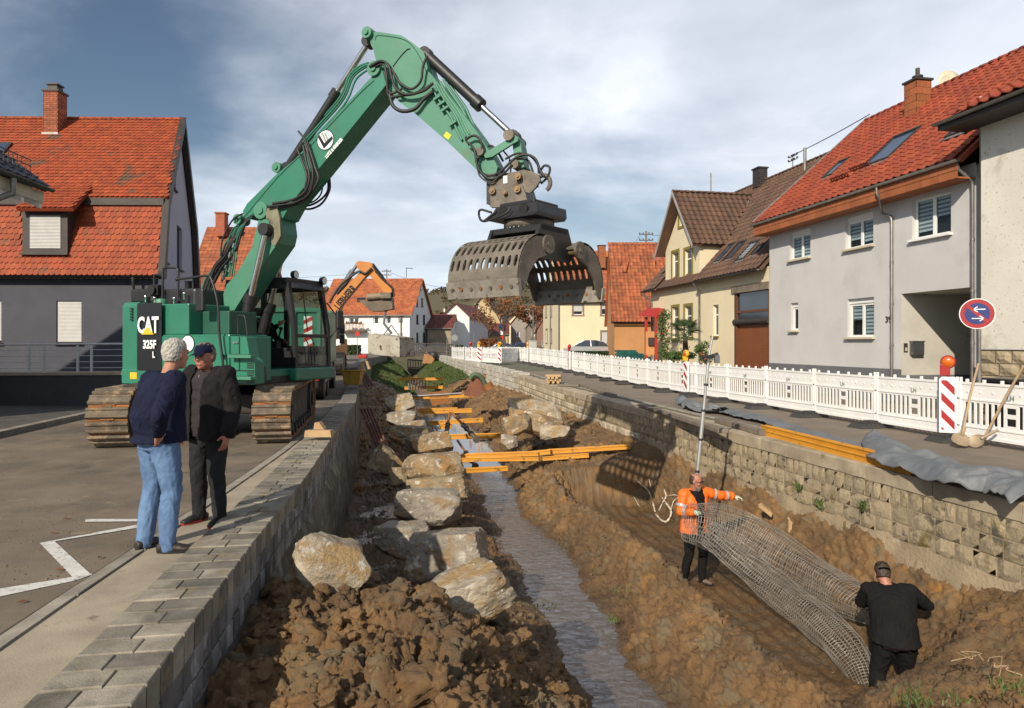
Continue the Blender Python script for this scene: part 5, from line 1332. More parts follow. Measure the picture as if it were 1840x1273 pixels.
mb=MB();mb.add([LM(1.865,-.15,.042)@Vector((0,0,0)),LM(1.865,.15,.042)@Vector((0,0,0)),LM(2.01,0,.042)@Vector((0,0,0))],[(0,1,2)]);mb.prism([LM(1.865,-.15,.030)@Vector((0,0,0)),LM(1.865,.15,.030)@Vector((0,0,0)),LM(2.01,0,.030)@Vector((0,0,0))],(LM(0).to_3x3()@Vector((0,0,1)))*.013);mb.build('logo_triangle',yellowp,cw)
wrap(234,246,1.06,1.18,.006,yellowp,'warning_sticker',cw)
mb=MB()
for i in range(5):
 z_=2.12+.05*i;a,_=side_pt(236);b_,_=side_pt(240)
 mb.prism([BM@Vector((a.x-.015,a.y-.01,z_)),BM@Vector((b_.x-.015,b_.y-.01,z_)),BM@Vector((b_.x-.015,b_.y-.01,z_+.03)),BM@Vector((a.x-.015,a.y-.01,z_+.03))],rt_*.012)
mb.build('vent',blackm,cw)
# --- right side housings
sA,_=sp(293,600);sB,_=sp(412,600);sC,_=sp(457,600);s7,_=sp(305,600);s8,_=sp(333,600)
zt=1.86
mb=MB();mb.prism([(-.62,-YS,1.02),(sB,-YS,1.02),(sB,-YS,zt-.03),(-.62,-YS,zt-.03)],(0,1.0,0),M=BM);mb.box((-.60,-YS+.02,zt-.04),(sB-.02,-.45,zt),BM)
hood=mb.build('side_housing',teal,EX,bevel=.03)
mb=MB();mb.prism([(sB+.008,-YS+.01,1.02),(sC,-YS+.01,1.02),(sC,-YS+.01,1.38),(sC-.10,-YS+.01,1.46),(sC-.18,-YS+.01,1.82),(sB+.008,-YS+.01,1.83)],(0,.22,0),M=BM);tb=mb.build('tool_box',teal,EX,bevel=.02)
mb=MB();mb.prism([(sB-.3,-YS+.26,1.02),(sC-.5,-YS+.26,1.02),(sC-.6,-YS+.26,1.72),(sB-.3,-YS+.26,1.72)],(0,.6,0),M=BM);mb.build('inner_frame',blackm,EX)
mb=MB()
for z_ in(1.245,1.03):mb.box((sB-.55,-YS-.006,z_),(sC-.01,-YS+.01,z_+.012),BM)
for s_ in(sB+.005,sB+.21):mb.box((s_,-YS-.006,1.25),(s_+.010,-YS+.0,1.82),BM)
mb.build('panel_gap',blackm,tb)
for z_,w_ in((1.46,.46),(1.10,.50)):
 mb=MB();mb.box((sC-w_,-YS-.12,z_),(sC+.03,-YS+.02,z_+.055),BM)
 for i in range(8):mb.box((sC-w_+.03+i*(w_-.04)/8,-YS-.11,z_+.055),(sC-w_+.05+i*(w_-.04)/8,-YS+.0,z_+.068),BM)
 mb.build('step',tealold,tb,bevel=.006)
mb=MB()
for z0 in(1.29,1.17,1.05):
 for i in range(3):mb.box((sC-.16,-YS-.0,z0+.035*i),(sC-.02,-YS+.014,z0+.035*i+.018),BM)
mb.build('vent_grille',blackm,tb)
mb=MB();
for s_ in(sB+.10,sB+.16,sC-.42,sC-.37):mb.lathe([(.018,0),(.018,.012)],BM@MX((s_,-YS-.0,1.72 if s_<sB+.2 else 1.32),(1,0,0),(0,0,1),(0,-1,0)),8)
mb.build('latch',chrome,tb)
a_,z_=sp(338,616);mb=MB();mb.lathe([(.155,0),(.155,.006)],BM@MX((a_,-YS-.0,z_-.02),(1,0,0),(0,0,1),(0,-1,0)),28);bd=mb.build('company_badge',blackp,hood)
mb=MB();mb.lathe([(.138,0.006),(.138,.010)],BM@MX((a_,-YS-.0,z_-.02),(1,0,0),(0,0,1),(0,-1,0)),28);mb.build('badge_face',whitep,bd)
mb=MB();mb.box((-.61,-YS+.03,zt),(-.48,-.3,2.44),BM);mb.box((-.47,-YS+.07,zt),(s8,-.35,2.41),BM);tq_=mb.build('fuel_box',teal,EX,bevel=.02)
mb=MB();mb.lathe([(.10,2.41),(.10,2.50),(.085,2.52)],BM@Matrix.Translation((-.36,-1.1,0)),14);mb.build('filler_cap',tealold,tq_)
mb=MB();mb.box((s8+.02,-YS+.35,zt),(sB-.35,-.35,2.28),BM);mb.build('engine_cover',mat('deep_teal',(0.012,0.085,0.055),(0.010,0.07,0.045),2,0.5),EX,bevel=.02)
mb=MB();mb.box((-1.35,-.95,2.46),(-.75,.6,2.74),BM);mb.box((-.7,-.9,2.3),(.25,.4,2.72),BM);mb.build('engine_hood',blackm,EX,bevel=.05)
mb=MB();mb.lathe([(.07,2.7),(.07,2.95),(.085,2.97)],BM@Matrix.Translation((-1.0,.1,0)),12);mb.build('exhaust',blackm,EX)
q=BP.P(282,522,.9);mb=MB();mb.box((-.10,-.08,-.10),(.10,.08,.10),Matrix.Translation(q)@BM.to_3x3().to_4x4());mb.lathe([(.07,0),(.09,.06)],MX(q-rt_*-.08,fw_,ZZ,rt_),12);mb.tube([q-ZZ*.1,q-ZZ*.5],.02,6);mb.build('work_lamp',blackm,EX,bevel=.01)
mb=MB()
for x_,y_ in((262,538),(278,540),(313,541),(331,532)):q=BP.P(x_,y_,1.0);mb.lathe([(.025,-.06),(.025,.02),(.04,.03),(.03,.06)],Matrix.Translation(q),8)
mb.build('valves',chrome,EX)
mb=MB()
def rail(pts,o=YS+.02,r=.021):mb.tube(crv([BP.P(x,y,o) for x,y in pts],4),r,8)
rail([(292,545),(292,520),(293,488),(296,482),(314,482),(320,488),(320,520),(320,535)],.95)
rail([(277,520),(277,500),(280,494),(293,496)],.95)
rail([(320,502),(345,499),(372,496),(380,503),(391,546),(394,600),(399,640),(402,672)],YS+.09)
rail([(428,600),(428,570),(436,568),(440,571),(444,600),(444,630)],YS-.25,.014)
mb.build('handrail',blackm,EX)
mb=MB()
for x_,y_ in((318,502),(384,521),(400,640),(402,668)):q=BP.P(x_,y_,YS+.05);mb.ball(q,.035,6)
mb.build('rail_bracket',blackm,EX)
q=BP.P(361,540,YS-.1);mb=MB();mb.box((-.09,-.05,-.20),(.09,.03,.20),MX(q,fw_,-rt_,ZZ));mb.build('mirror',blackm,EX,bevel=.03);mb=MB();mb.tube([q,BP.P(378,500,YS)],.014,6);mb.build('mirror_arm',blackm,EX)
mb=MB();a_,z_=sp(366,583,.8);b_,z2=sp(397,600,.8);mb.box((a_,-.8,zt-.05),(b_+.03,-.45,2.02),BM);mb.build('valve_block',tealold,EX,bevel=.012)
# --- cab
cx0,cx1,cy0,cy1,cz0,cz1=-.22,1.50,.27,1.36,1.20,2.95
mb=MB();mb.box((cx0-.05,cy0-.05,.99),(cx1+.10,cy1+.03,1.23),BM);mb.build('cab_base',teal,EX,bevel=.03)
mb=MB();mb.box((cx1-.75,-.30,1.0),(cx1-.06,cy0-.06,1.22),BM);mb.build('front_platform',teal,EX,bevel=.02)
cab=None
mb=MB()
P_=.085
mb.prism([(cx0,cy0,cz1-.10),(cx1-.14,cy0,cz1-.10),(cx1-.14,cy1,cz1-.10),(cx0,cy1,cz1-.10)],(0,0,.13),M=BM)
cab=mb.build('cab_roof',blackm,EX,bevel=.05,seg=3)
mb=MB()
for y_ in(cy0,cy1-P_):
 mb.prism([(cx1-.03,y_,cz0),(cx1+.05,y_,cz0),(cx1+.03,y_,2.0),(cx1-.14,y_,cz1-.05),(cx1-.26,y_,cz1-.05),(cx1-.06,y_,2.0)],(0,P_,0),M=BM)
 mb.box((cx0,y_,cz0),(cx0+.12,y_+P_,cz1-.05),BM)
 mb.box((cx0+.62,y_,cz0),(cx0+.72,y_+P_,cz1-.05),BM)
 mb.box((cx0,y_,cz1-.17),(cx1-.2,y_+P_,cz1-.06),BM)
mb.box((cx0,cy0,cz0-.0),(cx1,cy0+.07,cz0+.42),BM);mb.box((cx0,cy1-.07,cz0),(cx1,cy1,cz0+.45),BM)
mb.box((cx0,cy0,cz0),(cx0+.08,cy1,cz0+.9),BM);mb.box((cx0,cy0,cz1-.2),(cx0+.08,cy1,cz1-.05),BM)
mb.box((cx1-.04,cy0+P_,cz0),(cx1+.05,cy1-P_,cz0+.06),BM);mb.box((cx1-.02,cy0+P_,cz0+.62),(cx1+.045,cy1-P_,cz0+.69),BM)
mb.prism([(cx1-.13,cy0+P_,cz1-.17),(cx1-.05,cy0+P_,cz1-.17),(cx1-.12,cy0+P_,cz1-.05),(cx1-.22,cy0+P_,cz1-.05)],(0,cy1-cy0-2*P_,0),M=BM)
mb.build('cab_frame',blackm,EX,bevel=.015)
mb=MB();mb.quad(*[BM@Vector(v) for v in((cx1+.01,cy0+P_,cz0+.06),(cx1+.01,cy1-P_,cz0+.06),(cx1+.02,cy1-P_,cz0+.62),(cx1+.02,cy0+P_,cz0+.62))]);mb.build('pane',cabglass,EX)
mb=MB();mb.quad(*[BM@Vector(v) for v in((cx1-.005,cy0+P_,cz0+.69),(cx1-.005,cy1-P_,cz0+.69),(cx1-.10,cy1-P_,cz1-.17),(cx1-.10,cy0+P_,cz1-.17))]);mb.build('pane',cabglass,EX)
for y_ in(cy0+.04,cy1-.04):
 mb=MB();mb.quad(*[BM@Vector(v) for v in((cx0+.72,y_,cz0+.42),(cx1-.04,y_,cz0+.42),(cx1-.16,y_,cz1-.17),(cx0+.72,y_,cz1-.17))]);mb.build('pane',cabglass,EX)
 mb=MB();mb.quad(*[BM@Vector(v) for v in((cx0+.12,y_,cz0+.42),(cx0+.62,y_,cz0+.42),(cx0+.62,y_,cz1-.17),(cx0+.12,y_,cz1-.17))]);mb.build('pane',cabglass,EX)
mb=MB();mb.box((.05,.62,1.25),(.62,1.14,1.62),BM);mb.box((.0,.64,1.6),(.14,1.12,2.25),BM);mb.box((.0,.76,2.27),(.12,1.0,2.45),BM);mb.build('seat',blackp,EX,bevel=.04)
mb=MB();mb.box((.55,.42,1.25),(.95,.56,1.75),BM);mb.tube([BM@Vector((.9,.5,1.7)),BM@Vector((1.0,.5,1.98))],.02,6);mb.ball(BM@Vector((1.0,.5,2.0)),.04,6);mb.build('console',blackm,EX)
mb=MB();
for y_ in(.62,.80):mb.tube([BM@Vector((cx1+.05,y_+.05,cz0+.08)),BM@Vector((cx1+.06,y_,cz0+.5)),BM@Vector((cx1+.045,y_-.1,cz0+.66))],.011,6)
mb.tube([BM@Vector((cx1-.03,.72,cz0+.75)),BM@Vector((cx1-.10,.66,cz1-.2))],.012,6);mb.build('wiper',blackm,EX)
for px_,py_,o_ in((528,494,-.75),(579,505,-1.3)):
 q=BP.P(px_,py_,o_);mb=MB();mb.lathe([(.02,-.05),(.075,-.03),(.085,.05),(.08,.06)],MX(q,-rt_,ZZ,fw_),14);mb.tube([q-ZZ*.07,q-ZZ*.17],.018,6);l_=mb.build('roof_lamp',blackm,EX)
 mb=MB();mb.lathe([(.07,.055),(.07,.062)],MX(q,-rt_,ZZ,fw_),14);mb.build('lens',whitep,l_)
q=BM@Vector((1.62,1.55,2.2));mb=MB();mb.box((-.04,-.10,-.20),(.04,.10,.20),MX(q,fw_,-rt_,ZZ));m_=mb.build('mirror',blackm,EX,bevel=.03)
mb=MB();mb.tube([q,BM@Vector((1.45,1.35,2.55))],.015,6);mb.tube([q-ZZ*.1,BM@Vector((1.5,1.38,1.8))],.015,6);mb.build('mirror_arm',blackm,EX)
# --- boom, stick and linkage: outlines on the boom plane
def plate(px,o0,o1,name,m,parent=EX,bevel=.015,ref=None):
 P=[BP.P(x,y,o1) for x,y in px];mb=MB();mb.prism(P,rt_*(o0-o1));return mb.build(name,m,parent,bevel=bevel)
LB=[(394,557),(399,535),(407,512),(424,494),(440,466),(452,446),(461,410),(466,386),(476,377),(491,375),(499,385),(503,418),(499,437),(482,461),(465,487),(437,532),(416,566),(404,592),(392,585)]
boom1=plate(LB,-.24,.24,'lower_boom',tealold)
UB=[(436,380),(444,366),(497,313),(528,288),(560,254),(642,166),(668,138),(684,126),(695,131),(698,146),(690,157),(657,198),(557,323),(522,366),(508,392),(496,396),(489,377),(474,372),(455,384),(441,393)]
boom2=plate(UB,-.22,.22,'upper_boom',teal)
EB=[(664,62),(669,58),(680,57.5),(722,64),(741,77),(761,93),(770,128),(790,153),(814,180),(838,212),(861,243),(882,276),(894,300),(889,322),(878,330),(857,306),(803,254),(748,206),(716,182),(700,163),(690,150),(684,131),(676,112),(671,90),(666,80)]
stick=plate(EB,-.17,.17,'stick',tealold)
for(x_,y_,o_,r_) in((487,383,.27,.16),(686,133,.25,.13),(672,68,.22,.10),(497,410,.30,.11),(435,396,.12,.10),(505,304,.12,.10)):
 mb=MB();q=BP.P(x_,y_,0);mb.tube([q-rt_*o_,q+rt_*(o_+.02)],r_,18);mb.tube([q+rt_*o_,q+rt_*(o_+.05)],r_*.45,12);mb.build('pivot_pin',tealold,EX)
plate([(478,374),(497,372),(502,390),(504,424),(494,442),(488,438),(484,410),(478,392)],.24,.29,'hinge_plate',mat('worn_plate',(0.20,0.20,0.13),(0.12,0.10,0.06),5,0.6,bump=.3,spots=(7,.55,(0.05,0.04,0.03),.06)))
plate([(478,374),(497,372),(502,390),(504,424),(494,442),(488,438),(484,410),(478,392)],-.29,-.24,'hinge_plate',MATS['worn_plate'])
def strip_path(pts,o,r,name,m,parent,n=6,k=4):
 mb=MB();mb.tube(crv([BP.P(x,y,o) for x,y in pts],k),r,n);return mb.build(name,m,parent)
strip_path([(440,389),(500,318),(560,260),(642,173),(672,145)],.222,.009,'weld_seam',MATS['deep_teal'],boom2)
strip_path([(674,72),(680,64),(722,70),(742,84),(758,110),(768,134)],.172,.008,'weld_seam',MATS['deep_teal'],stick)
strip_path([(706,120),(718,104),(731,90),(737,88)],.172,.011,'small_pipe',blackm,stick)
def cylinder(a,b,o,rb,rr,split,name='hydraulic_cylinder',rod_end=True,body=blackm):
 A=BP.P(*a,o);B=BP.P(*b,o);S_=A.lerp(B,split);d=(B-A).normalized();mb=MB()
 mb.tube([A,S_],rb,16);mb.tube([S_-d*.14,S_+d*.02],rb*1.22,16);mb.tube([A-rt_*.08,A+rt_*.08],rb*1.2,14)
 c_=mb.build(name,body,EX)
 mb=MB();mb.tube([S_,B],rr,14);mb.build('rod',chrome,c_)
 mb=MB();mb.tube([B-rt_*.09,B+rt_*.09],rr*2.0,14);mb.build('rod_eye',blackm,c_);return c_
cylinder((427,640),(478,413),.36,.105,.058,.48)
cylinder((460,650),(512,436),-.36,.105,.058,.48)
cylinder((517,303),(663,76),0.0,.085,.052,.62)
cylinder((765,98),(924,246),0.0,.095,.048,.63)
mb=MB()
for dx,o_ in((0,.10),(5,.16),(-6,.02),(-3,.20)):
 mb.tube(crv([BP.P(x+dx,y+dx*.8,o_) for x,y in((548,258),(575,228),(606,194),(622,170),(634,140),(652,124),(668,118))],5),.020,8)
mb.build('boom_pipes',teal,EX)
mb=MB()
for dx,o_ in((0,.20),(7,.19),(14,.16),(20,.08),(25,-.02)):
 mb.tube(crv([BP.P(x+dx,y-dx*.75,o_) for x,y in((777,158),(786,176),(800,196),(812,214),(822,236),(830,252))],5),.021 if dx<10 else .026,8)
mb.build('stick_pipes',tealold,EX)
mb=MB()
for x,y in((786,176),(800,196),(814,222),(794,186)):
 q=BP.P(x,y,.22);mb.box((-.02,-.07,-.02),(.03,.07,.02),MX(q,rt_,(BP.P(x+10,y-7,.22)-q),None))
mb.build('pipe_clamp',tealold,EX,kind='stuff')
hs_=[([(548,260),(556,285),(562,310),(560,335),(552,352),(530,364),(508,368),(492,370),(480,372)],.32,.026),([(545,262),(550,290),(556,318),(550,342),(535,355),(515,362),(490,366)],.36,.024),([(536,236),(548,252),(556,280),(560,312),(556,340),(540,356)],.30,.018),([(552,255),(566,300),(572,322),(560,345),(545,362),(520,370),(500,374)],.28,.026),([(534,268),(546,298),(552,318),(548,340)],.34,.022),([(590,322),(588,345),(572,362),(552,370),(530,366)],-.30,.020),([(592,318),(592,342),(578,366),(556,376),(532,372)],-.26,.020),([(580,330),(576,350),(560,364),(540,364)],-.28,.016),([(668,116),(690,112),(702,122),(712,140),(722,152),(740,160),(756,146),(760,120),(768,100)],.27,.022),([(664,120),(684,110),(698,118),(704,140),(712,160),(730,170),(760,164),(778,150)],.31,.024),([(668,122),(688,116),(694,132),(696,160),(700,174),(720,172),(748,168),(775,152)],.28,.022),([(700,170),(706,190),(722,200),(745,196),(762,178),(778,165)],.26,.032),([(690,128),(696,150),(702,168),(722,160)],.24,.022),([(836,252),(850,244),(862,250),(866,268),(858,290),(862,308),(880,316),(900,308),(925,285),(945,278),(962,286),(970,305),(978,318)],.26,.021),([(838,254),(852,268),(856,292),(866,312),(884,322),(905,312),(920,296)],.30,.019),([(856,290),(862,316),(880,328),(892,322),(902,306)],.28,.014),([(908,286),(930,276),(952,280),(966,296),(968,312)],.20,.018),([(915,290),(935,284),(950,290),(958,310)],.14,.018),([(905,272),(915,285),(918,300),(916,318)],.10,.014),([(968,312),(978,298),(988,302),(984,318),(972,330)],.18,.02),([(878,262),(886,264),(896,276),(904,290)],.05,.02)]
for pts_,o_,r_ in hs_:mb=MB();mb.tube(crv([BP.P(x,y,o_+.02*math.sin(i)) for i,(x,y) in enumerate(pts_)],5),r_,8);mb.build('hose',rubber,EX)
mb=MB();mb2=MB();rh=random.Random(4)
for i in range(17):
 o_=-.22+.03*i;j=rh.uniform(-6,6);w=rh.uniform(-9,9);i=i*.65
 pts_=[(388+i*2,592),(372+i*1.6,560+j),(363+i*1.2,535),(372+w*.6+i,508+j),(392+w,482),(404+w+i*.5,462),(412+w+i,440+j*.5),(420+i*1.3,418),(434+i*1.2,396+j*.5),(452+i,384),(474+i*.8,374)]
 (mb if int(i*3)%4 else mb2).tube(crv([BP.P(x,y,o_) for x,y in pts_],5),rh.choice((.017,.022,.026)),8)
mb.tube(crv([BP.P(x,y,.2) for x,y in((396,460),(400,430),(416,398),(432,386),(452,382),(458,384))],5),.016,8)
mb.build('hose_bundle',rubber,EX,kind='stuff')
for i in range(10):
 o_=-.1+.04*i;w=rh.uniform(-6,6);i=i*.7
 pts_=[(404+w+i*2.4,498),(408+w+i*2.4,470),(414+w+i*2,440),(424+w+i*2,412),(440+i,396),(458+i,380)]
 mb2.tube(crv([BP.P(x,y,o_) for x,y in pts_],5),.013,8)
mb2.build('steel_pipes',teal,EX,kind='stuff')
mb=MB()
for i in range(26):
 q=BP.P(388+rh.uniform(0,44),0,.3) if False else BP.P(398+i*1.7+rh.uniform(-5,5),505-i*4.2+rh.uniform(-6,6),rh.uniform(-.1,.26));dq=Vector((.35,0,1)).normalized();mb.tube([q-dq*.045,q+dq*.045],.026,6)
mb.build('fittings',mat('fitting_steel',(0.30,0.30,0.29),(0.12,0.12,0.12),9,0.35,metal=.7),EX,kind='stuff')
q=BP.P(585,252,.222);dirb=(BP.P(620,212,.222)-BP.P(560,282,.222)).normalized();nb_=rt_;xb=dirb;yb=nb_.cross(xb)
Mb=MX(q,fw_,ZZ,rt_)
bt_=MX(q,dirb,nb_.cross(dirb),rt_)
mb=MB();mb.lathe([(.185,0),(.185,.004)],bt_,30);lg=mb.build('logo_ring',blackp,boom2)
mb=MB();mb.lathe([(.170,.004),(.170,.007)],bt_,30);mb.build('logo_disc',whitep,lg)
mb=MB();Lp=[(-.165,.03),(-.155,.075),(-.02,-.045),(.135,.095),(.16,.045),(-.0,-.14)]
Lp=[(-.160,.065),(-.125,.105),(-.02,-.055),(.145,.06),(.165,-.0),(-.03,-.155)]
mb.prism([Mb@Vector((x,y,.007)) for x,y in Lp],rt_*.003);mb.build('logo_letter',blackp,lg)
mb=MB()
for x0 in(-.09,-.03):mb.prism([Mb@Vector(v) for v in((x0,.13,.007),(x0+.03,.14,.007),(x0+.12,-.02,.007),(x0+.085,-.045,.007))],rt_*.002)
mb.build('logo_stripe',mat('grey_decal',(0.30,0.31,0.31)),lg)
mb=MB();text_mb('LUTZ & KRIEGER',.085,bt_@Matrix.Translation((.03,-.245,.004)),mb,0,.002,sx=.72,bold=.004);mb.build('lettering',whitep,boom2)
mb=MB();q=BP.P(804,244,.172);mb.box((-.06,-.045,0),(.06,.045,.004),MX(q,(BP.P(812,250,.172)-q),rt_.cross((BP.P(812,250,.172)-q)),rt_));mb.build('warning_sticker',lemon,stick)
for o_ in(.20,-.24):
 plate([(872,284),(868,278),(876,272),(918,247),(924,242),(930,246),(930,254),(922,258),(884,282)],o_-.02,o_+.03,'link_arm',tealold)
plate([(920,246),(932,246),(936,262),(942,300),(928,306),(922,270)],-.12,.14,'tilt_link',tealold)
mb=MB()
for x_,y_,r_ in((925,251,.09),(874,280,.07),(935,302,.075)):q=BP.P(x_,y_,0);mb.tube([q-rt_*.3,q+rt_*.28],r_,16)
mb.build('link_pin',dirtysteel,EX)
cpl=None
for o_ in(.20,-.26):
 plate([(878,327),(886,318),(898,313),(925,309),(941,305),(955,308),(968,314),(971,324),(962,338),(952,347),(942,345),(936,336),(881,336)],o_,o_+.05,'coupler_cheek',dirtysteel)
 plate([(881,337),(888,334),(938,333),(944,348),(951,370),(881,373)],o_+.02,o_+.09,'coupler_plate',dirtysteel)
mb=MB();mb.prism([BP.P(x,y,0)-rt_*.24 for x,y in((884,330),(948,330),(960,372),(884,372))],rt_*.46);mb.build('coupler_body',blackm,EX,bevel=.02)
mb=MB()
for x_,y_ in((886,344),(931,341),(909,348),(932,318)):
 q=BP.P(x_,y_,.29);mb.tube([q-rt_*.03,q+rt_*.05],.055 if x_!=909 else .035,14);mb.tube([q+rt_*.05,q+rt_*.07],.025,8)
mb.build('coupler_pin',mat('bronze_pin',(0.22,0.14,0.07),(0.14,0.09,0.05),6,0.5,metal=.5),EX)
mb=MB();q=BP.P(908,323,.26);mb.box((-.035,-.005,-.06),(.035,.01,.06),MX(q,fw_,-rt_,ZZ));mb.build('sticker',whitep,EX)
for o_ in(.16,-.30):
 mb=MB();q=BP.P(976,330,o_);ring=[]
 for i in range(13):a=R(-60+i*22);ring.append(q+fw_*(.12*math.cos(a))+ZZ*(.13*math.sin(a)))
 mb.tube(ring,.035,8);mb.build('hook',dirtysteel,EX)
# --- grapple
GC=Vector((.27,10.78,0));pd_=Vector((.63,.78,0)).normalized();wd_=Vector((.78,-.63,0)).normalized()
GR=empty('sorting_grapple',GC+ZZ*2.4,'open steel sorting grapple with slotted jaws hanging from the green excavator','grapple')
GM=MX(GC,wd_,pd_,ZZ)
mb=MB();
mb.prism([GM@Vector(v) for v in((-.40,-.34,3.84),(.40,-.34,3.84),(.46,-.40,3.68),(.46,-.46,3.62),(-.46,-.46,3.62),(-.46,-.40,3.68))],pd_*.78);mb.box((-.34,-.32,3.84),(.34,.32,3.90),GM);hd=mb.build('rotator_head',blackm,GR,bevel=.015)
for i in range(4):
 mb=MB();mb.lathe([(.085,0),(.085,.012)],GM@MX((-.2+.4*(i%2),-.40 if i<2 else .35,3.75),(1,0,0),(0,0,1),(0,-1,0)),16);mb.build('rotator_port',mat('shadow_black',(0.004,0.004,0.004)),hd)
mb=MB();mb.lathe([(.36,3.50),(.40,3.53),(.40,3.60),(.36,3.63)],GM,36);mb.build('slew_ring',dirtysteel,GR)
mb=MB();
for i in range(28):a=i*math.tau/28;mb.lathe([(.014,3.485),(.014,3.505)],GM@Matrix.Translation((.38*math.cos(a),.38*math.sin(a),0)),6)
mb.build('ring_bolts',chrome,GR)
mb=MB()
for x_ in(-.50,.44):mb.prism([GM@Vector(v) for v in((x_,-.36,3.50),(x_,.36,3.50),(x_,.50,3.20),(x_,.42,2.98),(x_,-.42,2.98),(x_,-.50,3.20))],wd_*.06)
mb.box((-.5,-.36,3.40),(.5,.36,3.50),GM);mb.box((-.44,-.08,3.0),(.44,.08,3.42),GM);mb.build('grapple_frame',blackm,GR,bevel=.012)
mb=MB();mb.tube(crv([GM@Vector(v) for v in((-.42,-.42,3.76),(-.62,-.46,3.82),(-.66,-.44,3.72),(-.5,-.5,3.62),(-.1,-.5,3.68),(.0,-.46,3.78))],5),.018,8);mb.tube([GM@Vector((-.5,-.5,3.62)),GM@Vector((-.25,-.5,3.74))],.025,8);mb.build('hose',rubber,GR)
def jaw(sg):
 prof=[(.30,3.20),(.50,3.27),(.70,3.25),(.90,3.14),(1.03,2.97),(1.10,2.78),(1.11,2.60),(1.07,2.43)]
 P=crv([Vector((0,sg*y,z)) for y,z in prof],6)
 L=[0];
 for a,b in zip(P,P[1:]):L.append(L[-1]+(b-a).length)
 tot=L[-1]
 def at(u):
  u=max(0,min(tot-1e-6,u));i=next(k_ for k_ in range(len(L)-1) if L[k_+1]>=u);t=(u-L[i])/(L[i+1]-L[i]+1e-9);return P[i].lerp(P[i+1],t),(P[i+1]-P[i]).normalized()
 W=.67;ncol=11;cw_=2*W/ncol
 def pos(w,u,off):
  q,t=at(u);n=Vector((0,t.z,-t.y))*(-1 if sg>0 else 1);n=n if(n.y*sg>0 or(abs(n.y)<.2 and n.z>0)) else-n
  return GM@(Vector((w,q.y,q.z))+n*off)
 mb=MB()
 u0=tot*.27;rows=[(u0+.0,.185),(u0+.215,.235),(u0+.465,.235)]
 us=[0,u0]
 bands=[(0,u0)];cur=u0
 T=.028
 def solid(w0,w1,a,b,n=3):
  for i in range(n):
   x,y=a+(b-a)*i/n,a+(b-a)*(i+1)/n
   for off in(0,T):mb.quad(pos(w0,x,off),pos(w1,x,off),pos(w1,y,off),pos(w0,y,off))
 solid(-W,W,0,u0,4)
 for rs_,h in rows:
  e=rs_+h+(.02 if h<.25 else .015)
  for c_ in range(ncol):
   w0=-W+c_*cw_;w1=w0+cw_;wc=(w0+w1)/2;hw_=cw_*.27;m0=rs_+.045;m1=e-.035
   outer=[(w0,rs_),(wc,rs_),(w1,rs_),(w1,(rs_+e)/2),(w1,e),(wc,e),(w0,e),(w0,(rs_+e)/2)]
   inner=[(wc-hw_*.75,m0+hw_*.45),(wc,m0),(wc+hw_*.75,m0+hw_*.45),(wc+hw_,(m0+m1)/2),(wc+hw_*.75,m1-hw_*.45),(wc,m1),(wc-hw_*.75,m1-hw_*.45),(wc-hw_,(m0+m1)/2)]
   vs=[]
   for off in(0,T):vs+=[pos(w,u,off) for w,u in outer]+[pos(w,u,off) for w,u in inner]
   fs=[]
   for i in range(8):
    j=(i+1)%8;fs+=[(i,j,8+j,8+i),(16+i,24+i,24+j,16+j),(8+i,8+j,24+j,24+i)]
   mb.add(vs,fs)
  cur=e
 solid(-W,W,cur,tot-.04,3)
 mb.quad(pos(-W,0,0),pos(W,0,0),pos(W,0,T),pos(-W,0,T))
 j_=mb.build('jaw',jawm,GR)
 mb=MB();a,b=tot-.19,tot+.0
 vs=[]
 for off in(-.02,T+.025):
  for w in(-W-.02,W+.02):
   vs+=[pos(w,a,off),pos(w,tot-.001,off)-ZZ*.05]
 mb.add(vs,[(0,1,3,2),(4,6,7,5),(0,2,6,4),(1,5,7,3),(0,4,5,1),(2,3,7,6)]);lp_=mb.build('cutting_lip',lipm,j_)
 for i in range(7):
  w=-W+.1+i*(2*W-.2)/6;mb=MB();q=pos(w,tot-.09,T+.025);q2=pos(w,tot-.09,T+.045);mb.tube([q,q2],.028,8);q=pos(w,tot-.09,-.02);q2=pos(w,tot-.09,-.035);mb.tube([q,q2],.028,8);mb.build('bolt',rustm if i%2 else dirtysteel,lp_)
 for w in(-W,W-.03):
  pts_=[Vector((w,sg*y,z)) for y,z in prof]+[Vector((w,sg*.98,2.46)),Vector((w,sg*.86,2.72)),Vector((w,sg*.66,2.93)),Vector((w,sg*.38,3.02))]
  mb=MB();mb.prism([GM@p_ for p_ in pts_],wd_*.03);mb.build('side_plate',dirtysteel,j_)
  mb=MB();q=GM@Vector((w+.015,sg*.42,3.16));mb.prism([q+pd_*(.14*math.cos(t_))+ZZ*(.14*math.sin(t_)) for t_ in[i*math.tau/18 for i in range(18)]],wd_*.045*(1 if w>0 else-1));mb.tube([q-wd_*.05,q+wd_*.06],.045,12);mb.build('hinge_eye',dirtysteel,j_)
 mb=MB();mb.tube([GM@Vector((-W,sg*.42,3.16)),GM@Vector((W,sg*.42,3.16))],.07,14);mb.build('hinge_shaft',mat('shaft_mud',(0.22,0.15,0.06),(0.12,0.09,0.05),5,0.6),j_)
jaw(-1);jaw(1)
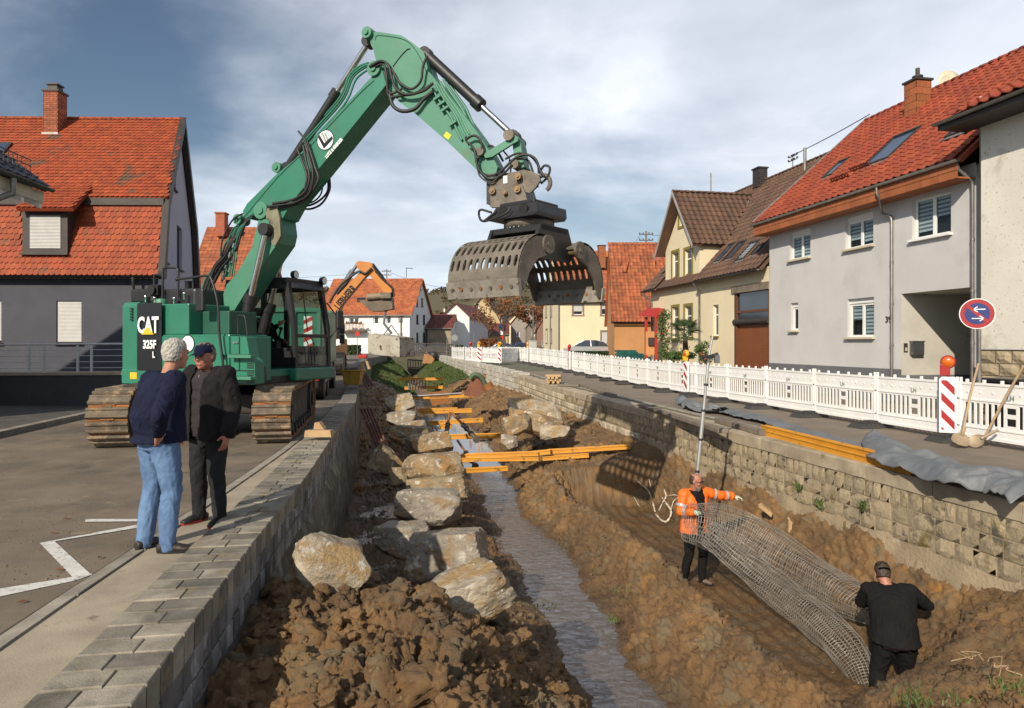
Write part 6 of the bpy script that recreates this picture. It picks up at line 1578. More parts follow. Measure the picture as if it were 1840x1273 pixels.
# --- tracks
TC=C0
TM=MX(TC,DD,-NN,ZZ)
HT=.475;HL=1.86
def loop(s):
 per=2*2*HL+2*math.pi*HT;s=s%per
 if s<2*HL:return Vector((-HL+s,0,2*HT)),Vector((1,0,0))
 s-=2*HL
 if s<math.pi*HT:a=math.pi/2-s/HT;return Vector((HL+HT*math.cos(a),0,HT+HT*math.sin(a))),Vector((math.sin(a),0,-math.cos(a)))
 s-=math.pi*HT
 if s<2*HL:return Vector((HL-s,0,0)),Vector((-1,0,0))
 s-=2*HL;a=-math.pi/2-s/HT;return Vector((-HL+HT*math.cos(a),0,HT+HT*math.sin(a))),Vector((math.sin(a),0,-math.cos(a)))
per=4*HL+2*math.pi*HT;ns=int(per/.245);SW=.62
shoe=MB();L_=per/ns
shoe.box((-L_*.49,-SW/2+.01,-.03),(L_*.49,SW/2-.01,.0),None,1)
pf=[(-L_*.36,0),(L_*.36,0),(L_*.36,.03),(L_*.30,.062),(L_*.20,.062),(L_*.13,.042),(-L_*.13,.042),(-L_*.20,.062),(-L_*.30,.062),(-L_*.36,.03)]
shoe.prism([(x,-SW/2,z) for x,z in pf],(0,SW,0),0)
shoe.box((-L_*.46,-.10,0),(-L_*.38,.10,.02),None,1);shoe.box((L_*.38,-.05,0),(L_*.46,.05,.02),None,0)
shoe_me=shoe.mesh('track_shoe',[shoem,rustm])
for y_ in(-1.25,1.25):
 tr=bpy.data.objects.new('track',None);link(tr,EX,TM@Matrix.Translation((0,y_,0)))
 mb=MB();
 body=[loop(per*i/60)[0] for i in range(60)]
 inner=[Vector((p_.x*.955,0,HT+(p_.z-HT)*.86)) for p_ in body]
 mb.prism([Vector((p_.x,y_-.20,p_.z)) for p_ in inner],(0,.40,0),M=TM);mb.build('track_chain',trackdark,EX)
 mb=MB();mb.prism([(-HL+.2,y_-.16,.22),(HL-.2,y_-.16,.22),(HL-.3,y_-.16,.62),(-HL+.3,y_-.16,.68)],(0,.32,0),M=TM);
 for i in range(8):mb.tube([TM@Vector((-HL+.35+i*.45,y_-.27,.16)),TM@Vector((-HL+.35+i*.45,y_+.27,.16))],.09,12)
 for x_ in(-HL,HL):mb.tube([TM@Vector((x_,y_-.26,HT)),TM@Vector((x_,y_+.26,HT))],.36,22);mb.tube([TM@Vector((x_,y_-.30,HT)),TM@Vector((x_,y_+.30,HT))],.16,16)
 mb.build('track_frame',trackdark,EX)
 for i in range(ns):
  p_,t_=loop(per*(i+.5)/ns);p_=Vector((p_.x,y_,p_.z));nrm_=Vector((-t_.z,0,t_.x))
  c_=Vector((p_.x,y_,p_.z));outn=nrm_ if(nrm_.dot(Vector((p_.x if abs(p_.x)>HL else 0,0,p_.z-HT)))>0) else-nrm_
  M=TM@MX(c_-outn*.05,t_,(0,1,0),outn)@Matrix.Rotation(random.uniform(-.02,.02),4,'Y')
  inst('track_shoe',shoe_me,M,tr)
mb=MB();mb.box((-1.1,-1.1,.42),(1.1,1.1,.78),TM);mb.build('undercarriage',trackdark,EX,bevel=.05)
mb=MB();mb.box((-2.35,.62,1.0),(-1.2,1.0,1.04),TM);mb.build('track_step',trackdark,EX)
# --- MAN tipper truck behind the excavator
TK=empty('tipper_truck',WP(525,700,20.5),'green tipper truck parked behind the excavator, its tailgate striped red and white','truck')
q0=DT(-1.62,20.6,zg(20));KM=MX(q0,DD,-NN,ZZ)
mb=MB();mb.box((0,0.02,1.05),(4.6,2.42,2.75),KM);bodyk=mb.build('tipper_body',teal,TK,bevel=.03)
mb=MB()
for y_ in(.12,.8,1.6,2.3):mb.box((-.05,y_-.05,1.1),(-.0,y_+.05,2.7),KM)
for z_ in(1.1,2.62):mb.box((-.06,.04,z_),(-.0,2.40,z_+.09),KM)
mb.build('tailgate_rib',tealold,bodyk)
redp=mat('red_reflex',(0.50,0.02,0.015),(0.45,0.02,0.015),3,0.4,bump=0)
for y_ in(.42,2.0):
 mb=MB();mb.box((-.012,y_-.12,1.2),(-.001,y_+.12,2.5),KM);pn=mb.build('warning_board',whitep,bodyk)
 mb=MB()
 for i in range(5):z_=1.22+i*.26;mb.prism([KM@Vector(v) for v in((-.016,y_-.12,z_+.12),(-.016,y_+.12,z_),(-.016,y_+.12,z_+.12),(-.016,y_-.12,z_+.24))],DD*.003)
 mb.build('red_stripe',redp,pn)
mb=MB();mb.box((.1,.1,.75),(7.0,2.3,1.0),KM);mb.box((-.02,.15,.42),(.10,2.35,.62),KM);mb.box((.0,.1,.62),(.08,2.3,.76),KM);mb.build('chassis',blackm,TK)
mb=MB();text_mb('MAN',.17,MX(KM@Vector((-.03,.62,.69)),NN,ZZ,-DD),mb,0,.004,sx=1.5,bold=.006);mb.build('lettering',whitep,TK)
mb=MB();mb.box((-.06,.12,.63),(-.02,.24,.74),KM);mb.box((-.06,2.1,.63),(-.02,2.25,.74),KM);mb.build('tail_lamp',redp,TK)
for x_ in(1.1,2.4,5.9):
 for y_ in(.28,2.1):mb=MB();mb.tube([KM@Vector((x_,y_-.24,.5)),KM@Vector((x_,y_+.24,.5))],.5,24);w_=mb.build('wheel',rubber,TK);mb=MB();mb.tube([KM@Vector((x_,y_-.26,.5)),KM@Vector((x_,y_-.2,.5))],.28,16);mb.build('rim',zinc,w_)
mb=MB();mb.box((4.9,.05,1.0),(7.0,2.38,2.9),KM);mb.build('truck_cab',teal,TK,bevel=.08)
mb=MB();mb.box((.5,-.03,.55),(4.3,.0,.62),KM);mb.box((.5,-.03,.8),(4.3,.0,.87),KM);
for x_ in(.55,1.8,3.0,4.2):mb.box((x_,-.03,.5),(x_+.06,.0,.95),KM)
mb.build('side_guard',zinc,TK)
for z_ in(2.1,1.7):mb=MB();mb.box((6.9,-.28,z_),(7.0,-.08,z_+.35),KM);mb.build('mirror',blackm,TK,bevel=.02)
mb=MB();mb.tube([KM@Vector((6.8,0,2.5)),KM@Vector((6.95,-.18,2.5)),KM@Vector((6.95,-.18,1.7)),KM@Vector((6.8,0,1.6))],.02,6);mb.build('mirror_arm',blackm,TK)
# --- orange wheeled excavator
YO=34.0;OP=VP((0,YO),(1,0,0),(0,-1,0))
orangep=mat('orange_paint',(0.52,0.19,0.025),(0.45,0.16,0.025),1.5,0.5,bump=.05,spots=(2,.62,(0.30,0.14,0.05),.1))
OX=empty('orange_excavator',WP(598,670,YO),'orange wheeled excavator lifting a concrete block in front of the white house','excavator')
def oplate(px,o0,o1,name,m,bevel=.03):
 mb=MB();mb.prism([OP.P(x,y,o1) for x,y in px],Vector((0,(o1-o0),0)));return mb.build(name,m,OX,bevel=bevel)
b_=oplate([(590,580),(592,560),(603,535),(652,484),(660,484),(664,490),(656,497),(615,546),(606,566),(602,582)],-.25,.25,'boom',orangep)
mb=MB();qa=OP.P(610,548,.26);qb=OP.P(632,522,.26);dr_=(qb-qa).normalized();text_mb('LIEBHERR',.52,MX((qa+qb)/2,dr_,Vector((0,-1,0)).cross(dr_)*1,Vector((0,-1,0))),mb,0,.01,sx=.62,bold=.02);mb.build('lettering',blackp,b_)
oplate([(640,472),(644,469),(666,472),(671,479),(674,490),(703,519),(704,525),(698,529),(690,525),(661,492),(648,488),(642,482)],-.2,.2,'stick',orangep)
def otube(pts,r,name,m,o=0):mb=MB();mb.tube([OP.P(x,y,o) for x,y in pts],r,10);return mb.build(name,m,OX)
greycyl=mat('grey_cylinder',(0.13,0.14,0.15),(0.10,0.11,0.12),3,0.45)
otube([(604,527),(617,513),(634,487)],.15,'hydraulic_cylinder',greycyl);otube([(634,487),(643,474)],.08,'rod',chrome)
otube([(668,476),(685,498),(694,512)],.12,'hydraulic_cylinder',blackm);otube([(694,512),(702,522)],.07,'rod',chrome)
mb=MB()
for o_ in(-.2,0,.2):
 mb.tube(crv([OP.P(x,y,o_+.1) for x,y in((592,545),(600,530),(613,512),(630,498),(645,488),(656,492),(668,482))],4),.06,6);mb.tube(crv([OP.P(x+o_*8,y,o_) for x,y in((668,478),(680,496),(692,508),(704,518),(706,534))],4),.05,6)
mb.build('hoses',rubber,OX,kind='stuff')
mb=MB();mb.box((OP.sz(686,533)[0],-.4,OP.sz(700,537)[1]),(OP.sz(704,530)[0],.4,OP.sz(700,527)[1]),OP.M(0,0));mb.build('coupler',dirtysteel,OX)
mb=MB();prof=[(-1.0,.10),(-.95,.48),(-.3,.62),(.35,.60),(.62,.35),(.55,-.05),(.3,-.28),(-.4,-.24)]
bc=OP.P(676,545,0)
bw=1.55
A_=[bc+Vector((-.82,-.5,.25)),bc+Vector((.78,-.6,.28)),bc+Vector((.82,-.3,-.35)),bc+Vector((-.35,-.35,-.40)),bc+Vector((-.80,-.45,.0))]
mb.prism([bc+Vector((-.84,-.2,.12)),bc+Vector((.80,-.2,.30)),bc+Vector((.84,-.2,-.30)),bc+Vector((.3,-.2,-.40)),bc+Vector((-.25,-.2,-.40))],(0,.7,0))
bk=mb.build('bucket',mat('bucket_steel',(0.16,0.125,0.085),(0.085,0.07,0.05),2,0.6,metal=.2),OX,bevel=.05)
mb=MB();mb.tube([bc+Vector((-.4,-.25,.28)),bc+Vector((.6,-.25,.36))],.16,10)
mb.build('bucket_spine',mat('bucket_tan',(0.25,0.20,0.13)),bk)
mb=MB();mb.box((OP.sz(560,600)[0],-1.1,OP.sz(600,640)[1]),(OP.sz(614,600)[0],1.2,OP.sz(600,609)[1]),OP.M(0,0));ob=mb.build('body',orangep,OX,bevel=.06)
mb=MB();mb.box((OP.sz(560,600)[0],-.2,OP.sz(600,609)[1]),(OP.sz(610,600)[0],1.1,OP.sz(600,568)[1]),OP.M(0,0));mb.build('cab',blackm,OX,bevel=.08)
mb=MB();q=OP.P(608,616,1.15);mb.lathe([(.17,0),(.17,.02)],MX(q,(1,0,0),ZZ,(0,-1,0)),16);mb.build('badge',whitep,ob)
mb=MB();mb.box((OP.sz(565,600)[0],-.8,OP.sz(600,655)[1]),(OP.sz(612,600)[0],.9,OP.sz(600,641)[1]),OP.M(0,0));mb.build('chassis',zincdk,OX)
for px_ in(575,610):
 for o_ in(-1.0,1.0):
  q=OP.P(px_,657,o_);q.z=zg(q.y)+.55
  mb=MB();ax=DD if False else Vector((1,.15,0)).normalized();mb.tube([q-ax*.22,q+ax*.22],.55,22);w_=mb.build('wheel',rubber,OX,bevel=.05)
  for i in range(18):
   a=i*math.tau/18;u2=Vector((0,math.cos(a),math.sin(a)));pass
  mb=MB()
  for i in range(16):
   a=i*math.tau/16;c_=q+Vector((0,math.cos(a)*.56,math.sin(a)*.56));mb.box((-.22,-.05,-.03),(.22,.05,.03),MX(c_,ax,(0,-math.sin(a),math.cos(a))))
  mb.build('tread',rubber,w_)
q=WP(606,555,YO-1.3)
speck=mat('speckled_concrete',(0.42,0.40,0.33),(0.30,0.28,0.23),1.6,0.9,bump=.6,bscale=8,spots=(2.6,.56,(0.045,0.042,0.035),.05),spots2=(5,.62,(0.05,0.045,0.04),.04),bdist=.05)
mb=MB();zb0=WP(690,638,33).z;p1,p2,p3=WP(661,600,32.2),WP(718,606,31.2),None
dpt=Vector((.5,1.3,0));hgt=1.02
a=p1;b=p2;b=Vector((b.x,b.y,b.z));
mb.prism([a,b,b-ZZ*.92,a-ZZ*.95],dpt);mb.build('concrete_block',speck,None,bevel=.03,label='speckled concrete block hanging on a chain below the orange excavator bucket',cat='concrete block')
mb=MB();q1=OP.P(693,560,0);q2=(a+b)/2+dpt*.5;mb.tube([q1,Vector((q1.x+.02,q1.y-.6,(q1.z+q2.z)/2)),q2+ZZ*.12],.06,8)
for s_ in(-.5,.5):mb.tube([q2+ZZ*.5,q2+(b-a).normalized()*s_-ZZ*.02],.025,6)
mb.build('lifting_chain',greycyl,None,label='grey lifting chain between the orange excavator bucket and the concrete block',cat='chain')
# --- far houses, hill, trees, bridge
def simple_house(name,label,A,u,W,v,Dp,z0,ze,zr,wallm,sidem,roofm,axis='u',over=.3,wins=(),chim=None,tw=.34,cs=.36,nparts=0,bandz=None):
 A=Vector((A[0],A[1],0));u=Vector((u[0],u[1],0)).normalized();v=Vector((v[0],v[1],0)).normalized()
 H=empty(name,A+u*W/2+ZZ*z0,label,'house')
 P=[A,A+u*W,A+u*W+v*Dp,A+v*Dp]
 F=VP(A,u,(0,-1,0));hs_=[w[0] for w in wins]
 if axis=='u':
  holes_wall(F,[(0,z0),(W,z0),(W,ze),(0,ze)],hs_,wallm,H)
  for i in(0,1):
   a=P[1] if i else P[0];b=P[2] if i else P[3];m_=(a+b)/2;mb=MB();mb.add([a+ZZ*z0,b+ZZ*z0,b+ZZ*ze,m_+ZZ*(zr-.05),a+ZZ*ze],[(0,1,2,3,4)]);mb.build('gable_wall',sidem,H)
  mb=MB();mb.quad(P[3]+ZZ*z0,P[2]+ZZ*z0,P[2]+ZZ*ze,P[3]+ZZ*ze);mb.build('back_wall',wallm,H)
  rise=v*(Dp/2)+ZZ*(zr-ze);n_=rise.normalized()
  O=A-u*over-n_*over*1.3+ZZ*ze
  L=rise.length+over*1.3
  vv_=rise-u*rise.dot(u);k=rise.dot(u)
  tile_roof(H,O,u,vv_,[(0,0),(W+2*over,0),(W+2*over+k,L),(k,L)],tw,cs,'flat',roofm,nparts)
  mb=MB();r0=A+v*(Dp/2)+ZZ*zr;e0_=A+v*(Dp+over)+ZZ*(ze-over*.8);mb.prism([r0-u*over-ZZ*.03,r0+u*(W+over)-ZZ*.03,e0_+u*(W+over),e0_-u*over],-ZZ*.1);mb.build('back_roof',roofm,H)
  mb=MB();mb.tube([O-ZZ*.05+n_*-.02,O+u*(W+2*over)-ZZ*.05],.08,6);mb.build('gutter',zinc,H)
 else:
  holes_wall(F,[(0,z0),(W,z0),(W,ze),(W/2,zr-.05),(0,ze)],hs_,wallm,H)
  for i in(0,1):
   a=P[1] if i else P[0];b=P[2] if i else P[3];mb=MB();mb.quad(a+ZZ*z0,b+ZZ*z0,b+ZZ*ze,a+ZZ*ze);mb.build('side_wall',sidem,H)
   e_=(a+(u if i else-u)*over);c_=A+u*W/2;
   mb=MB();ed=-ZZ*(over*(zr-ze)/(W/2))
   mb.prism([e_-v*over+ZZ*ze+ed,c_-v*over+ZZ*zr,c_+v*(Dp+over)+ZZ*zr,e_+v*(Dp+over)+ZZ*ze+ed],ZZ*.12);mb.build('roof',roofm,H)
 for h,kw in wins:window(F,h,H,sill=None,**kw)
 if chim:
  for c_ in chim:
   q=A+u*c_[0]+v*c_[1]+ZZ*c_[2];mb=MB();mb.box((-.3,-.3,0),(.3,.3,c_[3]),Matrix.Translation(q));mb.box((-.36,-.36,c_[3]),(.36,.36,c_[3]+.1),Matrix.Translation(q));mb.build('chimney',c_[4] if len(c_)>4 else chimbrick,H)
 return H,F
whiteh=mat('white_wall_far',(0.78,0.77,0.74),(0.72,0.71,0.68),.4,0.9,bump=.1)
A=Vector((-27.0,95.6,0));B=WP(736,600,95);B.z=0;W_=(B-A).length;F_=VP(A,(B-A),(0,-1,0))
wpx=[(671,567,681,583),(694,566,703,582),(715.6,567,724.4,582),(715.6,599,724.4,614),(671,599,680,614),(694,599,703,614),(627,571,645,584)]
kws=[dict(fw=.14),dict(fw=.12),dict(fw=.12,shutter=.45),dict(fw=.12,shutter=.6),dict(fw=.12,shutter=.3),dict(fw=.12),dict(fw=.12,sashes=2)]
H,F_=simple_house('white_house','white two storey house with bright orange roof and flowered balcony behind the orange excavator',A,B-A,W_,(.1,.99),13.7,.3,6.0,11.3,whiteh,whiteh,tileD,'u',.4,[(hpx(F_,*w),k_) for w,k_ in zip(wpx,kws)],[(W_-9,6.8,11.0,.9)],.30,.36)
Gp=VP(B,(.1,.99),(1,-.1,0))
for w in((748,467/4.897+440,751,543/4.897+440),(756.8,536,760,551),(748,565,751.5,582),(760,566,763.5,583),(748,598,751.5,615),(760,598,763.5,615),(753.5,512,756,521)):
 h=hpx(Gp,*w);mb=MB();mb.box((h[0],-.02,h[1]),(h[2],.02,h[3]),Gp.M(0,0));w_=mb.build('window',darkglass,H)
 mb=MB();mb.box((h[0]-.1,-.12,h[1]-.1),(h[2]+.1,0,h[1]),Gp.M(0,0));mb.build('sill',zincdk,w_)
bl=hpx(F_,617,582,659,596);mb=MB();mb.box((bl[0],-1.3,bl[1]-.05),(bl[2],0,bl[1]+.12),F_.M(0,0));bal=mb.build('balcony',brownframe,H)
mb=MB();x=bl[0]
while x<bl[2]:mb.box((x,-1.3,bl[1]+.12),(x+.07,-1.26,bl[3]-.1),F_.M(0,0));x+=.2
mb.box((bl[0],-1.34,bl[3]-.1),(bl[2],-1.24,bl[3]),F_.M(0,0));mb.build('railing',brownframe,bal)
mb=MB();
for i in range(26):q=F_.p(random.uniform(bl[0]+.8,bl[2]-.3),bl[3]+random.uniform(-.05,.2),1.35);mb.ball(q,random.uniform(.06,.14),4)
mb.build('flowers',mat('balcony_flowers',(0.30,0.05,0.02),(0.06,0.10,0.02),6,.9,contrast=(.45,.55)),bal,kind='stuff')
h=hpx(F_,642,536,657,548);p0=F_.p(h[0],8.2,0)
q=WP(650,541,97.2);mb=MB();mb.box((-.65,-.04,-.55),(.65,.10,.55),MX(q,(B-A),Vector((0,.75,.66)),None));mb.build('roof_window',skyglass,H)
mb=MB();q=WP(749,575,90)
mb.tube([WP(730,500,99),WP(730,481,99)],.05,5);mb.tube([WP(730,482,99),WP(742,483,99)],.05,5);mb.build('tv_antenna',zincdk,H)
mb=MB();mb.tube([F_.p(W_-1.2,5.8,.1),F_.p(W_-1.2,.4,.1)],.09,6);mb.build('downpipe',zinc,H)
simple_house('brick_red_roof_house','house with weathered orange tile roof seen between the mansard house and the excavator boom',WP(325,600,42),(1,.02),3.6,(0,1),9,.2,3.4,9.6,creamr,creamr,tileE,'u',.3,(),[(.85,3.9,8.9,1.5)],.26,.31)
simple_house('stone_barn','small stone barn with dark red lean-to roof right of the white house',WP(768,600,104),(1,.02),3.6,(0,1),12,.3,4.2,6.4,mat('barn_stone',(0.30,0.25,0.18),(0.20,0.17,0.12),.8,.9,bump=.5,bscale=3),whiter,tileF,'u',.3,(),None,.34,.4)
Ab=WP(795,600,112)
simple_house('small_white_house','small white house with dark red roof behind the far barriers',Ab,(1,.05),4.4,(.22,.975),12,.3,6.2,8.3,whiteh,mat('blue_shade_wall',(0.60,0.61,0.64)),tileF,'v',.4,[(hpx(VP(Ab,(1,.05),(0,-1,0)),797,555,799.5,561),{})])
As=WP(842,600,112);Sp=VP(As,(.22,.975),(1,-.2,0))
Ay=WP(834,600,136)
ybrick=mat('yellow_brick',(0.50,0.39,0.22),(0.42,0.32,0.18),.7,.9,bump=.3,bscale=4)
Fy=VP(Ay,(1,0),(0,-1,0))
simple_house('yellow_brick_house','yellow brick gabled house behind the small white house',Ay,(1,0),7.6,(.1,1),12,.3,6.4,11.4,ybrick,ybrick,mat('dark_brown_tile',(0.10,0.06,0.045)),'v',.4,[(hpx(Fy,854,547,861,559),dict(fw=.2,surround=beige)),(hpx(Fy,887,596,895,606),dict(fw=.2)),(hpx(Fy,862,592,868,604),dict(fw=.2))])
vill=[(868,128,4.6,3.6,5.6,'ochre_barn','small ochre barn with red roof at the village street',ybrick,tileF),(918,150,6,6.2,9.8,'village_house','grey village house with dark gable behind the bare tree',mat('taupe_wall',(0.30,0.27,0.24)),tileF),(895,165,10,5.0,9.6,'village_house','rear village house with reddish roof above the ochre barn',creamr,tileD),(946,140,5,5.2,8.0,'village_house','narrow dark timbered house left of the street lamp',mat('timber_wall',(0.20,0.16,0.13)),tileF),(965,118,4,4.4,7.6,'village_house','red roofed house just left of the pale yellow house',mat('brown_wall',(0.22,0.13,0.09)),tileD),(715,170,16,5.0,9.0,'village_house','distant red roof peeking over the bridge left of the barn',whiter,tileF)]
for px_,Y_,W_,ze_,zr_,nm_,lb_,wm_,rm_ in vill:
 Av=WP(px_,600,Y_);Fv=VP(Av,(1,0),(0,-1,0));ww=[((W_*f,3.2,W_*f+.7,4.4),dict(fw=.12)) for f in(.2,.6)]+[((W_*f,1.2,W_*f+.7,2.4),dict(fw=.12)) for f in(.2,.6)]
 if ze_<4.5:ww=ww[2:]
 simple_house(nm_,lb_,Av,(1,0),W_,(0,1),9,.3,ze_,zr_,wm_,wm_,rm_,'v' if nm_!='ochre_barn' else 'u',.3,ww)
leafm=mat('scrub_foliage',(0.060,0.058,0.022),(0.095,0.060,0.025),.25,.9,bump=0,isl=.4)
hillm=mat('hillside',(0.075,0.072,0.035),(0.105,0.085,0.045),.02,.95,bump=.4,bscale=.2,spots=(.035,.55,(0.14,0.10,0.06),.1),bdist=1.0)
hx=np.linspace(-620,620,150);hy=np.linspace(330,900,60)
HX,HY=np.meshgrid(hx,hy);hh=48*np.clip((HY-330)/300,0,1)**.8*(0.82+.30*np.sin(HX/210+1.9)+.12*np.sin(HX/71))
hh+=3*fbm(np.stack([HX.ravel()/60,HY.ravel()/60,HX.ravel()*0],1),4).reshape(HX.shape)
terr=np.sin(hh*1.1)*.5
V=np.stack([HX.ravel(),HY.ravel(),(hh+.3+terr).ravel()],1);n_=len(hx);a=(np.arange(len(hy)-1)[:,None]*n_+np.arange(n_-1)[None]).ravel()
me=arr_mesh('hill',V,np.stack([a,a+1,a+n_+1,a+n_],1),hillm);o=bpy.data.objects.new('hill',me);link(o);o['kind']='structure'
def leaf_cloud(name,centers,radii,n,size,m,parent=None,kind='stuff',label=None,cat=None,flat=.75):
 cs_=np.array([tuple(c) for c in centers]);rr=np.array(radii);w=rr**2;w=w/w.sum()
 idx=rs.choice(len(cs_),n,p=w);d=rs.normal(size=(n,3));d/=np.linalg.norm(d,axis=1)[:,None];r=rs.uniform(.35,1.05,n)**.6
 p=cs_[idx]+d*(rr[idx]*r)[:,None]*np.array([1,1,flat])
 keep=fbm(p/(rr.mean()*.55)+5,2)>-.18;p=p[keep];n=len(p)
 q=rotm(n);s_=size*rs.uniform(.5,1.4,(n,1,1));base=np.array([(-.5,-.35,0),(.5,-.35,.1),(.5,.35,0),(-.5,.35,.1)])[None]*s_
 V=np.einsum('nij,nkj->nki',q,base)+p[:,None,:]
 me=arr_mesh(name,V.reshape(-1,3),np.arange(4*n).reshape(n,4),m,False);o=bpy.data.objects.new(name,me);link(o,parent);return setp(o,label,cat,None,kind)
c_=[];r_=[]
for i in range(420):
 x=random.uniform(-330,330);y=random.uniform(350,640);j=int(np.argmin(abs(hx-x)));k=int(np.argmin(abs(hy-y)));c_.append((x,y,hh[k,j]+2.2));r_.append(random.uniform(3,6.5))
for i in range(150):
 x=random.uniform(-330,330);y=640;j=int(np.argmin(abs(hx-x)));k=int(np.argmin(abs(hy-y)));c_.append((x,y,hh[k,j]+3));r_.append(random.uniform(3,6))
leaf_cloud('hill_scrub',c_,r_,26000,1.6,leafm,None,'stuff','autumn scrub and orchards covering the distant hillside','scrub')
barkm=mat('bark',(0.085,0.065,0.048),(0.05,0.04,0.03),4,.9,bump=.5)
def tree(name,label,base,h,spread,leafmat,nleaf,lsize,seed,group=None,levels=4,tr=.16,cat='tree',bare=0):
 rr=random.Random(seed);root=empty(name,base,label,cat,group);mb=MB();tips=[]
 def br(p,d,L,r,lv):
  pts_=[p];q=p
  for i in range(3):d=(d+Vector((rr.uniform(-.25,.25),rr.uniform(-.25,.25),rr.uniform(-.1,.2)))).normalized();q=q+d*(L/3);pts_.append(q)
  mb.tube(pts_,[r,r*.85,r*.7,r*.5],6 if lv<2 else 4,caps=False)
  if lv>=levels:tips.append(q);return
  if lv>=2:tips.append(pts_[2])
  for k in range(4 if lv==0 else 3):
   a=rr.uniform(0,math.tau);s_=spread*rr.uniform(.6,1.1);dd=(d+Vector((math.cos(a)*s_,math.sin(a)*s_,rr.uniform(-.15,.3)))).normalized();br(q if k<2 else pts_[2],dd,L*rr.uniform(.6,.78),r*.55,lv+1)
 br(Vector(base)-ZZ*.1,ZZ,h*.34,tr,0);mb.build('trunk',barkm,root)
 if nleaf:o_=leaf_cloud('crown',tips,[h*.07]*len(tips),nleaf,lsize,leafmat,root,None)
 return root
rustleaf=mat('rust_leaves',(0.24,0.085,0.025),(0.17,0.075,0.03),.8,.8,bump=0,isl=.4)
greenleaf=mat('green_leaves',(0.050,0.105,0.020),(0.075,0.12,0.03),.8,.7,bump=0,isl=.45)
darkleaf=mat('dark_leaves',(0.025,0.052,0.014),(0.04,0.065,0.02),.8,.7,bump=0,isl=.45)
tree('autumn_tree','half bare autumn tree with rust leaves in front of the yellow brick house',WP(908,622,92),9.0,.9,rustleaf,1500,.20,3,levels=4,tr=.2)
tree('autumn_tree','rust brown tree standing left of the lamp post by the pale yellow house',WP(955,622,98),7.6,.85,rustleaf,2200,.20,5,levels=4,tr=.18)
tree('autumn_tree','small bare tree between the yellow brick house and the parked silver cars',WP(880,622,100),5.5,.8,rustleaf,500,.16,8,levels=3,tr=.12)
YB=74;bm_=mat('bridge_brown',(0.075,0.062,0.052),(0.05,0.042,0.036),1,.8)
BR=empty('footbridge',WP(770,636,YB),'arched brown footbridge with slatted railing across the stream','bridge')
def bz(x):k=(x-WP(760,0,YB).x)/6.5;return .65-.38*min(1.3,k*k)
x0,x1=WP(700,0,YB).x,WP(812,0,YB).x;mb=MB();n=14
for i in range(n):
 xa=x0+(x1-x0)*i/n;xb=x0+(x1-x0)*(i+1)/n
 for yy in(0,):mb.add([(xa,YB,bz(xa)),(xb,YB,bz(xb)),(xb,YB+2.2,bz(xb)),(xa,YB+2.2,bz(xa)),(xa,YB,bz(xa)-.30),(xb,YB,bz(xb)-.30),(xb,YB+2.2,bz(xb)-.30),(xa,YB+2.2,bz(xa)-.30)],[(0,1,2,3),(4,7,6,5),(0,4,5,1),(3,2,6,7)])
mb.build('deck',bm_,BR)
for yy in(YB+.03,YB+2.1):
 mb=MB();mb.tube([Vector((x0+(x1-x0)*i/n,yy,bz(x0+(x1-x0)*i/n)+1.05)) for i in range(n+1)],.07,6);mb.tube([Vector((x0+(x1-x0)*i/n,yy,bz(x0+(x1-x0)*i/n)+.18)) for i in range(n+1)],.05,6);mb.build('handrail',bm_,BR)
 mb=MB();x=x0
 while x<x1:mb.box((x-.04,yy-.03,bz(x)),(x+.04,yy+.03,bz(x)+1.05));x+=.26
 mb.build('balusters',bm_,BR,kind='stuff')
def grass(name,label,n,fn,hgt,m,w=.02,kind='stuff',cat='grass',lean=.5,parent=None):
 P=np.array([fn() for _ in range(n)]);a=rs.uniform(0,math.tau,n);h=hgt*rs.uniform(.5,1.3,n);l=lean*rs.uniform(-1,1,(n,2))*h[:,None]
 t=np.stack([np.cos(a),np.sin(a),0*a],1)*w
 V=np.stack([P-t,P+t,P+np.stack([l[:,0]*.4,l[:,1]*.4,h*.6],1)+t*.6,P+np.stack([l[:,0]*.4,l[:,1]*.4,h*.6],1)-t*.6,P+np.stack([l[:,0],l[:,1],h],1)],1)
 idx=np.arange(n)[:,None]*5;T_=np.concatenate([idx+[0,1,2],idx+[0,2,3],idx+[3,2,4]],0)
 me=arr_mesh(name,V.reshape(-1,3),T_,m,False);o=bpy.data.objects.new(name,me);link(o,parent);return setp(o,label,cat if label else None,None,kind)
def tz(D,t):
 r=int(np.clip(np.searchsorted(tl,t),0,nr-1));return float(np.interp(D,TD[r],Pq[r,:,2]))
turf=mat('turf',(0.045,0.095,0.018),(0.085,0.100,0.028),.5,.8,bump=.3,bscale=8,isl=.35)
def gf():
 t=random.uniform(47,78);
 while True:
  D=random.choice((random.uniform(-.6,2.6),random.uniform(3.9,6.3)))
  return DT(D+(0 if t<68 else .8),t,tz(D+(0 if t<68 else .8),t)-.02)
grass('bank_grass','green grass on the stream bank below the footbridge',50000,gf,.17,turf,.022)
rr0=int(np.searchsorted(tl,46));sub=Pq[rr0:-1];
for(j0,j1) in((0,232),(262,nc-1)):
 q=sub[:,j0:j1,:].copy();q[:,:,2]+=.05;h_,w_=q.shape[:2];a=(np.arange(h_-1)[:,None]*w_+np.arange(w_-1)[None]).ravel()
 me=arr_mesh('grass_bank',q.reshape(-1,3),np.stack([a,a+1,a+w_+1,a+w_],1),turf);o=bpy.data.objects.new('grass_bank',me);link(o);o['kind']='structure'
ochre=mat('ochre_metal',(0.38,0.19,0.06),(0.26,0.12,0.05),2,.6)
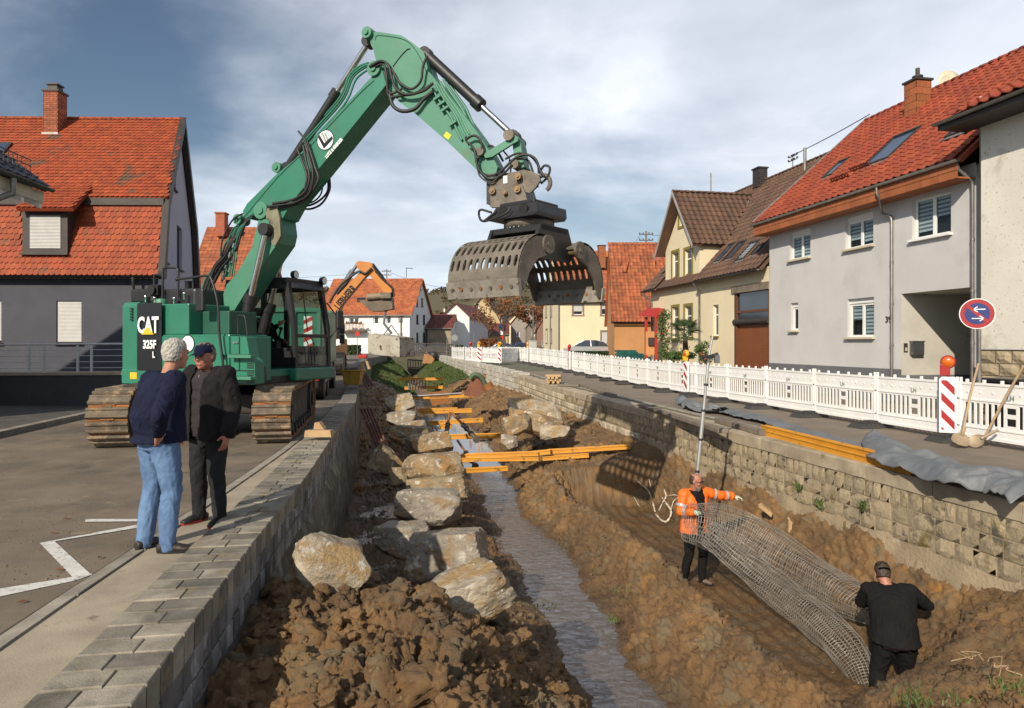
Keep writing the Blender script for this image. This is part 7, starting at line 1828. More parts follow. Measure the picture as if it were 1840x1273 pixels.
mb=MB();q=WP(768,645,60);mb.prism([q+Vector((-.45,0,-.4)),q+Vector((.35,0,-.42)),q+Vector((.62,0,-.05)),q+Vector((.35,0,.28)),q+Vector((-.2,0,.42)),q+Vector((-.28,0,.38))],(0,.9,0));mb.build('digger_bucket',ochre,None,bevel=.06,label='ochre digger bucket lying on the grass bank below the footbridge',cat='bucket')
mb=MB();q=WP(779,640,60.4);mb.lathe([(.30,-.35),(.42,-.1),(.40,.25),(.2,.4)],MX(q,(1,0,0),(0,1,.2)),10);mb.build('rubber_coupling',rubber,None,label='black rounded coupling beside the ochre bucket on the grass',cat='machine part')
def car(name,label,base,yaw,L,body,col_m):
 M=Matrix.Translation(base)@Matrix.Rotation(yaw,4,'Z');root=empty(name,base,label,'car',rz=yaw)
 prof=[(-L/2,.35),(-L/2,.72),(-L*.46,.86),(-L*.36,.95),(-L*.22,1.34),(-L*.08,1.46),(L*.10,1.44),(L*.24,1.10),(L*.29,.96),(L*.45,.82),(L/2,.66),(L/2,.35)]
 mb=MB();lo=[(x,z) for x,z in prof if z<1.0];
 low=[(-L/2,.30),(-L/2,.72),(-L*.46,.88),(-L*.36,.97),(L*.29,.97),(L*.45,.84),(L/2,.66),(L/2,.30)]
 mb.prism([(x,-.86,z) for x,z in low],(0,1.72,0),M=M);mb.build('body',col_m,root,bevel=.07,seg=3)
 up=[(-L*.38,.96),(-L*.26,1.32),(-L*.10,1.45),(L*.08,1.44),(L*.20,1.20),(L*.29,.96)]
 mb=MB();vs=[(x,-.78+(z-.96)*.28,z) for x,z in up]+[(x,.78-(z-.96)*.28,z) for x,z in up];k=len(up)
 mb.add(vs,[tuple(range(k-1,-1,-1)),tuple(range(k,2*k))]+[(i,(i+1)%k,k+(i+1)%k,k+i) for i in range(k)],0,False,M);gl=mb.build('windows',darkglass,root)
 mb=MB();
 for sy in(-1,1):
  mb.tube([M@Vector((x,sy*(.79-(z-.96)*.28),z)) for x,z in up],.035,6)
  mb.tube([M@Vector((-L*.03,sy*.79,.96)),M@Vector((-L*.02,sy*.65,1.45))],.035,6)
 mb.prism([(-L*.24,-.66,1.37),(-L*.10,-.64,1.455),(L*.08,-.64,1.45),(L*.08,.64,1.45),(-L*.10,.64,1.455),(-L*.24,.66,1.37)],(0,0,.02),M=M) if False else mb.box((-L*.16,-.64,1.43),(L*.08,.64,1.465),M);mb.build('roof',col_m,root)
 for x in(-L*.31,L*.31):
  for y in(-.80,.80):
   mb=MB();mb.tube([M@Vector((x,y-.1,.32)),M@Vector((x,y+.1,.32))],.32,20);w_=mb.build('wheel',rubber,root);mb=MB();mb.tube([M@Vector((x,y+(-.11 if y<0 else .11),.32)),M@Vector((x,y,.32))],.2,14);mb.build('rim',zinc,w_)
 for y in(-.62,.62):
  mb=MB();mb.box((L/2-.06,y-.16,.62),(L/2+.02,y+.16,.74),M);mb.build('headlight',whitep,root);mb=MB();mb.box((-L/2-.02,y-.14,.66),(-L/2+.06,y+.14,.78),M);mb.build('tail_light',redp,root)
 mb=MB();mb.box((L/2,-.26,.42),(L/2+.025,.26,.53),M);mb.build('number_plate',whitep,root)
 return root
silver=mat('silver_paint',(0.52,0.53,0.54),(0.48,0.49,0.50),1,.25,metal=.5,bump=0,coat=.5);bluec=mat('blue_paint',(0.02,0.09,0.28),(0.02,0.08,0.25),1,.3,bump=0,coat=.5);darkc=mat('dark_paint',(0.03,0.032,0.04),None,1,.3,bump=0,coat=.5);whitec=mat('white_paint',(0.7,0.7,0.7),None,1,.3,bump=0,coat=.5)
car('parked_car','silver hatchback parked behind the hedge by the pale yellow house',WP(1058,640,52)+Vector((0,0,0))-ZZ*WP(1058,640,52).z+ZZ*.52,R(178),4.1,0,silver)
car('parked_car','bright blue car parked left of the lamp post',Vector((WP(941,0,84).x,84,.36)),R(250),4.0,0,bluec)
car('parked_car','silver estate car parked beneath the blue parking sign',Vector((WP(902,0,100).x,100,.36)),R(185),4.3,0,silver)
car('parked_car','small dark car partly hidden behind the silver estate car',Vector((WP(925,0,104).x,104,.36)),R(182),4.2,0,darkc)
car('parked_car','grey car seen over the footbridge railing',Vector((WP(785,0,88).x,88,.36)),R(182),4.2,0,zincdk)
car('parked_car','white car parked at the corner of the white house',Vector((WP(727,0,90).x-1.2,91,.36)),R(186),4.2,0,whitec)
def hedge(label,a,b,h,w,n,m,size=.07,name='hedge',cat='hedge'):
 a=Vector(a);b=Vector(b);root=empty(name,(a+b)/2,label,cat);k=max(2,int((b-a).length/.35));cs_=[a.lerp(b,i/(k-1))+ZZ*(h*.5+random.uniform(-.03,.03)*h) for i in range(k)]
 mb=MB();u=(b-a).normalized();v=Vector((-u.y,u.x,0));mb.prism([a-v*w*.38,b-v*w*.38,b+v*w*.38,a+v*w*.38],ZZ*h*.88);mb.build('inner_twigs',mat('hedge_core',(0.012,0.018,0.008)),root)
 N3=n;P=np.array([tuple(a.lerp(b,rs.uniform())+v*(w*.5*s_)+ZZ*z_) for s_,z_ in zip(rs.choice([-1,1],N3)*rs.uniform(.8,1.05,N3),rs.uniform(0,h,N3))]);top=rs.uniform(size=N3)<.35;P[top,2]=a.z+h*rs.uniform(.9,1.03,top.sum());
 P[top,:2]-=np.array([v.x,v.y])[None]*(rs.uniform(-.45,.45,top.sum())*w)[:,None]*0
 q=rotm(N3);base=np.array([(-.5,-.35,0),(.5,-.35,.1),(.5,.35,0),(-.5,.35,.1)])[None]*size*rs.uniform(.6,1.4,(N3,1,1));V=np.einsum('nij,nkj->nki',q,base)+P[:,None,:]
 me=arr_mesh('foliage',V.reshape(-1,3),np.arange(4*N3).reshape(N3,4),m,False);o=bpy.data.objects.new('foliage',me);link(o,root);return root
hedge('clipped dark green hedge between the parked silver hatchback and the barriers',Vector((WP(1022,0,46).x,46,.30)),Vector((WP(1092,0,46).x,46,.30)),.85,.9,5200,darkleaf,.10)
hedge('low green shrub at the foot of the pale yellow house',Vector((WP(985,0,58).x,58,.35)),Vector((WP(1015,0,58).x,58,.35)),.45,.8,1500,darkleaf,.10,'shrub','shrub')
hedge('low dark hedge in front of the white house by the road',Vector((WP(614,0,84).x,84,.35)),Vector((WP(646,0,84).x,84,.35)),1.1,1.4,1800,darkleaf,.2)
hedge('rounded box bush beside the small white house',Vector((WP(818,0,92).x,92,.35)),Vector((WP(832,0,92).x,92,.35)),1.1,1.2,900,darkleaf,.16,'shrub','shrub')
hedge('rust coloured hedge right of the small white house',Vector((WP(862,0,104).x,104,.35)),Vector((WP(892,0,104).x,104,.35)),2.0,1.2,1700,rustleaf,.2)
def post_sign(name,label,base,h,disc=None,dm=None,cat='sign',rz=0):
 root=empty(name,base,label,cat);mb=MB();mb.tube([Vector(base),Vector(base)+ZZ*h],.035,8);mb.build('pole',zinc,root)
 if disc:
  for i,(kind_,z_,sz,m_) in enumerate(disc):
   q=Vector(base)+ZZ*z_+Vector((0,-.05,0));mb=MB()
   if kind_=='o':mb.tube([q,q+Vector((0,-.02,0))],sz,24)
   else:mb.box((-sz,-.02,-sz),(sz,0,sz),Matrix.Translation(q))
   mb.build('sign_plate',m_,root)
 return root
blues=mat('sign_blue',(0.012,0.030,0.17),None,2,.4,bump=0);greys=mat('sign_back',(0.25,0.25,0.26),None,2,.5,bump=0)
post_sign('parking_sign','blue parking sign above a small round red sign in the distance',Vector((WP(903,0,96).x,96,.35)),4.0,[('s',3.6,.45,blues),('s',2.9,.28,whitep),('o',2.2,.32,redp)])
post_sign('round_sign','grey round sign back standing left of the small white house',Vector((WP(817,0,76).x,76,.35)),2.5,[('o',2.0,.36,greys)])
post_sign('round_sign','small round red sign on a post in front of the white house',Vector((WP(642,0,80).x,80,.35)),3.2,[('o',2.5,.28,redp)])
for i,(x_,y_,h_,lb_) in enumerate(((825,68,2.9,'thin grey post left of the far barriers'),(852,62,2.4,'thin grey post standing among the far barriers'),(803,70,1.8,'short grey post at the right end of the footbridge'))):
 mb=MB();q=Vector((WP(x_,0,y_).x,y_,.3));mb.tube([q,q+ZZ*h_],.05,6);mb.build('post',zinc,None,label=lb_,cat='post')
LP_=empty('street_lamp',Vector((WP(958,0,80).x,80,.35)),'tall thin street lamp between the blue car and the pale yellow house','street lamp')
mb=MB();q=Vector((WP(958,0,80).x,80,.35));mb.tube([q,q+ZZ*5.2],[.09,.05],8);mb.build('pole',zinc,LP_);mb=MB();mb.tube([q+ZZ*5.2,q+Vector((-.5,0,5.35))],.05,6);mb.box((-1.0,-.1,5.3),(-.4,.1,5.42),Matrix.Translation(q));mb.build('lamp_head',zinc,LP_)
mb=MB();q=Vector((WP(957,0,60).x,60,.3));mb.box((-.35,-.2,0),(.35,.2,1.6),Matrix.Translation(q));mb.box((-.38,-.23,1.6),(.38,.23,1.68),Matrix.Translation(q));mb.build('utility_cabinet',mat('cabinet_grey',(0.42,0.42,0.40)),None,label='pale grey utility cabinet behind the barriers beside the blue car',cat='cabinet')
fn_=empty('iron_fence',Vector((WP(945,0,64).x,64,.35)),'dark iron garden fence below the blue car','fence');x0,x1=WP(912,0,64).x,WP(978,0,64).x
mb=MB();x=x0
while x<x1:mb.tube([Vector((x,64,.35)),Vector((x,64,1.5))],.015,4);x+=.14
mb.build('bars',blackm,fn_,kind='stuff');mb=MB();mb.tube([Vector((x0,64,1.4)),Vector((x1,64,1.4))],.025,5);mb.tube([Vector((x0,64,.5)),Vector((x1,64,.5))],.025,5);mb.build('rails',blackm,fn_)
def pole(name,label,base,h,arms=2):
 r_=empty(name,base,label,'pole');mb=MB();mb.tube([Vector(base),Vector(base)+ZZ*h],.11,6);mb.build('mast',greywood,r_)
 mb=MB()
 for i in range(arms):z_=h-.4-.7*i;mb.tube([Vector(base)+Vector((-.8,0,z_)),Vector(base)+Vector((.8,0,z_))],.05,5);[mb.ball(Vector(base)+Vector((q_,0,z_+.15)),.09,4) for q_ in(-.75,-.35,.35,.75)]
 mb.build('crossarm',zincdk,r_)
b1=Vector((WP(695,0,125).x,125,.3));h1=WP(0,487,125).z;pole('power_pole','distant power pole behind the white house ridge',b1,h1)
b2=Vector((WP(1161,0,80).x,80,.3));h2=WP(0,420,80).z;pole('power_pole','power pole with insulators above the orange house',b2,h2,3)
b3=Vector((WP(610,0,160).x,160,.3));
def wire(a,b,sag,label):
 a=Vector(a);b=Vector(b);mb=MB();mb.tube([a.lerp(b,i/14)-ZZ*(sag*4*(i/14)*(1-i/14)) for i in range(15)],.022,4);mb.build('overhead_wire',blackm,None,label=label,cat='wire')
wire(WP(440,502,110),b1+ZZ*(h1-.3),.3,'thin wire left of the distant power pole, upper one');wire(WP(440,510,110),b1+ZZ*(h1-1.0),.4,'thin wire left of the distant power pole, lower one')
wire(b1+ZZ*(h1-.3),WP(815,520,110),.5,'thin wire running right from the distant power pole behind the grapple')
wire(b2+ZZ*(h2-.5)+Vector((.7,0,0)),WP(1270,410,60),.2,'wire from the insulator pole to the cream house gable');wire(b2+ZZ*(h2-.5)-Vector((.7,0,0)),WP(1120,452,60),.3,'wire from the insulator pole down to the orange house ridge')
wire(DT(19.8,30.1,10.9),DT(19.5,24.4,11.0),.05,'wire from the roof bracket to the red pantile ridge')
# --- barrier line along the right road
fenceW=mat('barrier_white',(0.80,0.80,0.79),(0.74,0.74,0.72),2.5,.45,bump=.03,spots=(3.0,.66,(0.60,0.58,0.54),.12))
footm=mat('barrier_foot_rubber',(0.032,0.032,0.034),(0.045,0.042,0.038),5,.7,bump=.4,bscale=40)
PLN=2.02;PH=0.98
def panel_mb():
 mb=MB();L=PLN-.02;t=.020
 out_=[(0,0),(L,0),(L,.94),(0,.94)];holes=[]
 n=16;x0=.10;stepx=(L-.2)/n
 mid=(6.6,9.4)
 for i in range(n):
  if 7<=i<=8:continue
  xa=x0+i*stepx+stepx*.18;holes.append((xa,.24,xa+stepx*.62,.60))
 xc=L/2;holes+=[(xc-.085,.27,xc+.085,.39),(xc-.085,.46,xc+.085,.56)]
 loops=[[Vector((a,b,0)) for a,b in out_]]+[[Vector((a,b,0)),Vector((c,b,0)),Vector((c,d,0)),Vector((a,d,0))] for a,b,c,d in holes]
 tr_=tessellate_polygon(loops);fl=[v for l in loops for v in l]
 for y in(-t/2,t/2):mb.add([(v.x,y,v.y) for v in fl],[tuple(q) for q in tr_])
 for a,b,c,d in holes+[(0,0,L,.94)]:
  q=[(a,b),(c,b),(c,d),(a,d)]
  for i in range(4):p0,p1=q[i],q[(i+1)%4];mb.quad((p0[0],-t/2,p0[1]),(p1[0],-t/2,p1[1]),(p1[0],t/2,p1[1]),(p0[0],t/2,p0[1]))
 for y in(-1,1):
  for a,b,c,d in((0,.0,L,.05),(0,.17,L,.195),(0,.635,L,.665),(0,.90,L,.94),(0,.05,.035,.90),(L-.035,.05,L,.90)):
   mb.box((a+.001,y*t/2-(.012 if y<0 else 0),b),(c-.001,y*t/2+(.012 if y>0 else 0),d))
 for i in range(6):x=.16+i*(L-.32)/5;mb.box((x-.02,-.018,.94),(x+.02,.018,.995))
 for x in(.03,L-.03):mb.tube([(x,0,-.05),(x,0,1.02)],.026,10)
 for i in range(8):
  x=.14+i*(L-.28)/7
  for z in(.78,):mb.lathe([(.022,0),(.026,.004),(.018,.008)],MX((x+.04,-t/2-.0,z),(1,0,0),(0,0,1),(0,-1,0)),8);mb.lathe([(.018,0),(.02,.004)],MX((x,-t/2-.0,.11),(1,0,0),(0,0,1),(0,-1,0)),8)
 return mb
pmb=panel_mb();panel_me=pmb.mesh('panel',fenceW)
txt=MB();text_mb('LH',.125,MX((PLN/2,-.032,.725),(1,0,0),(0,0,1)),txt,0,.002,sx=.9);text_me=txt.mesh('lettering',mat('print_green_grey',(0.14,0.20,0.18)))
ftm=MB();L_=.80;w_=.42
ftm.add([(-L_/2,-w_/2,0),(L_/2,-w_/2,0),(L_/2,w_/2,0),(-L_/2,w_/2,0),(-L_/2+.07,-w_/2+.05,.09),(L_/2-.07,-w_/2+.05,.09),(L_/2-.07,w_/2-.05,.09),(-L_/2+.07,w_/2-.05,.09)],[(0,3,2,1),(4,5,6,7),(0,1,5,4),(1,2,6,5),(2,3,7,6),(3,0,4,7)])
for i in range(6):x=-L_/2+.12+i*.112;ftm.box((x-.018,-w_/2+.03,.06),(x+.018,w_/2-.03,.115))
ftm.box((-.10,-.09,.08),(.10,.09,.14));foot_me=ftm.mesh('foot',footm)
PS=[1,1.05]
ordn=['first','second','third','fourth','fifth','sixth','seventh','eighth','ninth','tenth','eleventh','twelfth','thirteenth','fourteenth','fifteenth','sixteenth','seventeenth','eighteenth','nineteenth','twentieth','twenty-first','twenty-second']
jt=F9
FP=VP(DT(9.93,0),DD,-NN)
tj=FP.sz(1575.6,600)[0]
lbl={-2:'white barrier panel at the right border behind the two shovels',-1:'white barrier panel just left of the large red lamp beacon'}
k=0
fpos=[]
def place_panel(M,label):
 r=bpy.data.objects.new('road_barrier',None);link(r,None,M);setp(r,label,'barrier','white plastic barrier panels along the road')
 inst('panel',panel_me,M,r);inst('lettering',text_me,M,r);return r
near_l={0:'white barrier panel directly left of the large red lamp beacon',1:'white barrier panel second to the left of the large red lamp beacon, in front of the passage',-1:'white barrier panel at the right border behind the two shovels'}
for i in range(-3,19):
 s0=tj-(i*-1)*0+0
 s_=tj-PLN*(-i+0)*-1*-1 if False else tj+PLN*(i-1)
 a=FP.p(s_+PLN,zg(s_+PLN)+.10);b=FP.p(s_,zg(s_)+.10)
 u=(b-a).normalized();M=MX(a,u,Vector((0,0,1)).cross(u),None)
 x=Vector(u);z=ZZ;y=z.cross(x).normalized();z=x.cross(y);M=MX(a,x,y,z)
 if b.y<6:continue
 lab={-1:'white barrier panel at the right border behind the leaning shovels',0:'white barrier panel right of the big red beacon lamp',1:'first white LH barrier panel left of the big red beacon lamp'}.get(i)
 if lab is None:
  lab='%s white barrier panel counted leftwards from the big red beacon lamp'%ordn[min(i-1,21)]
 if i==-2 or i==-3:lab='white barrier panel beyond the right border'
 if i<-1:continue
 place_panel(M,lab);fpos.append((i,b,x,y))
for i,b,x,y in fpos:
 o=bpy.data.objects.new('rubber_block',foot_me);M=MX(Vector((b.x,b.y,zg(b.y)+.004))+y*-.14,y,-x,(0,0,1))@Matrix.Rotation(random.uniform(-.12,.12),4,'Z');link(o,None,M)
 lab='black rubber barrier foot under the panel joint nearest the shovels' if i==0 else 'black rubber barrier foot at the right border' if i<0 else '%s black rubber barrier foot left of the shovels'%ordn[i-1]
 setp(o,lab,'barrier foot','black rubber barrier feet')
fa=FP.p(tj+PLN*18,.45);ez=WP(862,650,48);nf=0
for a,b,lb_ in((WP(862,652,47),WP(899,653,44),'far white barrier panel between the two striped beacons'),(WP(836,650,52),WP(860,652,48),'far white barrier panel left of the striped beacons'),(WP(812,644,60),WP(834,650,54),'farthest white barrier panel at the curved bank wall'),(WP(865,640,56),WP(912,640,58),'white barrier panel crossing behind the striped beacons')):
 a.z=b.z=zg(a.y)+.10;u=(b-a).normalized();y=ZZ.cross(u);L0=(b-a).length;M=MX(a,u,y,ZZ)@Matrix.Diagonal((L0/PLN,1,1.0,1));place_panel(M,lb_)
a=FP.p(tj+PLN*18,.45);b=WP(900,650,46);b.z=.45;u=(b-a).normalized();n_=4;L0=(b-a).length/n_
for i in range(n_):place_panel(MX(a+u*L0*(i+1),-u,ZZ.cross(-u),ZZ)@Matrix.Diagonal((L0/PLN,1,1,1)),'%s white barrier panel of the far end before the striped beacons'%ordn[i])
reds=mat('signal_red',(0.33,0.008,0.010),(0.29,0.007,0.009),3,.45,bump=0);amber=mat('amber_lens',(0.62,0.13,0.006),(0.5,0.09,0.005),14,.2,bump=.2,bscale=120,bdist=.003,coat=.5)
redl=mat('red_lens',(0.62,0.03,0.015),(0.5,0.02,0.012),8,.25,bump=0,coat=.5)
def beacon(base,facing,label,lampcol=amber,housing=reds,s=1.0,w=.25,H_=.98,double=False,zb=.14):
 f=Vector(facing).normalized();x=Vector((-f.y,f.x,0));x=-x if x.x<0 else x;y=-f
 if x.cross(y).z<0:y=y
 M=MX(base,x,y,ZZ);r=bpy.data.objects.new('warning_beacon',None);link(r,None,M);setp(r,label,'beacon','red and white striped beacons with lamps')
 mb=MB();h=w/2
 prof=[(-h,zb),(h,zb),(h,zb+H_-.04),(h-.04,zb+H_),(-h+.04,zb+H_),(-h,zb+H_-.04)]
 mb.prism([(a_,-.03,z_) for a_,z_ in prof],(0,.07,0),M=M);bd_=mb.build('board',fenceW,r,bevel=.012)
 mb=MB();i_=h-.03;z0,z1=zb+.05,zb+H_-.06
 def clip(poly):
  for(nx,nz,c) in((0,1,-z0),(0,-1,z1)):
   o_=[]
   for k_ in range(len(poly)):
    p,q=poly[k_],poly[(k_+1)%len(poly)];dp=nx*p[0]+nz*p[1]+c;dq=nx*q[0]+nz*q[1]+c
    if dp>=0:o_.append(p)
    if(dp>=0)!=(dq>=0):t_=dp/(dp-dq);o_.append((p[0]+(q[0]-p[0])*t_,p[1]+(q[1]-p[1])*t_))
   poly=o_
   if not poly:return poly
  return poly
 st=.235
 for k_ in range(-2,6):
  z_=z0+.02+k_*st*1.28;poly=clip([(-i_,z_+.20),(i_,z_-.02),(i_,z_+st*.60-.02+.0),(-i_,z_+st*.60+.20)])
  if len(poly)>2:mb.prism([(a_,-.033,z__) for a_,z__ in poly],(0,.002,0),M=M)
 mb.build('red_stripe',reds,bd_)
 q=M@Vector((0,0,zb+H_));mb=MB();mb.box((-.12,-.06,.02),(.03,.06,.22),Matrix.Translation(q)@M.to_3x3().to_4x4());mb.tube([q-ZZ*.0,q+ZZ*.04],.03,8);hs2=mb.build('lamp_housing',housing,r,bevel=.02)
 c_=q+ZZ*.26
 mb=MB();mb.lathe([(.105,-.05),(.118,-.035),(.118,.035),(.105,.05)],MX(c_,x,ZZ,-y),24);mb.build('lamp_ring',housing,r)
 mb=MB();mb.lathe([(.098,.045),(.085,.070),(.04,.085),(.001,.088)],MX(c_,x,ZZ,-y),20);mb.lathe([(.098,-.045),(.085,-.070),(.04,-.085),(.001,-.088)],MX(c_,x,ZZ,-y),20);mb.build('lens',lampcol,r)
 return r
pb=FP.P(1713,780);b_=FP.p(FP.sz(1716,700)[0],0,.14)
beacon(b_,(-.55,-.83,0),'large striped beacon with red lamp housing and amber lens beside the shovels',amber,reds,w=.26)
q=FP.p(FP.sz(1239,600)[0],zg(20),.12);beacon(q,(-.95,-.30,0),'striped beacon with yellow lamp base near the palm',amber,yellowp,w=.25)
q=FP.p(FP.sz(1027,600)[0],zg(34),.12);beacon(q,(-1,-.12,0),'striped beacon with red amber lamp in front of the hedge',redl,reds)
q=FP.p(FP.sz(951,600)[0],zg(42),.12);beacon(q,(-1,-.1,0),'plain white beacon with amber lamp in front of the utility cabinet',amber,yellowp)
q=WP(861,0,46.5);q.z=.35;beacon(q,(0,-1,0),'distant striped beacon with amber lamp, left one of the far pair',amber,yellowp,w=.32)
q=WP(898,0,44);q.z=.34;beacon(q,(-.5,-1,0),'distant striped beacon with amber lamp, right one of the far pair',amber,yellowp,w=.28)
q=WP(846,0,50);q.z=.35;beacon(q,(-1,-.5,0),'distant beacon with small red lamp behind the far barriers',redl,reds)
sgp=DT(11.2,0);SP=VP(DT(11.6,0),DD,-NN);a_,z_=SP.sz(1760,564);base=SP.p(a_,0)
NS=empty('no_stopping_sign',base,'round blue and red no stopping sign with two white arrows on a grey pole','sign')
mb=MB();mb.tube([base,base+ZZ*1.2],.045,10);mb.tube([base+ZZ*1.2,base+ZZ*(z_+.3)],.034,10);mb.build('pole',zinc,NS)
c_=SP.p(a_,z_,.05);fdir=Vector((-.50,-.86,0)).normalized();xs=Vector((-fdir.y,fdir.x,0));xs=xs if xs.x>0 else-xs
SM=MX(c_,xs,ZZ,fdir)
rS=.30
mb=MB();mb.lathe([(rS,-.012),(rS,.0)],SM,40);dk=mb.build('disc',whitep,NS)
mb=MB();mb.lathe([(rS*.95,0),(rS*.95,.003)],SM,40);mb.build('red_ring',reds,dk)
mb=MB();mb.lathe([(rS*.70,.003),(rS*.70,.006)],SM,40);mb.build('blue_field',blues,dk)
mb=MB();mb.prism([SM@Vector(v) for v in((-.20,.155,.006),(-.155,.20,.006),(.20,-.155,.006),(.155,-.20,.006))],fdir*.003);mb.build('diagonal_bar',reds,dk)
mb=MB()
for y0,sg in((.085,-1),(-.095,1)):
 xo=.03*(-sg) if sg<0 else-.03
 cxx=.045 if sg<0 else-.0
 mb.prism([SM@Vector((cxx+x_,y0+y_,.009)) for x_,y_ in[(-.09,-.009),(.09,-.009),(.09,.009),(-.09,.009)]],fdir*.002)
 tipx=cxx+sg*.10
 for s2 in(-1,1):mb.prism([SM@Vector((tipx+x_*-sg,y0+y_*s2,.0095)) for x_,y_ in[(0,0),(.015,-.012) if False else(.0,.018),(.055,.058),(.068,.044)]],fdir*.002)
mb.build('arrow',whitep,dk)
q=SP.p(SP.sz(1783,600)[0],0,-.4);mb=MB();M=MX(q,DD,-NN,ZZ)
mb.add([(-.24,-.28,.0),(.24,-.28,0),(.24,.28,0),(-.24,.28,0),(-.30,-.36,.95),(.30,-.36,.95),(.30,.36,.95),(-.30,.36,.95)],[(0,3,2,1),(4,5,6,7),(0,1,5,4),(1,2,6,5),(2,3,7,6),(3,0,4,7)],0,False,M)
BN=empty('wheelie_bin',q,'black wheelie bin behind the barrier by the sandstone base','bin');mb.build('body',blackp,BN,bevel=.02);mb=MB();mb.box((-.33,-.39,.95),(.33,.39,1.03),M);mb.build('lid',blackp,BN,bevel=.02)
mb=MB();mb.tube([M@Vector((-.3,-.30,.92)),M@Vector((-.3,.30,.92))],.02,6);mb.build('handle',blackm,BN)
PO=empty('red_porch',FP.p(36,.3),'small red timber porch with sloping red roof left of the cream gabled house','porch')
def pp(x,y,Y):return WP(x,y,Y)
for x_,Y_ in((1161,37.5),(1179,36)):
 q=WP(x_,640,Y_);zt_=WP(x_,570,Y_).z;mb=MB();mb.box((-.07,-.07,.15),(.07,.07,zt_),Matrix.Translation(Vector((q.x,q.y,0))));mb.build('post',redpaint,PO)
mb=MB();A1=WP(1148,567,37.8);A2=WP(1181,571,35.8);A3=WP(1201,549,37.2);A4=WP(1171,551,39.5);mb.prism([A1,A2,A3,A4],ZZ*.06);mb.build('porch_roof',redpaint,PO)
mb=MB();mb.box((-.05,-.05,0),(.05,.05,3.2),Matrix.Translation(Vector((WP(1198,0,37).x,37,.1))));mb.tube([A2-ZZ*.06,A3-ZZ*.06],.05,5);mb.build('brace',redpaint,PO)
mb=MB();q=WP(1171,617,36.6);mb.box((-.32,-.03,-.62),(.32,.03,.62),Matrix.Translation(q));bdm=mb.build('board',oranger,PO)
mb=MB();mb.box((-.20,-.18,-.12),(.20,-.03,.30),Matrix.Translation(q));mb.build('letter_box',darkframe,PO,bevel=.02)
PA=empty('palm',Vector((WP(1231,0,27.5).x,27.5,.1)),'small fan palm in front of the cream gabled house','plant');base=Vector((WP(1231,0,27.5).x,27.5,.1));ptop=WP(1231,603,27.5).z
mb=MB();mb.tube([base,base+Vector((.03,0,ptop*.5)),Vector((base.x,base.y,ptop))],[.10,.13,.09],8)
for i in range(60):a=random.uniform(0,6.28);z_=random.uniform(.2,ptop);q=base+Vector((.12*math.cos(a),.12*math.sin(a),z_));mb.tube([q,q+Vector((.08*math.cos(a),.08*math.sin(a),.10))],.012,3)
mb.build('trunk',barkm,PA)
mb=MB();rp_=random.Random(3)
for i in range(26):
 a=rp_.uniform(0,math.tau);el=rp_.uniform(-.45,1.2);d=Vector((math.cos(a)*math.cos(el),math.sin(a)*math.cos(el),math.sin(el)));c_=Vector((base.x,base.y,ptop));L=rp_.uniform(.35,.5);m_=c_+d*L;sx_=d.cross(ZZ).normalized();up=sx_.cross(d)
 mb.tube([c_,m_],.010,3)
 for j in range(-7,8):
  b2=j/7*1.25;dd=d*math.cos(b2)+sx_*math.sin(b2);tip=m_+dd*.46-ZZ*.10;w2=(d*-math.sin(b2)+sx_*math.cos(b2))*.018
  mb.add([m_,m_+dd*.25-w2,tip,m_+dd*.25+w2],[(0,1,2,3)])
mb.build('fronds',mat('palm_green',(0.055,0.095,0.030),(0.035,0.065,0.02),3,.6,bump=0),PA)
def climber(label,pts_,n,m=greenleaf,name='climbing_plant',size=.07,r=.28,stem=True):
 r_=empty(name,Vector((pts_[0].x,pts_[0].y,.1)),label,'plant')
 if stem:
  mb=MB();
  for k_ in range(3):mb.tube(crv([p+Vector((random.uniform(-.1,.1),random.uniform(-.05,.05),0)) for p in pts_],4),.015,4)
  mb.build('stems',barkm,r_)
 leaf_cloud('leaves',pts_,[r]*len(pts_),n,size,m,r_,None);return r_
climber('tall climbing rose on the wall right of the red porch',[WP(1189+random.uniform(-5,8),y_,33.5) for y_ in range(640,560,-7)],1500)
climber('low bushy garden plants below the palm',[WP(x_,641+random.uniform(-4,4),30) for x_ in range(1196,1246,5)],1600,greenleaf,'garden_plants',.07,.25,False)
climber('leafy bush right of the palm by the downpipe',[WP(1263+random.uniform(-6,8),y_,26.5) for y_ in range(650,618,-5)],900,greenleaf,'garden_bush',.06,.22)
mb=MB();fl_=[WP(random.uniform(1183,1200),random.uniform(575,640),33.2) for _ in range(10)]+[WP(random.uniform(1258,1280),random.uniform(630,655),26) for _ in range(8)]
for q in fl_:mb.ball(q,.035,4)
mb.build('rose_blossoms',mat('rose_red',(0.45,0.03,0.04)),None,kind='stuff',label='red rose blossoms on the climbing plants by the cream house',cat='flowers')
mb=MB();mb.box((25.2,-1.2,0),(36,-.9,.62),F9.M(0,0));mb.build('garden_wall',brownsurr,None,label='low brown garden wall in front of the cream gabled house',cat='wall')
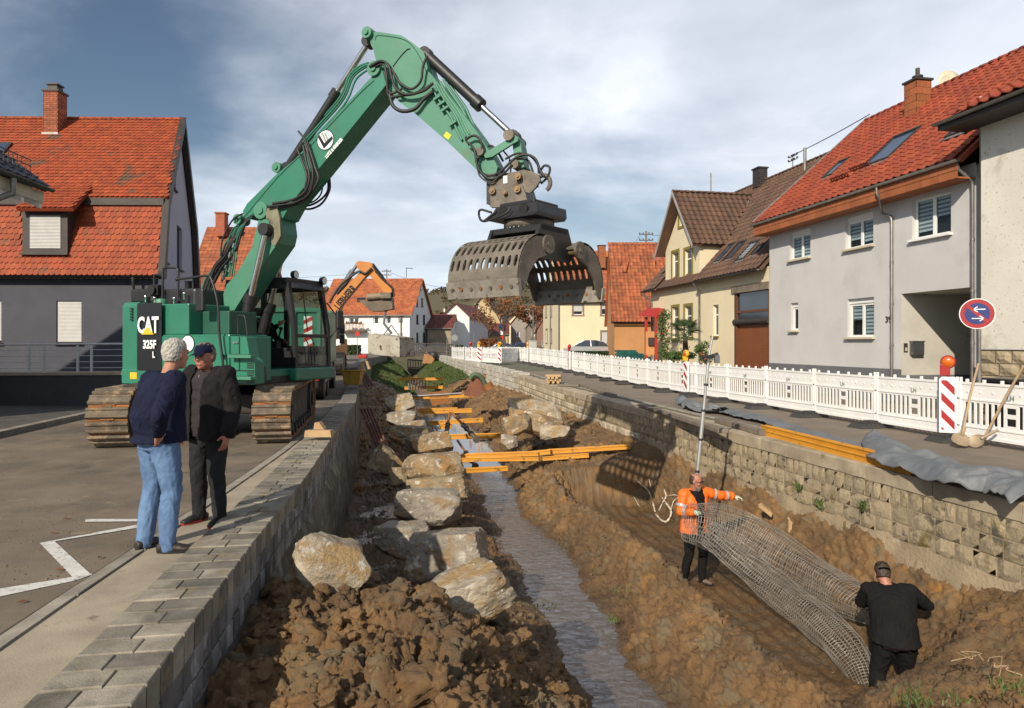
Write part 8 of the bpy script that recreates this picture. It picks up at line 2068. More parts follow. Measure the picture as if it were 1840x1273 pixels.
# --- boulders
bould=[]
def boulder_mat(name,a,b,stain):
 return mat(name,a,b,2.9,.85,bump=1.0,bscale=15,spots=(3.0,.50,stain,.10),spots2=(7.5,.57,(0.50,0.46,0.39),.06),bdist=.05,detail=10)
bmA=boulder_mat('limestone_tan',(0.36,0.28,0.175),(0.17,0.125,0.075),(0.31,0.18,0.07))
bmB=boulder_mat('limestone_grey',(0.34,0.305,0.25),(0.17,0.145,0.115),(0.26,0.18,0.10))
bmC=boulder_mat('limestone_white',(0.48,0.42,0.32),(0.24,0.19,0.135),(0.33,0.22,0.10))
def boulder(label,px,py,Y,w,h,d,seed,m,yaw=0,tilt=0,sharp=1.0,roll=0,group='quarry boulders in the stream bed'):
 rr=np.random.RandomState(seed);v,f=I5;v=v.copy()
 n=11;nm_=rr.normal(size=(n,3));nm_/=np.linalg.norm(nm_,axis=1)[:,None]
 ax_=np.array([[1,.08,.1],[-1,.1,-.05],[.1,1,.1],[-.1,-1,.12],[0,.12,1],[.05,0,-1]]);ax_/=np.linalg.norm(ax_,axis=1)[:,None]
 P=np.concatenate([ax_,nm_]);dist=np.concatenate([rr.uniform(.66,.84,6),rr.uniform(.74,.98,n)])
 dots=v@P.T;r=np.where(dots>.05,dist[None]/np.maximum(dots,.05),9.0)
 k=70.0;rad=-np.log(np.exp(-k*r).sum(1))/k;rad=np.clip(rad,.3,1.25)
 V=v*rad[:,None]
 q=V*2.0+seed*3.3
 V=V*(1+.05*fbm(q*.8,2)[:,None]+.028*fbm(q*3.6,5,gain=.6,ridged=True)[:,None]+.02*fbm(q*7,3)[:,None])
 f1,f2,ci=cells(V*2.4+seed,5);V=V*(1+.11*(ci-.5)[:,None]*np.clip((f2-f1)*4,0,1)[:,None])
 V=V*np.array([w,d,h])[None]
 cz=math.cos(yaw);sz=math.sin(yaw);V=V@np.array([[cz,sz,0],[-sz,cz,0],[0,0,1]])
 ct=math.cos(tilt);st=math.sin(tilt);V=V@np.array([[ct,0,st],[0,1,0],[-st,0,ct]])
 cr=math.cos(roll);sr=math.sin(roll);V=V@np.array([[1,0,0],[0,cr,sr],[0,-sr,cr]])
 c=WP(px,py,Y);me=arr_mesh('boulder',V,f,m,True);o=bpy.data.objects.new('boulder',me)
 try:me.set_sharp_from_angle(angle=R(38))
 except Exception:pass
 link(o,None,Matrix.Translation(c));setp(o,label,'boulder',group);return o
boulder('angular pale boulder with yellow stain leaning against the block wall',588,1024,6.05,0.38,0.34,0.30,11,bmC,.35,-.45)
boulder('sharp white ridged boulder sloping to the right above the front soil heap',822,1078,6.5,0.68,0.25,0.46,23,bmC,.25,.36,roll=.2)
boulder('rounded light grey boulder right above the white ridged one',812,994,9.0,0.62,0.40,0.48,32,bmB,-.2,.12)
boulder('grey boulder left of the rounded light one',727,968,10.3,0.50,0.32,0.43,41,bmB,.1,0)
boulder('big squared grey brown block crossing the shaded stream',771,909,12.2,0.75,0.39,0.48,53,bmB,.05,.02)
boulder('flat tan slab stone between the two big blocks',788,877,13.6,0.75,0.27,0.46,62,bmA,-.1,.08)
boulder('big squared tan block above the slab stone',781,840,14.4,0.78,0.35,0.51,71,bmA,.06,.04)
boulder('light tan boulder with ridge behind the big tan block',770,797,17.2,0.71,0.34,0.51,84,bmA,.3,.1)
boulder('broad flat tan boulder lying left of the steel props',743,784,18.4,0.68,0.34,0.57,91,bmA,-.15,-.05)
boulder('tilted brown slab leaning toward the block wall',692,829,14.9,0.41,0.34,0.39,101,bmA,.5,-.7)
boulder('small brown stone wedged under the big tan block',718,856,14.2,0.23,0.23,0.23,112,bmA)
boulder('pale rounded boulder on top of the far stack',718,724,23.5,0.57,0.41,0.51,121,bmC,.2,.15)
boulder('low mottled boulder below the pale rounded one',726,752,22.0,0.63,0.30,0.51,132,bmB,-.1,0)
boulder('small grey stone at the edge of the far stack',744,766,20.5,0.41,0.21,0.34,141,bmB,.1,.1)
G2='quarry boulders heaped at the right bank'
boulder('large pale boulder at the top of the right bank heap',958,738,20.0,0.93,0.46,0.68,151,bmC,.15,-.12,group=G2)
boulder('long tan ridged boulder across the right bank heap',968,764,19.0,0.93,0.36,0.57,163,bmA,-.25,-.22,group=G2)
boulder('tan boulder at the front left of the right bank heap',930,762,18.6,0.46,0.34,0.40,172,bmA,.3,.2,group=G2)
boulder('low whitish stone right of the bank heap',994,778,18.6,0.52,0.25,0.36,181,bmC,0,-.05,group=G2)
boulder('small grey stone lowest in the right bank heap',916,794,18.2,0.27,0.25,0.23,192,bmB,0,0,group=G2)
mb=MB();q=GP(770,985,-1.75)
# --- shoring struts, pipes, props
yell=mat('beam_yellow',(0.58,0.27,0.022),(0.50,0.22,0.02),2,.55,bump=.2,bscale=25,spots=(6,.60,(0.24,0.13,0.04),.06),spots2=(2.5,.62,(0.13,0.08,0.035),.08))
def beam(name,label,a,b,w,h,m,cat='beam',group=None,ribs=False):
 a=Vector(a);b=Vector(b);u=(b-a).normalized();v=ZZ.cross(u).normalized();z=u.cross(v);L=(b-a).length;M=MX(a,u,v,z);mb=MB()
 mb.box((0,-w/2,-h/2),(L,w/2,h/2),M)
 if ribs:
  for y in(-w/2,w/2):mb.box((0,y-.012,h*.32),(L,y+.012,h*.5+.012),M);mb.box((0,y-.012,-h*.5-.012),(L,y+.012,-h*.32),M)
 return mb.build(name,m,None,bevel=.008,label=label,cat=cat,group=group)
def sz2(y,z):return FPX*(CAMZ-z)/(y-HOR)
st_=[(716,798,682,681,-.95),(727,796,698,696,-1.0),(737,852,715,711,-1.05),(752,822,738,736,-1.3),(755,848,741,738,-1.15),(772,868,761,755,-1.35),(782,900,786,783,-1.2),(790,812,768,767,-1.5)]
for i,(xa,xb,ya,yb,z_) in enumerate(st_):
 Ya=sz2(ya,z_)*.62+8.5;
 a=WP(xa,ya,Ya);b=WP(xb,yb,Ya);beam('shoring_strut','%s yellow strut across the stream counted from the far end'%ordn[i],a,b,.12,.13,yell,'strut','yellow shoring struts',True)
YBd=17.6
for i,(xa,ya,xb,yb,dz,lb_) in enumerate(((828,820,968,815,0,'upper left yellow beam of the long bundle over the stream'),(830,826,968,824,-.0,'lower left yellow beam of the long bundle over the stream'),(984,812,1132,803,0,'upper yellow beam resting on the right bank soil'),(975,824,1058,818,0,'lower yellow beam end resting on the right bank soil'),(945,816,990,812,0,'short yellow beam piece in the middle of the bundle'))):
 beam('yellow_beam',lb_,WP(xa,ya,YBd+dz-.1*(i%2)),WP(xb,yb,YBd-.2),.16,.085,yell,'beam','yellow formwork beams',True)
beam('yellow_beam','single yellow beam just above the rippling water',WP(838,846,16.0),WP(912,842,16.2),.12,.08,yell,'beam','yellow formwork beams',True)
def prop(label,a,b,r=.05):
 a=Vector(a);b=Vector(b);R_=empty('steel_prop',b,label,'prop');d=(b-a).normalized();m_=a.lerp(b,.5);mb=MB();mb.tube([a,m_],r*.7,10);mb.build('inner_tube',rustm,R_);mb=MB();mb.tube([m_-d*.05,b],r,12)
 for f_ in(.5,.62,.8):q=a.lerp(b,f_);mb.tube([q-d*.03,q+d*.03],r*1.6,10)
 mb.build('outer_tube',dirtysteel,R_);mb=MB();mb.tube([b-d*.02,b+d*.03],r*2.0,16);mb.build('base_plate',dirtysteel,R_)
prop('grey screw prop slanting over the calm water towards the right',WP(812,742,21),WP(856,790,18.6))
prop('short dark prop hanging below the grey screw prop',WP(822,792,19.2),WP(854,838,17.8),.045)
prop('rust brown prop leaning left over the calm water',WP(808,742,21),WP(801,786,19.5),.05)
mb=MB();mb.tube([WP(735,713,27),WP(830,707,27)],.05,8);mb.build('steel_tube',zinc,None,label='thin grey steel tube lying across the far stream',cat='pipe')
mb=MB();q=WP(789,702,30);mb.prism([q+Vector((-.5,0,-.1)),q+Vector((.35,0,.0)),q+Vector((.5,0,-.5)),q+Vector((-.3,0,-.7))],(0,.1,0));mb.build('rusty_plate',rustm,None,label='rusty plate standing in the stream between far struts',cat='plate')
mb=MB();
for i in range(7):q=WP(734+i*5,688,34);mb.box((-.02,-.02,-.35),(.03,.02,.15),Matrix.Translation(q))
mb.build('fence_grid',zinc,None,kind='stuff',label='small grey grid bars under the farthest strut',cat='grid')
RB=empty('rusty_bucket',WP(856,712,27),'rusty digging bucket with green painted top edge by the right bank','bucket');rusto=mat('bucket_rust',(0.22,0.075,0.03),(0.13,0.055,0.03),3,.7,bump=.2);grn=mat('bucket_green',(0.045,0.11,0.04),(0.06,0.07,0.04),3,.6)
Yb=27.0;mb=MB();O_=[(833,711),(846,684),(856,678),(868,690),(872,700),(862,712),(845,714)];mb.prism([WP(x,y,Yb) for x,y in O_],(0,1.1,0));mb.build('shell',rusto,RB,bevel=.04)
mb=MB();mb.tube(crv([WP(845,681,Yb-.05),WP(852,674,Yb-.05),WP(862,676,Yb-.05),WP(868,684,Yb-.05),WP(873,694,Yb-.05)],4),.10,8);mb.build('green_edge',grn,RB);mb=MB();mb.tube([WP(874,690,Yb),WP(880,700,Yb)],.22,10);mb.tube([WP(866,678,Yb+.2),WP(872,680,Yb+.2)],.15,8);mb.build('lugs',rustm,RB)
TB=empty('yellow_tub',WP(634,690,24),'dirty yellow tub standing on the left wall coping','tub');Yt=23.5;mb=MB();c_=WP(634,692,Yt);wt,wb,hh_=.33,.24,.50
mb.add([c_+Vector((-wb,-.2,0)),c_+Vector((wb,-.2,0)),c_+Vector((wb,.25,0)),c_+Vector((-wb,.25,0)),c_+Vector((-wt,-.3,hh_)),c_+Vector((wt,-.3,hh_)),c_+Vector((wt,.35,hh_)),c_+Vector((-wt,.35,hh_))],[(0,3,2,1),(0,1,5,4),(1,2,6,5),(2,3,7,6),(3,0,4,7),(4,5,6,7)])
mb.build('tub',mat('tub_yellow',(0.42,0.25,0.03),(0.30,0.18,0.03),4,.6,spots=(6,.58,(0.12,0.09,0.05),.06)),TB,bevel=.02);mb=MB();
for p_,q_ in(((-wt,-.3),(wt,-.3)),((wt,-.3),(wt,.35)),((wt,.35),(-wt,.35)),((-wt,.35),(-wt,-.3))):mb.tube([c_+Vector((*p_,hh_)),c_+Vector((*q_,hh_))],.03,6)
mb.build('rim',MATS['tub_yellow'],TB);
mb=MB();
for i in range(14):mb.ball(c_+Vector((random.uniform(-.22,.22),random.uniform(-.15,.2),hh_+.04)),random.uniform(.05,.10),4)
mb.build('rubble',dirtysteel,None,kind='stuff',label='grey rubble and tools heaped in the yellow tub',cat='rubble')
mb=MB();q=GP(592,650,.3);mb.box((-.3,-.2,0),(.3,.2,.25),Matrix.Translation(WP(652,644,48)));mb.build('red_crate',mat('crate_red',(0.45,0.03,0.02)),None,bevel=.05,label='small red crate on the road beyond the yellow tub',cat='crate')
formm=mat('formwork_red_brown',(0.16,0.055,0.032),(0.085,0.04,0.028),3,.8,bump=.4,spots=(4,.6,(0.25,0.20,0.15),.08))
FWp=empty('formwork_panel',WP(680,790,16.5),'ribbed red brown formwork panel leaning against the block wall','formwork')
q=[WP(647,740,17.2),WP(671,738,17.0),WP(694,796,15.2),WP(677,811,15.2)];n_=(q[1]-q[0]).cross(q[3]-q[0]).normalized();n_=-n_ if n_.y>0 else n_
mb=MB();mb.prism(q,n_*.02);mb.build('sheet',formm,FWp)
for i in range(5):
 f_=.04+i*.23;a=q[0].lerp(q[1],f_);b=q[3].lerp(q[2],f_);mb=MB();d=(b-a).normalized();w2=d.cross(n_)*.02;mb.prism([a-w2,a+w2,b+w2,b-w2],n_*.09);mb.build('rib',formm,FWp)
for f_ in(.0,.33,.66,.98):
 a=q[0].lerp(q[3],f_);b=q[1].lerp(q[2],f_);mb=MB();d=(b-a).normalized();w2=d.cross(n_)*.02;mb.prism([a-w2,a+w2,b+w2,b-w2],n_*.08);mb.build('rib',formm,FWp)
FW2=empty('formwork_panel',WP(658,690,27),'small grey red formwork panel leaning beside the yellow tub','formwork');q=[WP(650,677,27.5),WP(661,673,27.3),WP(672,692,26),WP(657,698,26)];n_=(q[1]-q[0]).cross(q[3]-q[0]).normalized();n_=-n_ if n_.y>0 else n_
mb=MB();mb.prism(q,n_*.05);mb.build('sheet',mat('formwork_grey',(0.26,0.20,0.17),(0.22,0.06,0.04),5,.8),FW2)
for f_ in(.1,.5,.9):a=q[0].lerp(q[1],f_);b=q[3].lerp(q[2],f_);mb=MB();d=(b-a).normalized();w2=d.cross(n_)*.02;mb.prism([a-w2,a+w2,b+w2,b-w2],n_*.12);mb.build('rib',formm,FW2)
woodm=mat('fresh_timber',(0.46,0.31,0.16),(0.36,0.235,0.12),3,.75,bump=.3,stretch=(1,1,1),spots=(4,.62,(0.16,0.11,0.07),.06))
for i,(pts_,Y_,dpth,lb_) in enumerate((([(548,774),(593,774),(595,786),(546,786)],11.3,.12,'flat sawn timber offcut lying on the wall coping'),([(563,772),(565,760),(573,759),(582,772)],11.8,.12,'wedge of sawn timber behind the flat offcut on the coping'),([(656,648),(661,651),(665,663),(661,664)],30,.12,'upright pale plank beside the yellow tub'),([(645,655),(650,653),(656,668),(651,670)],28,.12,'leaning plank just right of the yellow tub'))):
 mb=MB();mb.prism([WP(x,y,Y_) for x,y in pts_],(0.02,dpth,0));mb.build('timber_piece',woodm,None,bevel=.006,label=lb_,cat='timber',group='timber offcuts')
q0=DT(7.05,27.3,zg(27)+.02);cnt_=0
for lyr in range(4):
 for j in range(3):
  mb=MB();M=Matrix.Translation(q0+ZZ*(.09*lyr))@Matrix.Rotation((0 if lyr%2 else 1.57)+random.uniform(-.1,.1)-.2,4,'Z');mb.box((-.32,-.24+j*.17,.0),(.32,-.13+j*.17,.085),M)
  mb.build('squared_timber',woodm,None,bevel=.005,label='short squared timber, %s in the %s layer from below of the coping pile'%(('left one','middle one','right one')[j],ordn[lyr]),cat='timber',group='stacked squared timbers on the right coping')
mb=MB();M=Matrix.Translation(DT(7.2,25.6,.05))@Matrix.Rotation(-.5,4,'Z');mb.box((-.45,-.1,0),(.45,.1,.07),M);mb.build('loose_board',greywood,None,bevel=.005,label='loose weathered board beside the timber stack',cat='board')
RP_=VP(DT(7.62,0),DD,-NN)
def onroad(px,py,z=.1):return GP(px,py,z)
for i,(xa,ya,xb,yb,w_,h_,lb_,m_) in enumerate(((1040,692,1105,712,.14,.10,'long weathered plank by the gutter behind the coping',greywood),(1150,728,1215,748,.16,.06,'muddy plank lying in the gutter left of the measuring staff',greywood),(1205,745,1300,775,.20,.08,'grey squared beam along the coping right of the measuring staff',greywood),(1290,755,1372,778,.16,.10,'weathered timber ending where the yellow beams begin',greywood))):
 beam('long_timber',lb_,onroad(xa,ya,.06),onroad(xb,yb,.06),w_,h_,m_,'timber','long timbers along the right coping')
for i,(dy,z_,lb_) in enumerate(((0,.07,'front lower yellow beam of the pair along the right coping'),(-3.5,.13,'rear upper yellow beam of the pair along the right coping'),(4.5,.05,'lowest yellow beam edge on the right coping'))):
 a=onroad(1372,772+dy,z_);b=onroad(1570,822+dy*1.4,z_);a=a+(a-b).normalized()*.0;b=b+(b-a).normalized()*.8
 beam('yellow_beam',lb_,a,b,.09,.085,yell,'beam','yellow beams along the right coping',True)
handm=mat('ash_handle',(0.42,0.30,0.17),(0.33,0.23,0.13),3,.7,bump=.2);spadem=mat('shovel_steel',(0.36,0.28,0.18),(0.28,0.22,0.15),5,.6,metal=.2,spots=(6,.6,(0.20,0.14,0.08),.08))
def shovel(label,top,neck,tip,Yt,Yn,wdt):
 T_=WP(*top,Yt);N_=WP(*neck,Yn);P_=GP(*tip,.03);R_=empty('shovel',P_,label,'shovel','shovels leaning at the barrier')
 mb=MB();mid=T_.lerp(N_,.5)+Vector((.0,.03,-.02));mb.tube(crv([T_,mid,N_],6),.019,10);mb.ball(T_,.021,6);mb.build('handle',handm,R_)
 d=(P_-N_).normalized();side=d.cross(Vector((0,-.55,.83))).normalized();up=side.cross(d);L=(P_-N_).length;mb=MB();nu,nv=9,8;vs=[]
 for i in range(nu+1):
  f_=i/nu;wv=wdt*(math.sin(min(1,f_*2.6)*math.pi/2))*(1 if f_<.62 else math.sqrt(max(0,1-((f_-.62)/.38)**2)))
  for j in range(nv+1):g=j/nv*2-1;vs.append(N_+d*(L*f_)+side*(wv*g)+up*(.035*g*g-.03*math.sin(f_*math.pi)))
 fs=[(i*(nv+1)+j,i*(nv+1)+j+1,(i+1)*(nv+1)+j+1,(i+1)*(nv+1)+j) for i in range(nu) for j in range(nv)]
 mb.add(vs,fs,0,True);mb.add([Vector(v)-up*.004 for v in vs],[tuple(reversed(f)) for f in fs],0,True);mb.tube([N_-d*.22,N_+d*.06],[.022,.028],10);mb.build('blade',spadem,R_)
shovel('left shovel with upright handle and rounded blade leaning at the barrier',(1758,655),(1730,780),(1722,803),11.42,11.35,.13)
shovel('right shovel with long slanting handle leaning at the barrier',(1838,660),(1770,785),(1740,801),10.62,11.1,.12)
tarpm=mat('grey_tarp',(0.145,0.155,0.165),(0.105,0.115,0.125),2,.55,bump=.25,bscale=14,spots=(2.2,.60,(0.27,0.26,0.24),.15),bdist=.02)
def tarp(label,path,wid,amp,seed,hgt=.10,n=150,m_=46,name='tarpaulin'):
 P=crv([GP(x,y,.05) for x,y in path],max(2,n//(len(path)-1)));n=len(P);W=np.interp(np.linspace(0,1,n),np.linspace(0,1,len(wid)),wid);Vx=[]
 for i,p in enumerate(P):
  d=(P[min(i+1,n-1)]-P[max(i-1,0)]).normalized();s_=Vector((d.y,-d.x,0))
  for j in range(m_+1):g=j/m_*2-1;q=p+s_*(W[i]*g);Vx.append((q.x,q.y,g,i/n))
 A=np.array(Vx);Q=np.stack([A[:,0]*1.0,A[:,1]*1.0,A[:,0]*0+seed],1)
 wrp=fbm(Q*1.2,3);r1=np.abs(perlin(np.stack([Q[:,0]*1.9+wrp*1.5,Q[:,1]*1.1+wrp,Q[:,2]],1)));r2=np.abs(perlin(Q*5.1+wrp[:,None]*.8));r3=np.abs(perlin(Q*11+3))
 z=.05+hgt*(1-np.abs(A[:,2])**2.5)*(.5+1.0*np.clip(wrp+.4,0,1))+amp*((.32-r1)*2.0+(.3-r2)*.45+(.25-r3)*.10);z=np.maximum(z,.02)
 off=fbm(Q*2+9,3)*.10
 V=np.stack([A[:,0]+off*.6,A[:,1]+off,z],1);a=(np.arange(n-1)[:,None]*(m_+1)+np.arange(m_)[None]).ravel();me=arr_mesh(name,V,np.stack([a,a+1,a+m_+2,a+m_+1],1),tarpm,True);o=bpy.data.objects.new(name,me);link(o);sd=o.modifiers.new('thickness','SOLIDIFY');sd.thickness=.008;setp(o,label,'tarpaulin','grey tarpaulins on the right road edge');return o
tarp('crumpled grey tarpaulin draped over the coping at the right border',[(1566,800),(1620,832),(1680,850),(1740,872),(1800,880),(1880,905)],[.16,.44,.38,.32,.32,.36],.11,3.3,.16)
tarp('flat stretch of grey tarpaulin trailing behind the yellow beams',[(1288,735),(1330,745),(1380,757),(1430,775),(1490,790),(1560,806)],[.22,.34,.25,.18,.16,.2],.06,8.1,.05,110,30)
tarp('small peaked end of grey tarpaulin by the measuring staff',[(1220,722),(1255,736),(1300,742)],[.12,.30,.22],.13,5.2,.10,60,26)
p=np.array([tuple(DT(wallR(t)+random.uniform(.42,.85),t,zg(t)+random.uniform(-.05,.01))) for t in[random.uniform(6,32) for _ in range(420)]]);scatter('gutter_dirt_crumbs',p,rs.uniform(.01,.035,len(p)),soil,I1,.7,.5,label='dirt crumbs along the gutter behind the coping',cat='dirt')
p=[GP(random.uniform(0,560),random.uniform(775,1060),.0) for _ in range(1300)];p=np.array([tuple(q) for q in p if toDT(q)[0]<kerb(toDT(q)[1])-.02]);scatter('road_grit',p,rs.uniform(.003,.013,len(p)),MATS['gutter_dirt'],I1,.5,.3,label='scattered grit and mud crumbs on the left road',cat='grit')
leafr=mat('fallen_leaf',(0.20,0.07,0.02),(0.13,0.05,0.02),5,.8,bump=0)
mb=MB()
for x_,y_ in((180,1002),(107,1024),(95,958),(118,932),(158,868),(320,836),(40,1082),(230,1110)):
 q=GP(x_,y_,.012);a=random.uniform(0,6);c_,s_=math.cos(a)*.035,math.sin(a)*.035;mb.add([q+Vector((-c_,-s_,0)),q+Vector((s_*.5,-c_*.5,.012)),q+Vector((c_,s_,.002)),q+Vector((-s_*.5,c_*.5,.010))],[(0,1,2,3)])
mb.build('fallen_leaves',leafr,None,kind='stuff',label='a few brown fallen leaves on the left road',cat='leaves')
for pts_,Y_,lb_,m_ in((((1364,912),(1370,909),(1388,923),(1386,930)),11.4,'pale board end sticking out of the bank behind the mesh roll',woodm),(((1417,936),(1420,935),(1424,940),(1423,957),(1417,957)),11.0,'upright wooden peg behind the mesh roll',woodm),(((1230,952),(1234,952),(1238,966),(1233,968)),11.6,'short wooden peg at the worker in orange',woodm),(((1738,1124),(1762,1140),(1757,1146),(1738,1146)),8.4,'pale flat stone at the end of the mesh roll',bmC)):
 mb=MB();mb.prism([WP(x,y,Y_) for x,y in pts_],(.03,.12,.02));mb.build('wooden_peg' if m_ is woodm else 'flat_stone',m_,None,label=lb_,cat='peg' if m_ is woodm else 'stone')
def tuft(label,px,py,z,n,h,m=greenleaf,w=.012,spread=.12,dep=None):
 c=GP(px,py,z) if dep is None else WP(px,py,dep)
 o_=grass('weeds',label,n,lambda:c+Vector((random.gauss(0,spread*.5),random.gauss(0,spread*.5),random.uniform(-.01,.02))),h,m,w,None,'weeds',.9);return o_
gl=mat('fresh_weed',(0.055,0.105,0.018),(0.09,0.11,0.03),3,.7,bump=0,isl=.4)
tuft('grass tuft at the bottom edge before the black dressed worker',1640,1262,-1.3,80,.08,gl,.008,.16)
tuft('small weeds on the right front soil heap',1712,1258,-1.15,40,.05,gl,.007,.14)
tuft('weeds at the right border of the front soil heap',1822,1240,-1.0,60,.06,gl,.007,.2)
tuft('green weeds at the waterline of the berm',1102,1116,-1.9,50,.05,gl,.006,.12)
tuft('few weeds on the berm slope',1112,1065,-1.7,20,.04,gl,.006,.12)
tuft('dark grass tuft on the left mud bank',972,1092,-1.85,50,.06,darkleaf,.007,.2)
for px_,py_,lb_ in((1437,880,'weed growing from a joint in the right stone wall'),(1475,910,'small weed low in the right stone wall'),(1552,912,'weed in the stone wall above the black dressed worker')):
 c=VP(DT(6.70,0),DD,-NN).P(px_,py_);grass('wall_weed',lb_,60,lambda:c+Vector((random.gauss(0,.03),random.gauss(0,.03),random.gauss(0,.03))),.11,gl,.009,None,'weeds',1.4)
limem=mat('lime_streak',(0.60,0.54,0.44),(0.45,0.39,0.30),9,.9,bump=.4,spots=(12,.52,(0.22,0.15,0.09),.06))
SS=empty('measuring_staff',WP(1249,870,11.6),'tall silver telescopic measuring staff with clamp standing in the trench','staff');Ys=11.45
A_=WP(1248,900,Ys);B_=WP(1274,640,Ys+.1);C2=WP(1281,603,Ys+.1);mb=MB();d=(B_-A_).normalized();mb.tube([A_,A_.lerp(B_,.62)],.033,12);mb.tube([A_.lerp(B_,.62),B_],.025,12);mb.tube([B_,C2],.018,10);mb.build('pole',mat('aluminium',(0.55,0.55,0.53),(0.48,0.48,0.46),5,.35,metal=.7,bump=0),SS)
mb=MB();q=WP(1273,642,Ys);mb.box((-.10,-.04,-.02),(.12,.04,.03),Matrix.Translation(q));mb.tube([q,q+Vector((.16,0,.05))],.03,8);mb.build('clamp',blackm,SS);mb=MB();mb.box((.10,-.05,-.10),(.18,.03,.03),Matrix.Translation(q));mb.build('receiver',greycyl,SS,bevel=.01)
mb=MB()
for f_ in(.2,.42,.62,.8):q=A_.lerp(B_,f_);mb.tube([q-d*.02,q+d*.02],.037,12)
mb.build('joint_ring',blackm,SS,kind='stuff')
# --- people
tmpS=bpy.data.scenes.new('tmp')
def remesh(mb,vox,sm=3,fold=0.0,fs=9.0,dec=1.0):
 me=mb.mesh('t',[]);ob=bpy.data.objects.new('t',me);tmpS.collection.objects.link(ob)
 r=ob.modifiers.new('r','REMESH');r.mode='VOXEL';r.voxel_size=vox;r.use_smooth_shade=True
 s_=ob.modifiers.new('s','SMOOTH');s_.iterations=sm;s_.factor=.5
 vl=tmpS.view_layers[0];vl.update();ev=ob.evaluated_get(vl.depsgraph);m2=bpy.data.meshes.new_from_object(ev);tmpS.collection.objects.unlink(ob);bpy.data.objects.remove(ob)
 if fold:
  n=len(m2.vertices);co_=np.empty(n*3,np.float32);m2.vertices.foreach_get('co',co_);co_=co_.reshape(-1,3).astype(float);nn_=np.empty(n*3,np.float32);m2.vertices.foreach_get('normal',nn_);nn_=nn_.reshape(-1,3)
  q=co_*np.array([fs,fs,fs*.55]);w=fbm(q*.5,2)[:,None];d=fbm(q+w*1.8,3,ridged=True)-.1;co_+=nn_*(d*fold)[:,None];m2.vertices.foreach_set('co',co_.astype(np.float32).ravel());m2.update()
 m2.polygons.foreach_set('use_smooth',np.ones(len(m2.polygons),bool));return m2
def loft(mb,secs,X,Y,n=20):
 vs=[];
 for c,rx,ry in secs:
  for j in range(n):a=2*math.pi*j/n;vs.append(Vector(c)+X*(rx*math.cos(a))+Y*(ry*math.sin(a)))
 k=len(secs);mb.add(vs,[(i*n+j,i*n+(j+1)%n,(i+1)*n+(j+1)%n,(i+1)*n+j) for i in range(k-1) for j in range(n)]+[tuple(range(n-1,-1,-1)),tuple(range((k-1)*n,k*n))],0,True)
def capsule(mb,pts,rr):
 mb.tube(pts,rr,14);[mb.ball(p,r,7) for p,r in zip(pts,rr)]
def hand(mb,w,d,pn,curl=.5,thumb=1):
 d=d.normalized();pn=(pn-d*pn.dot(d)).normalized();s_=d.cross(pn)*thumb
 loft(mb,[(w-d*.03,.026,.020),(w+d*.02,.034,.018),(w+d*.06,.042,.016),(w+d*.092,.040,.013)],s_,pn,14)
 for i,(o_,L,r) in enumerate(((.030,.072,.0095),(.010,.080,.0098),(-.011,.074,.0093),(-.030,.058,.0085))):
  p=w+d*.085+s_*o_;P=[p-d*.02,p];a=0;
  for k_,f_ in enumerate((.45,.32,.25)):a+=curl*(.6 if k_==0 else .8)+.04*i;p=p+(d*math.cos(a)+pn*math.sin(a))*L*f_;P.append(p)
  capsule(mb,P,[r*1.05,r,r*.97,r*.9,r*.8])
 p=w+d*.02+s_*.03;capsule(mb,[p,p+(d*.5+s_*.8+pn*.25).normalized()*.035,p+(d*.5+s_*.8+pn*.25).normalized()*.035+(d*.8+s_*.2+pn*.5*(1+curl)).normalized()*.035],[.014,.012,.010])
skinm=mat('skin',(0.42,0.205,0.135),(0.36,0.165,0.105),9,.55,bump=.1,bscale=150,bdist=.002);skinr=mat('ruddy_skin',(0.36,0.155,0.10),(0.30,0.12,0.08),9,.55,bump=.1,bscale=150,bdist=.002)
eyew=mat('eye',(0.03,0.02,0.015),None,9,.3,bump=0);lipm2=mat('lip',(0.26,0.09,0.07),None,9,.6,bump=0)
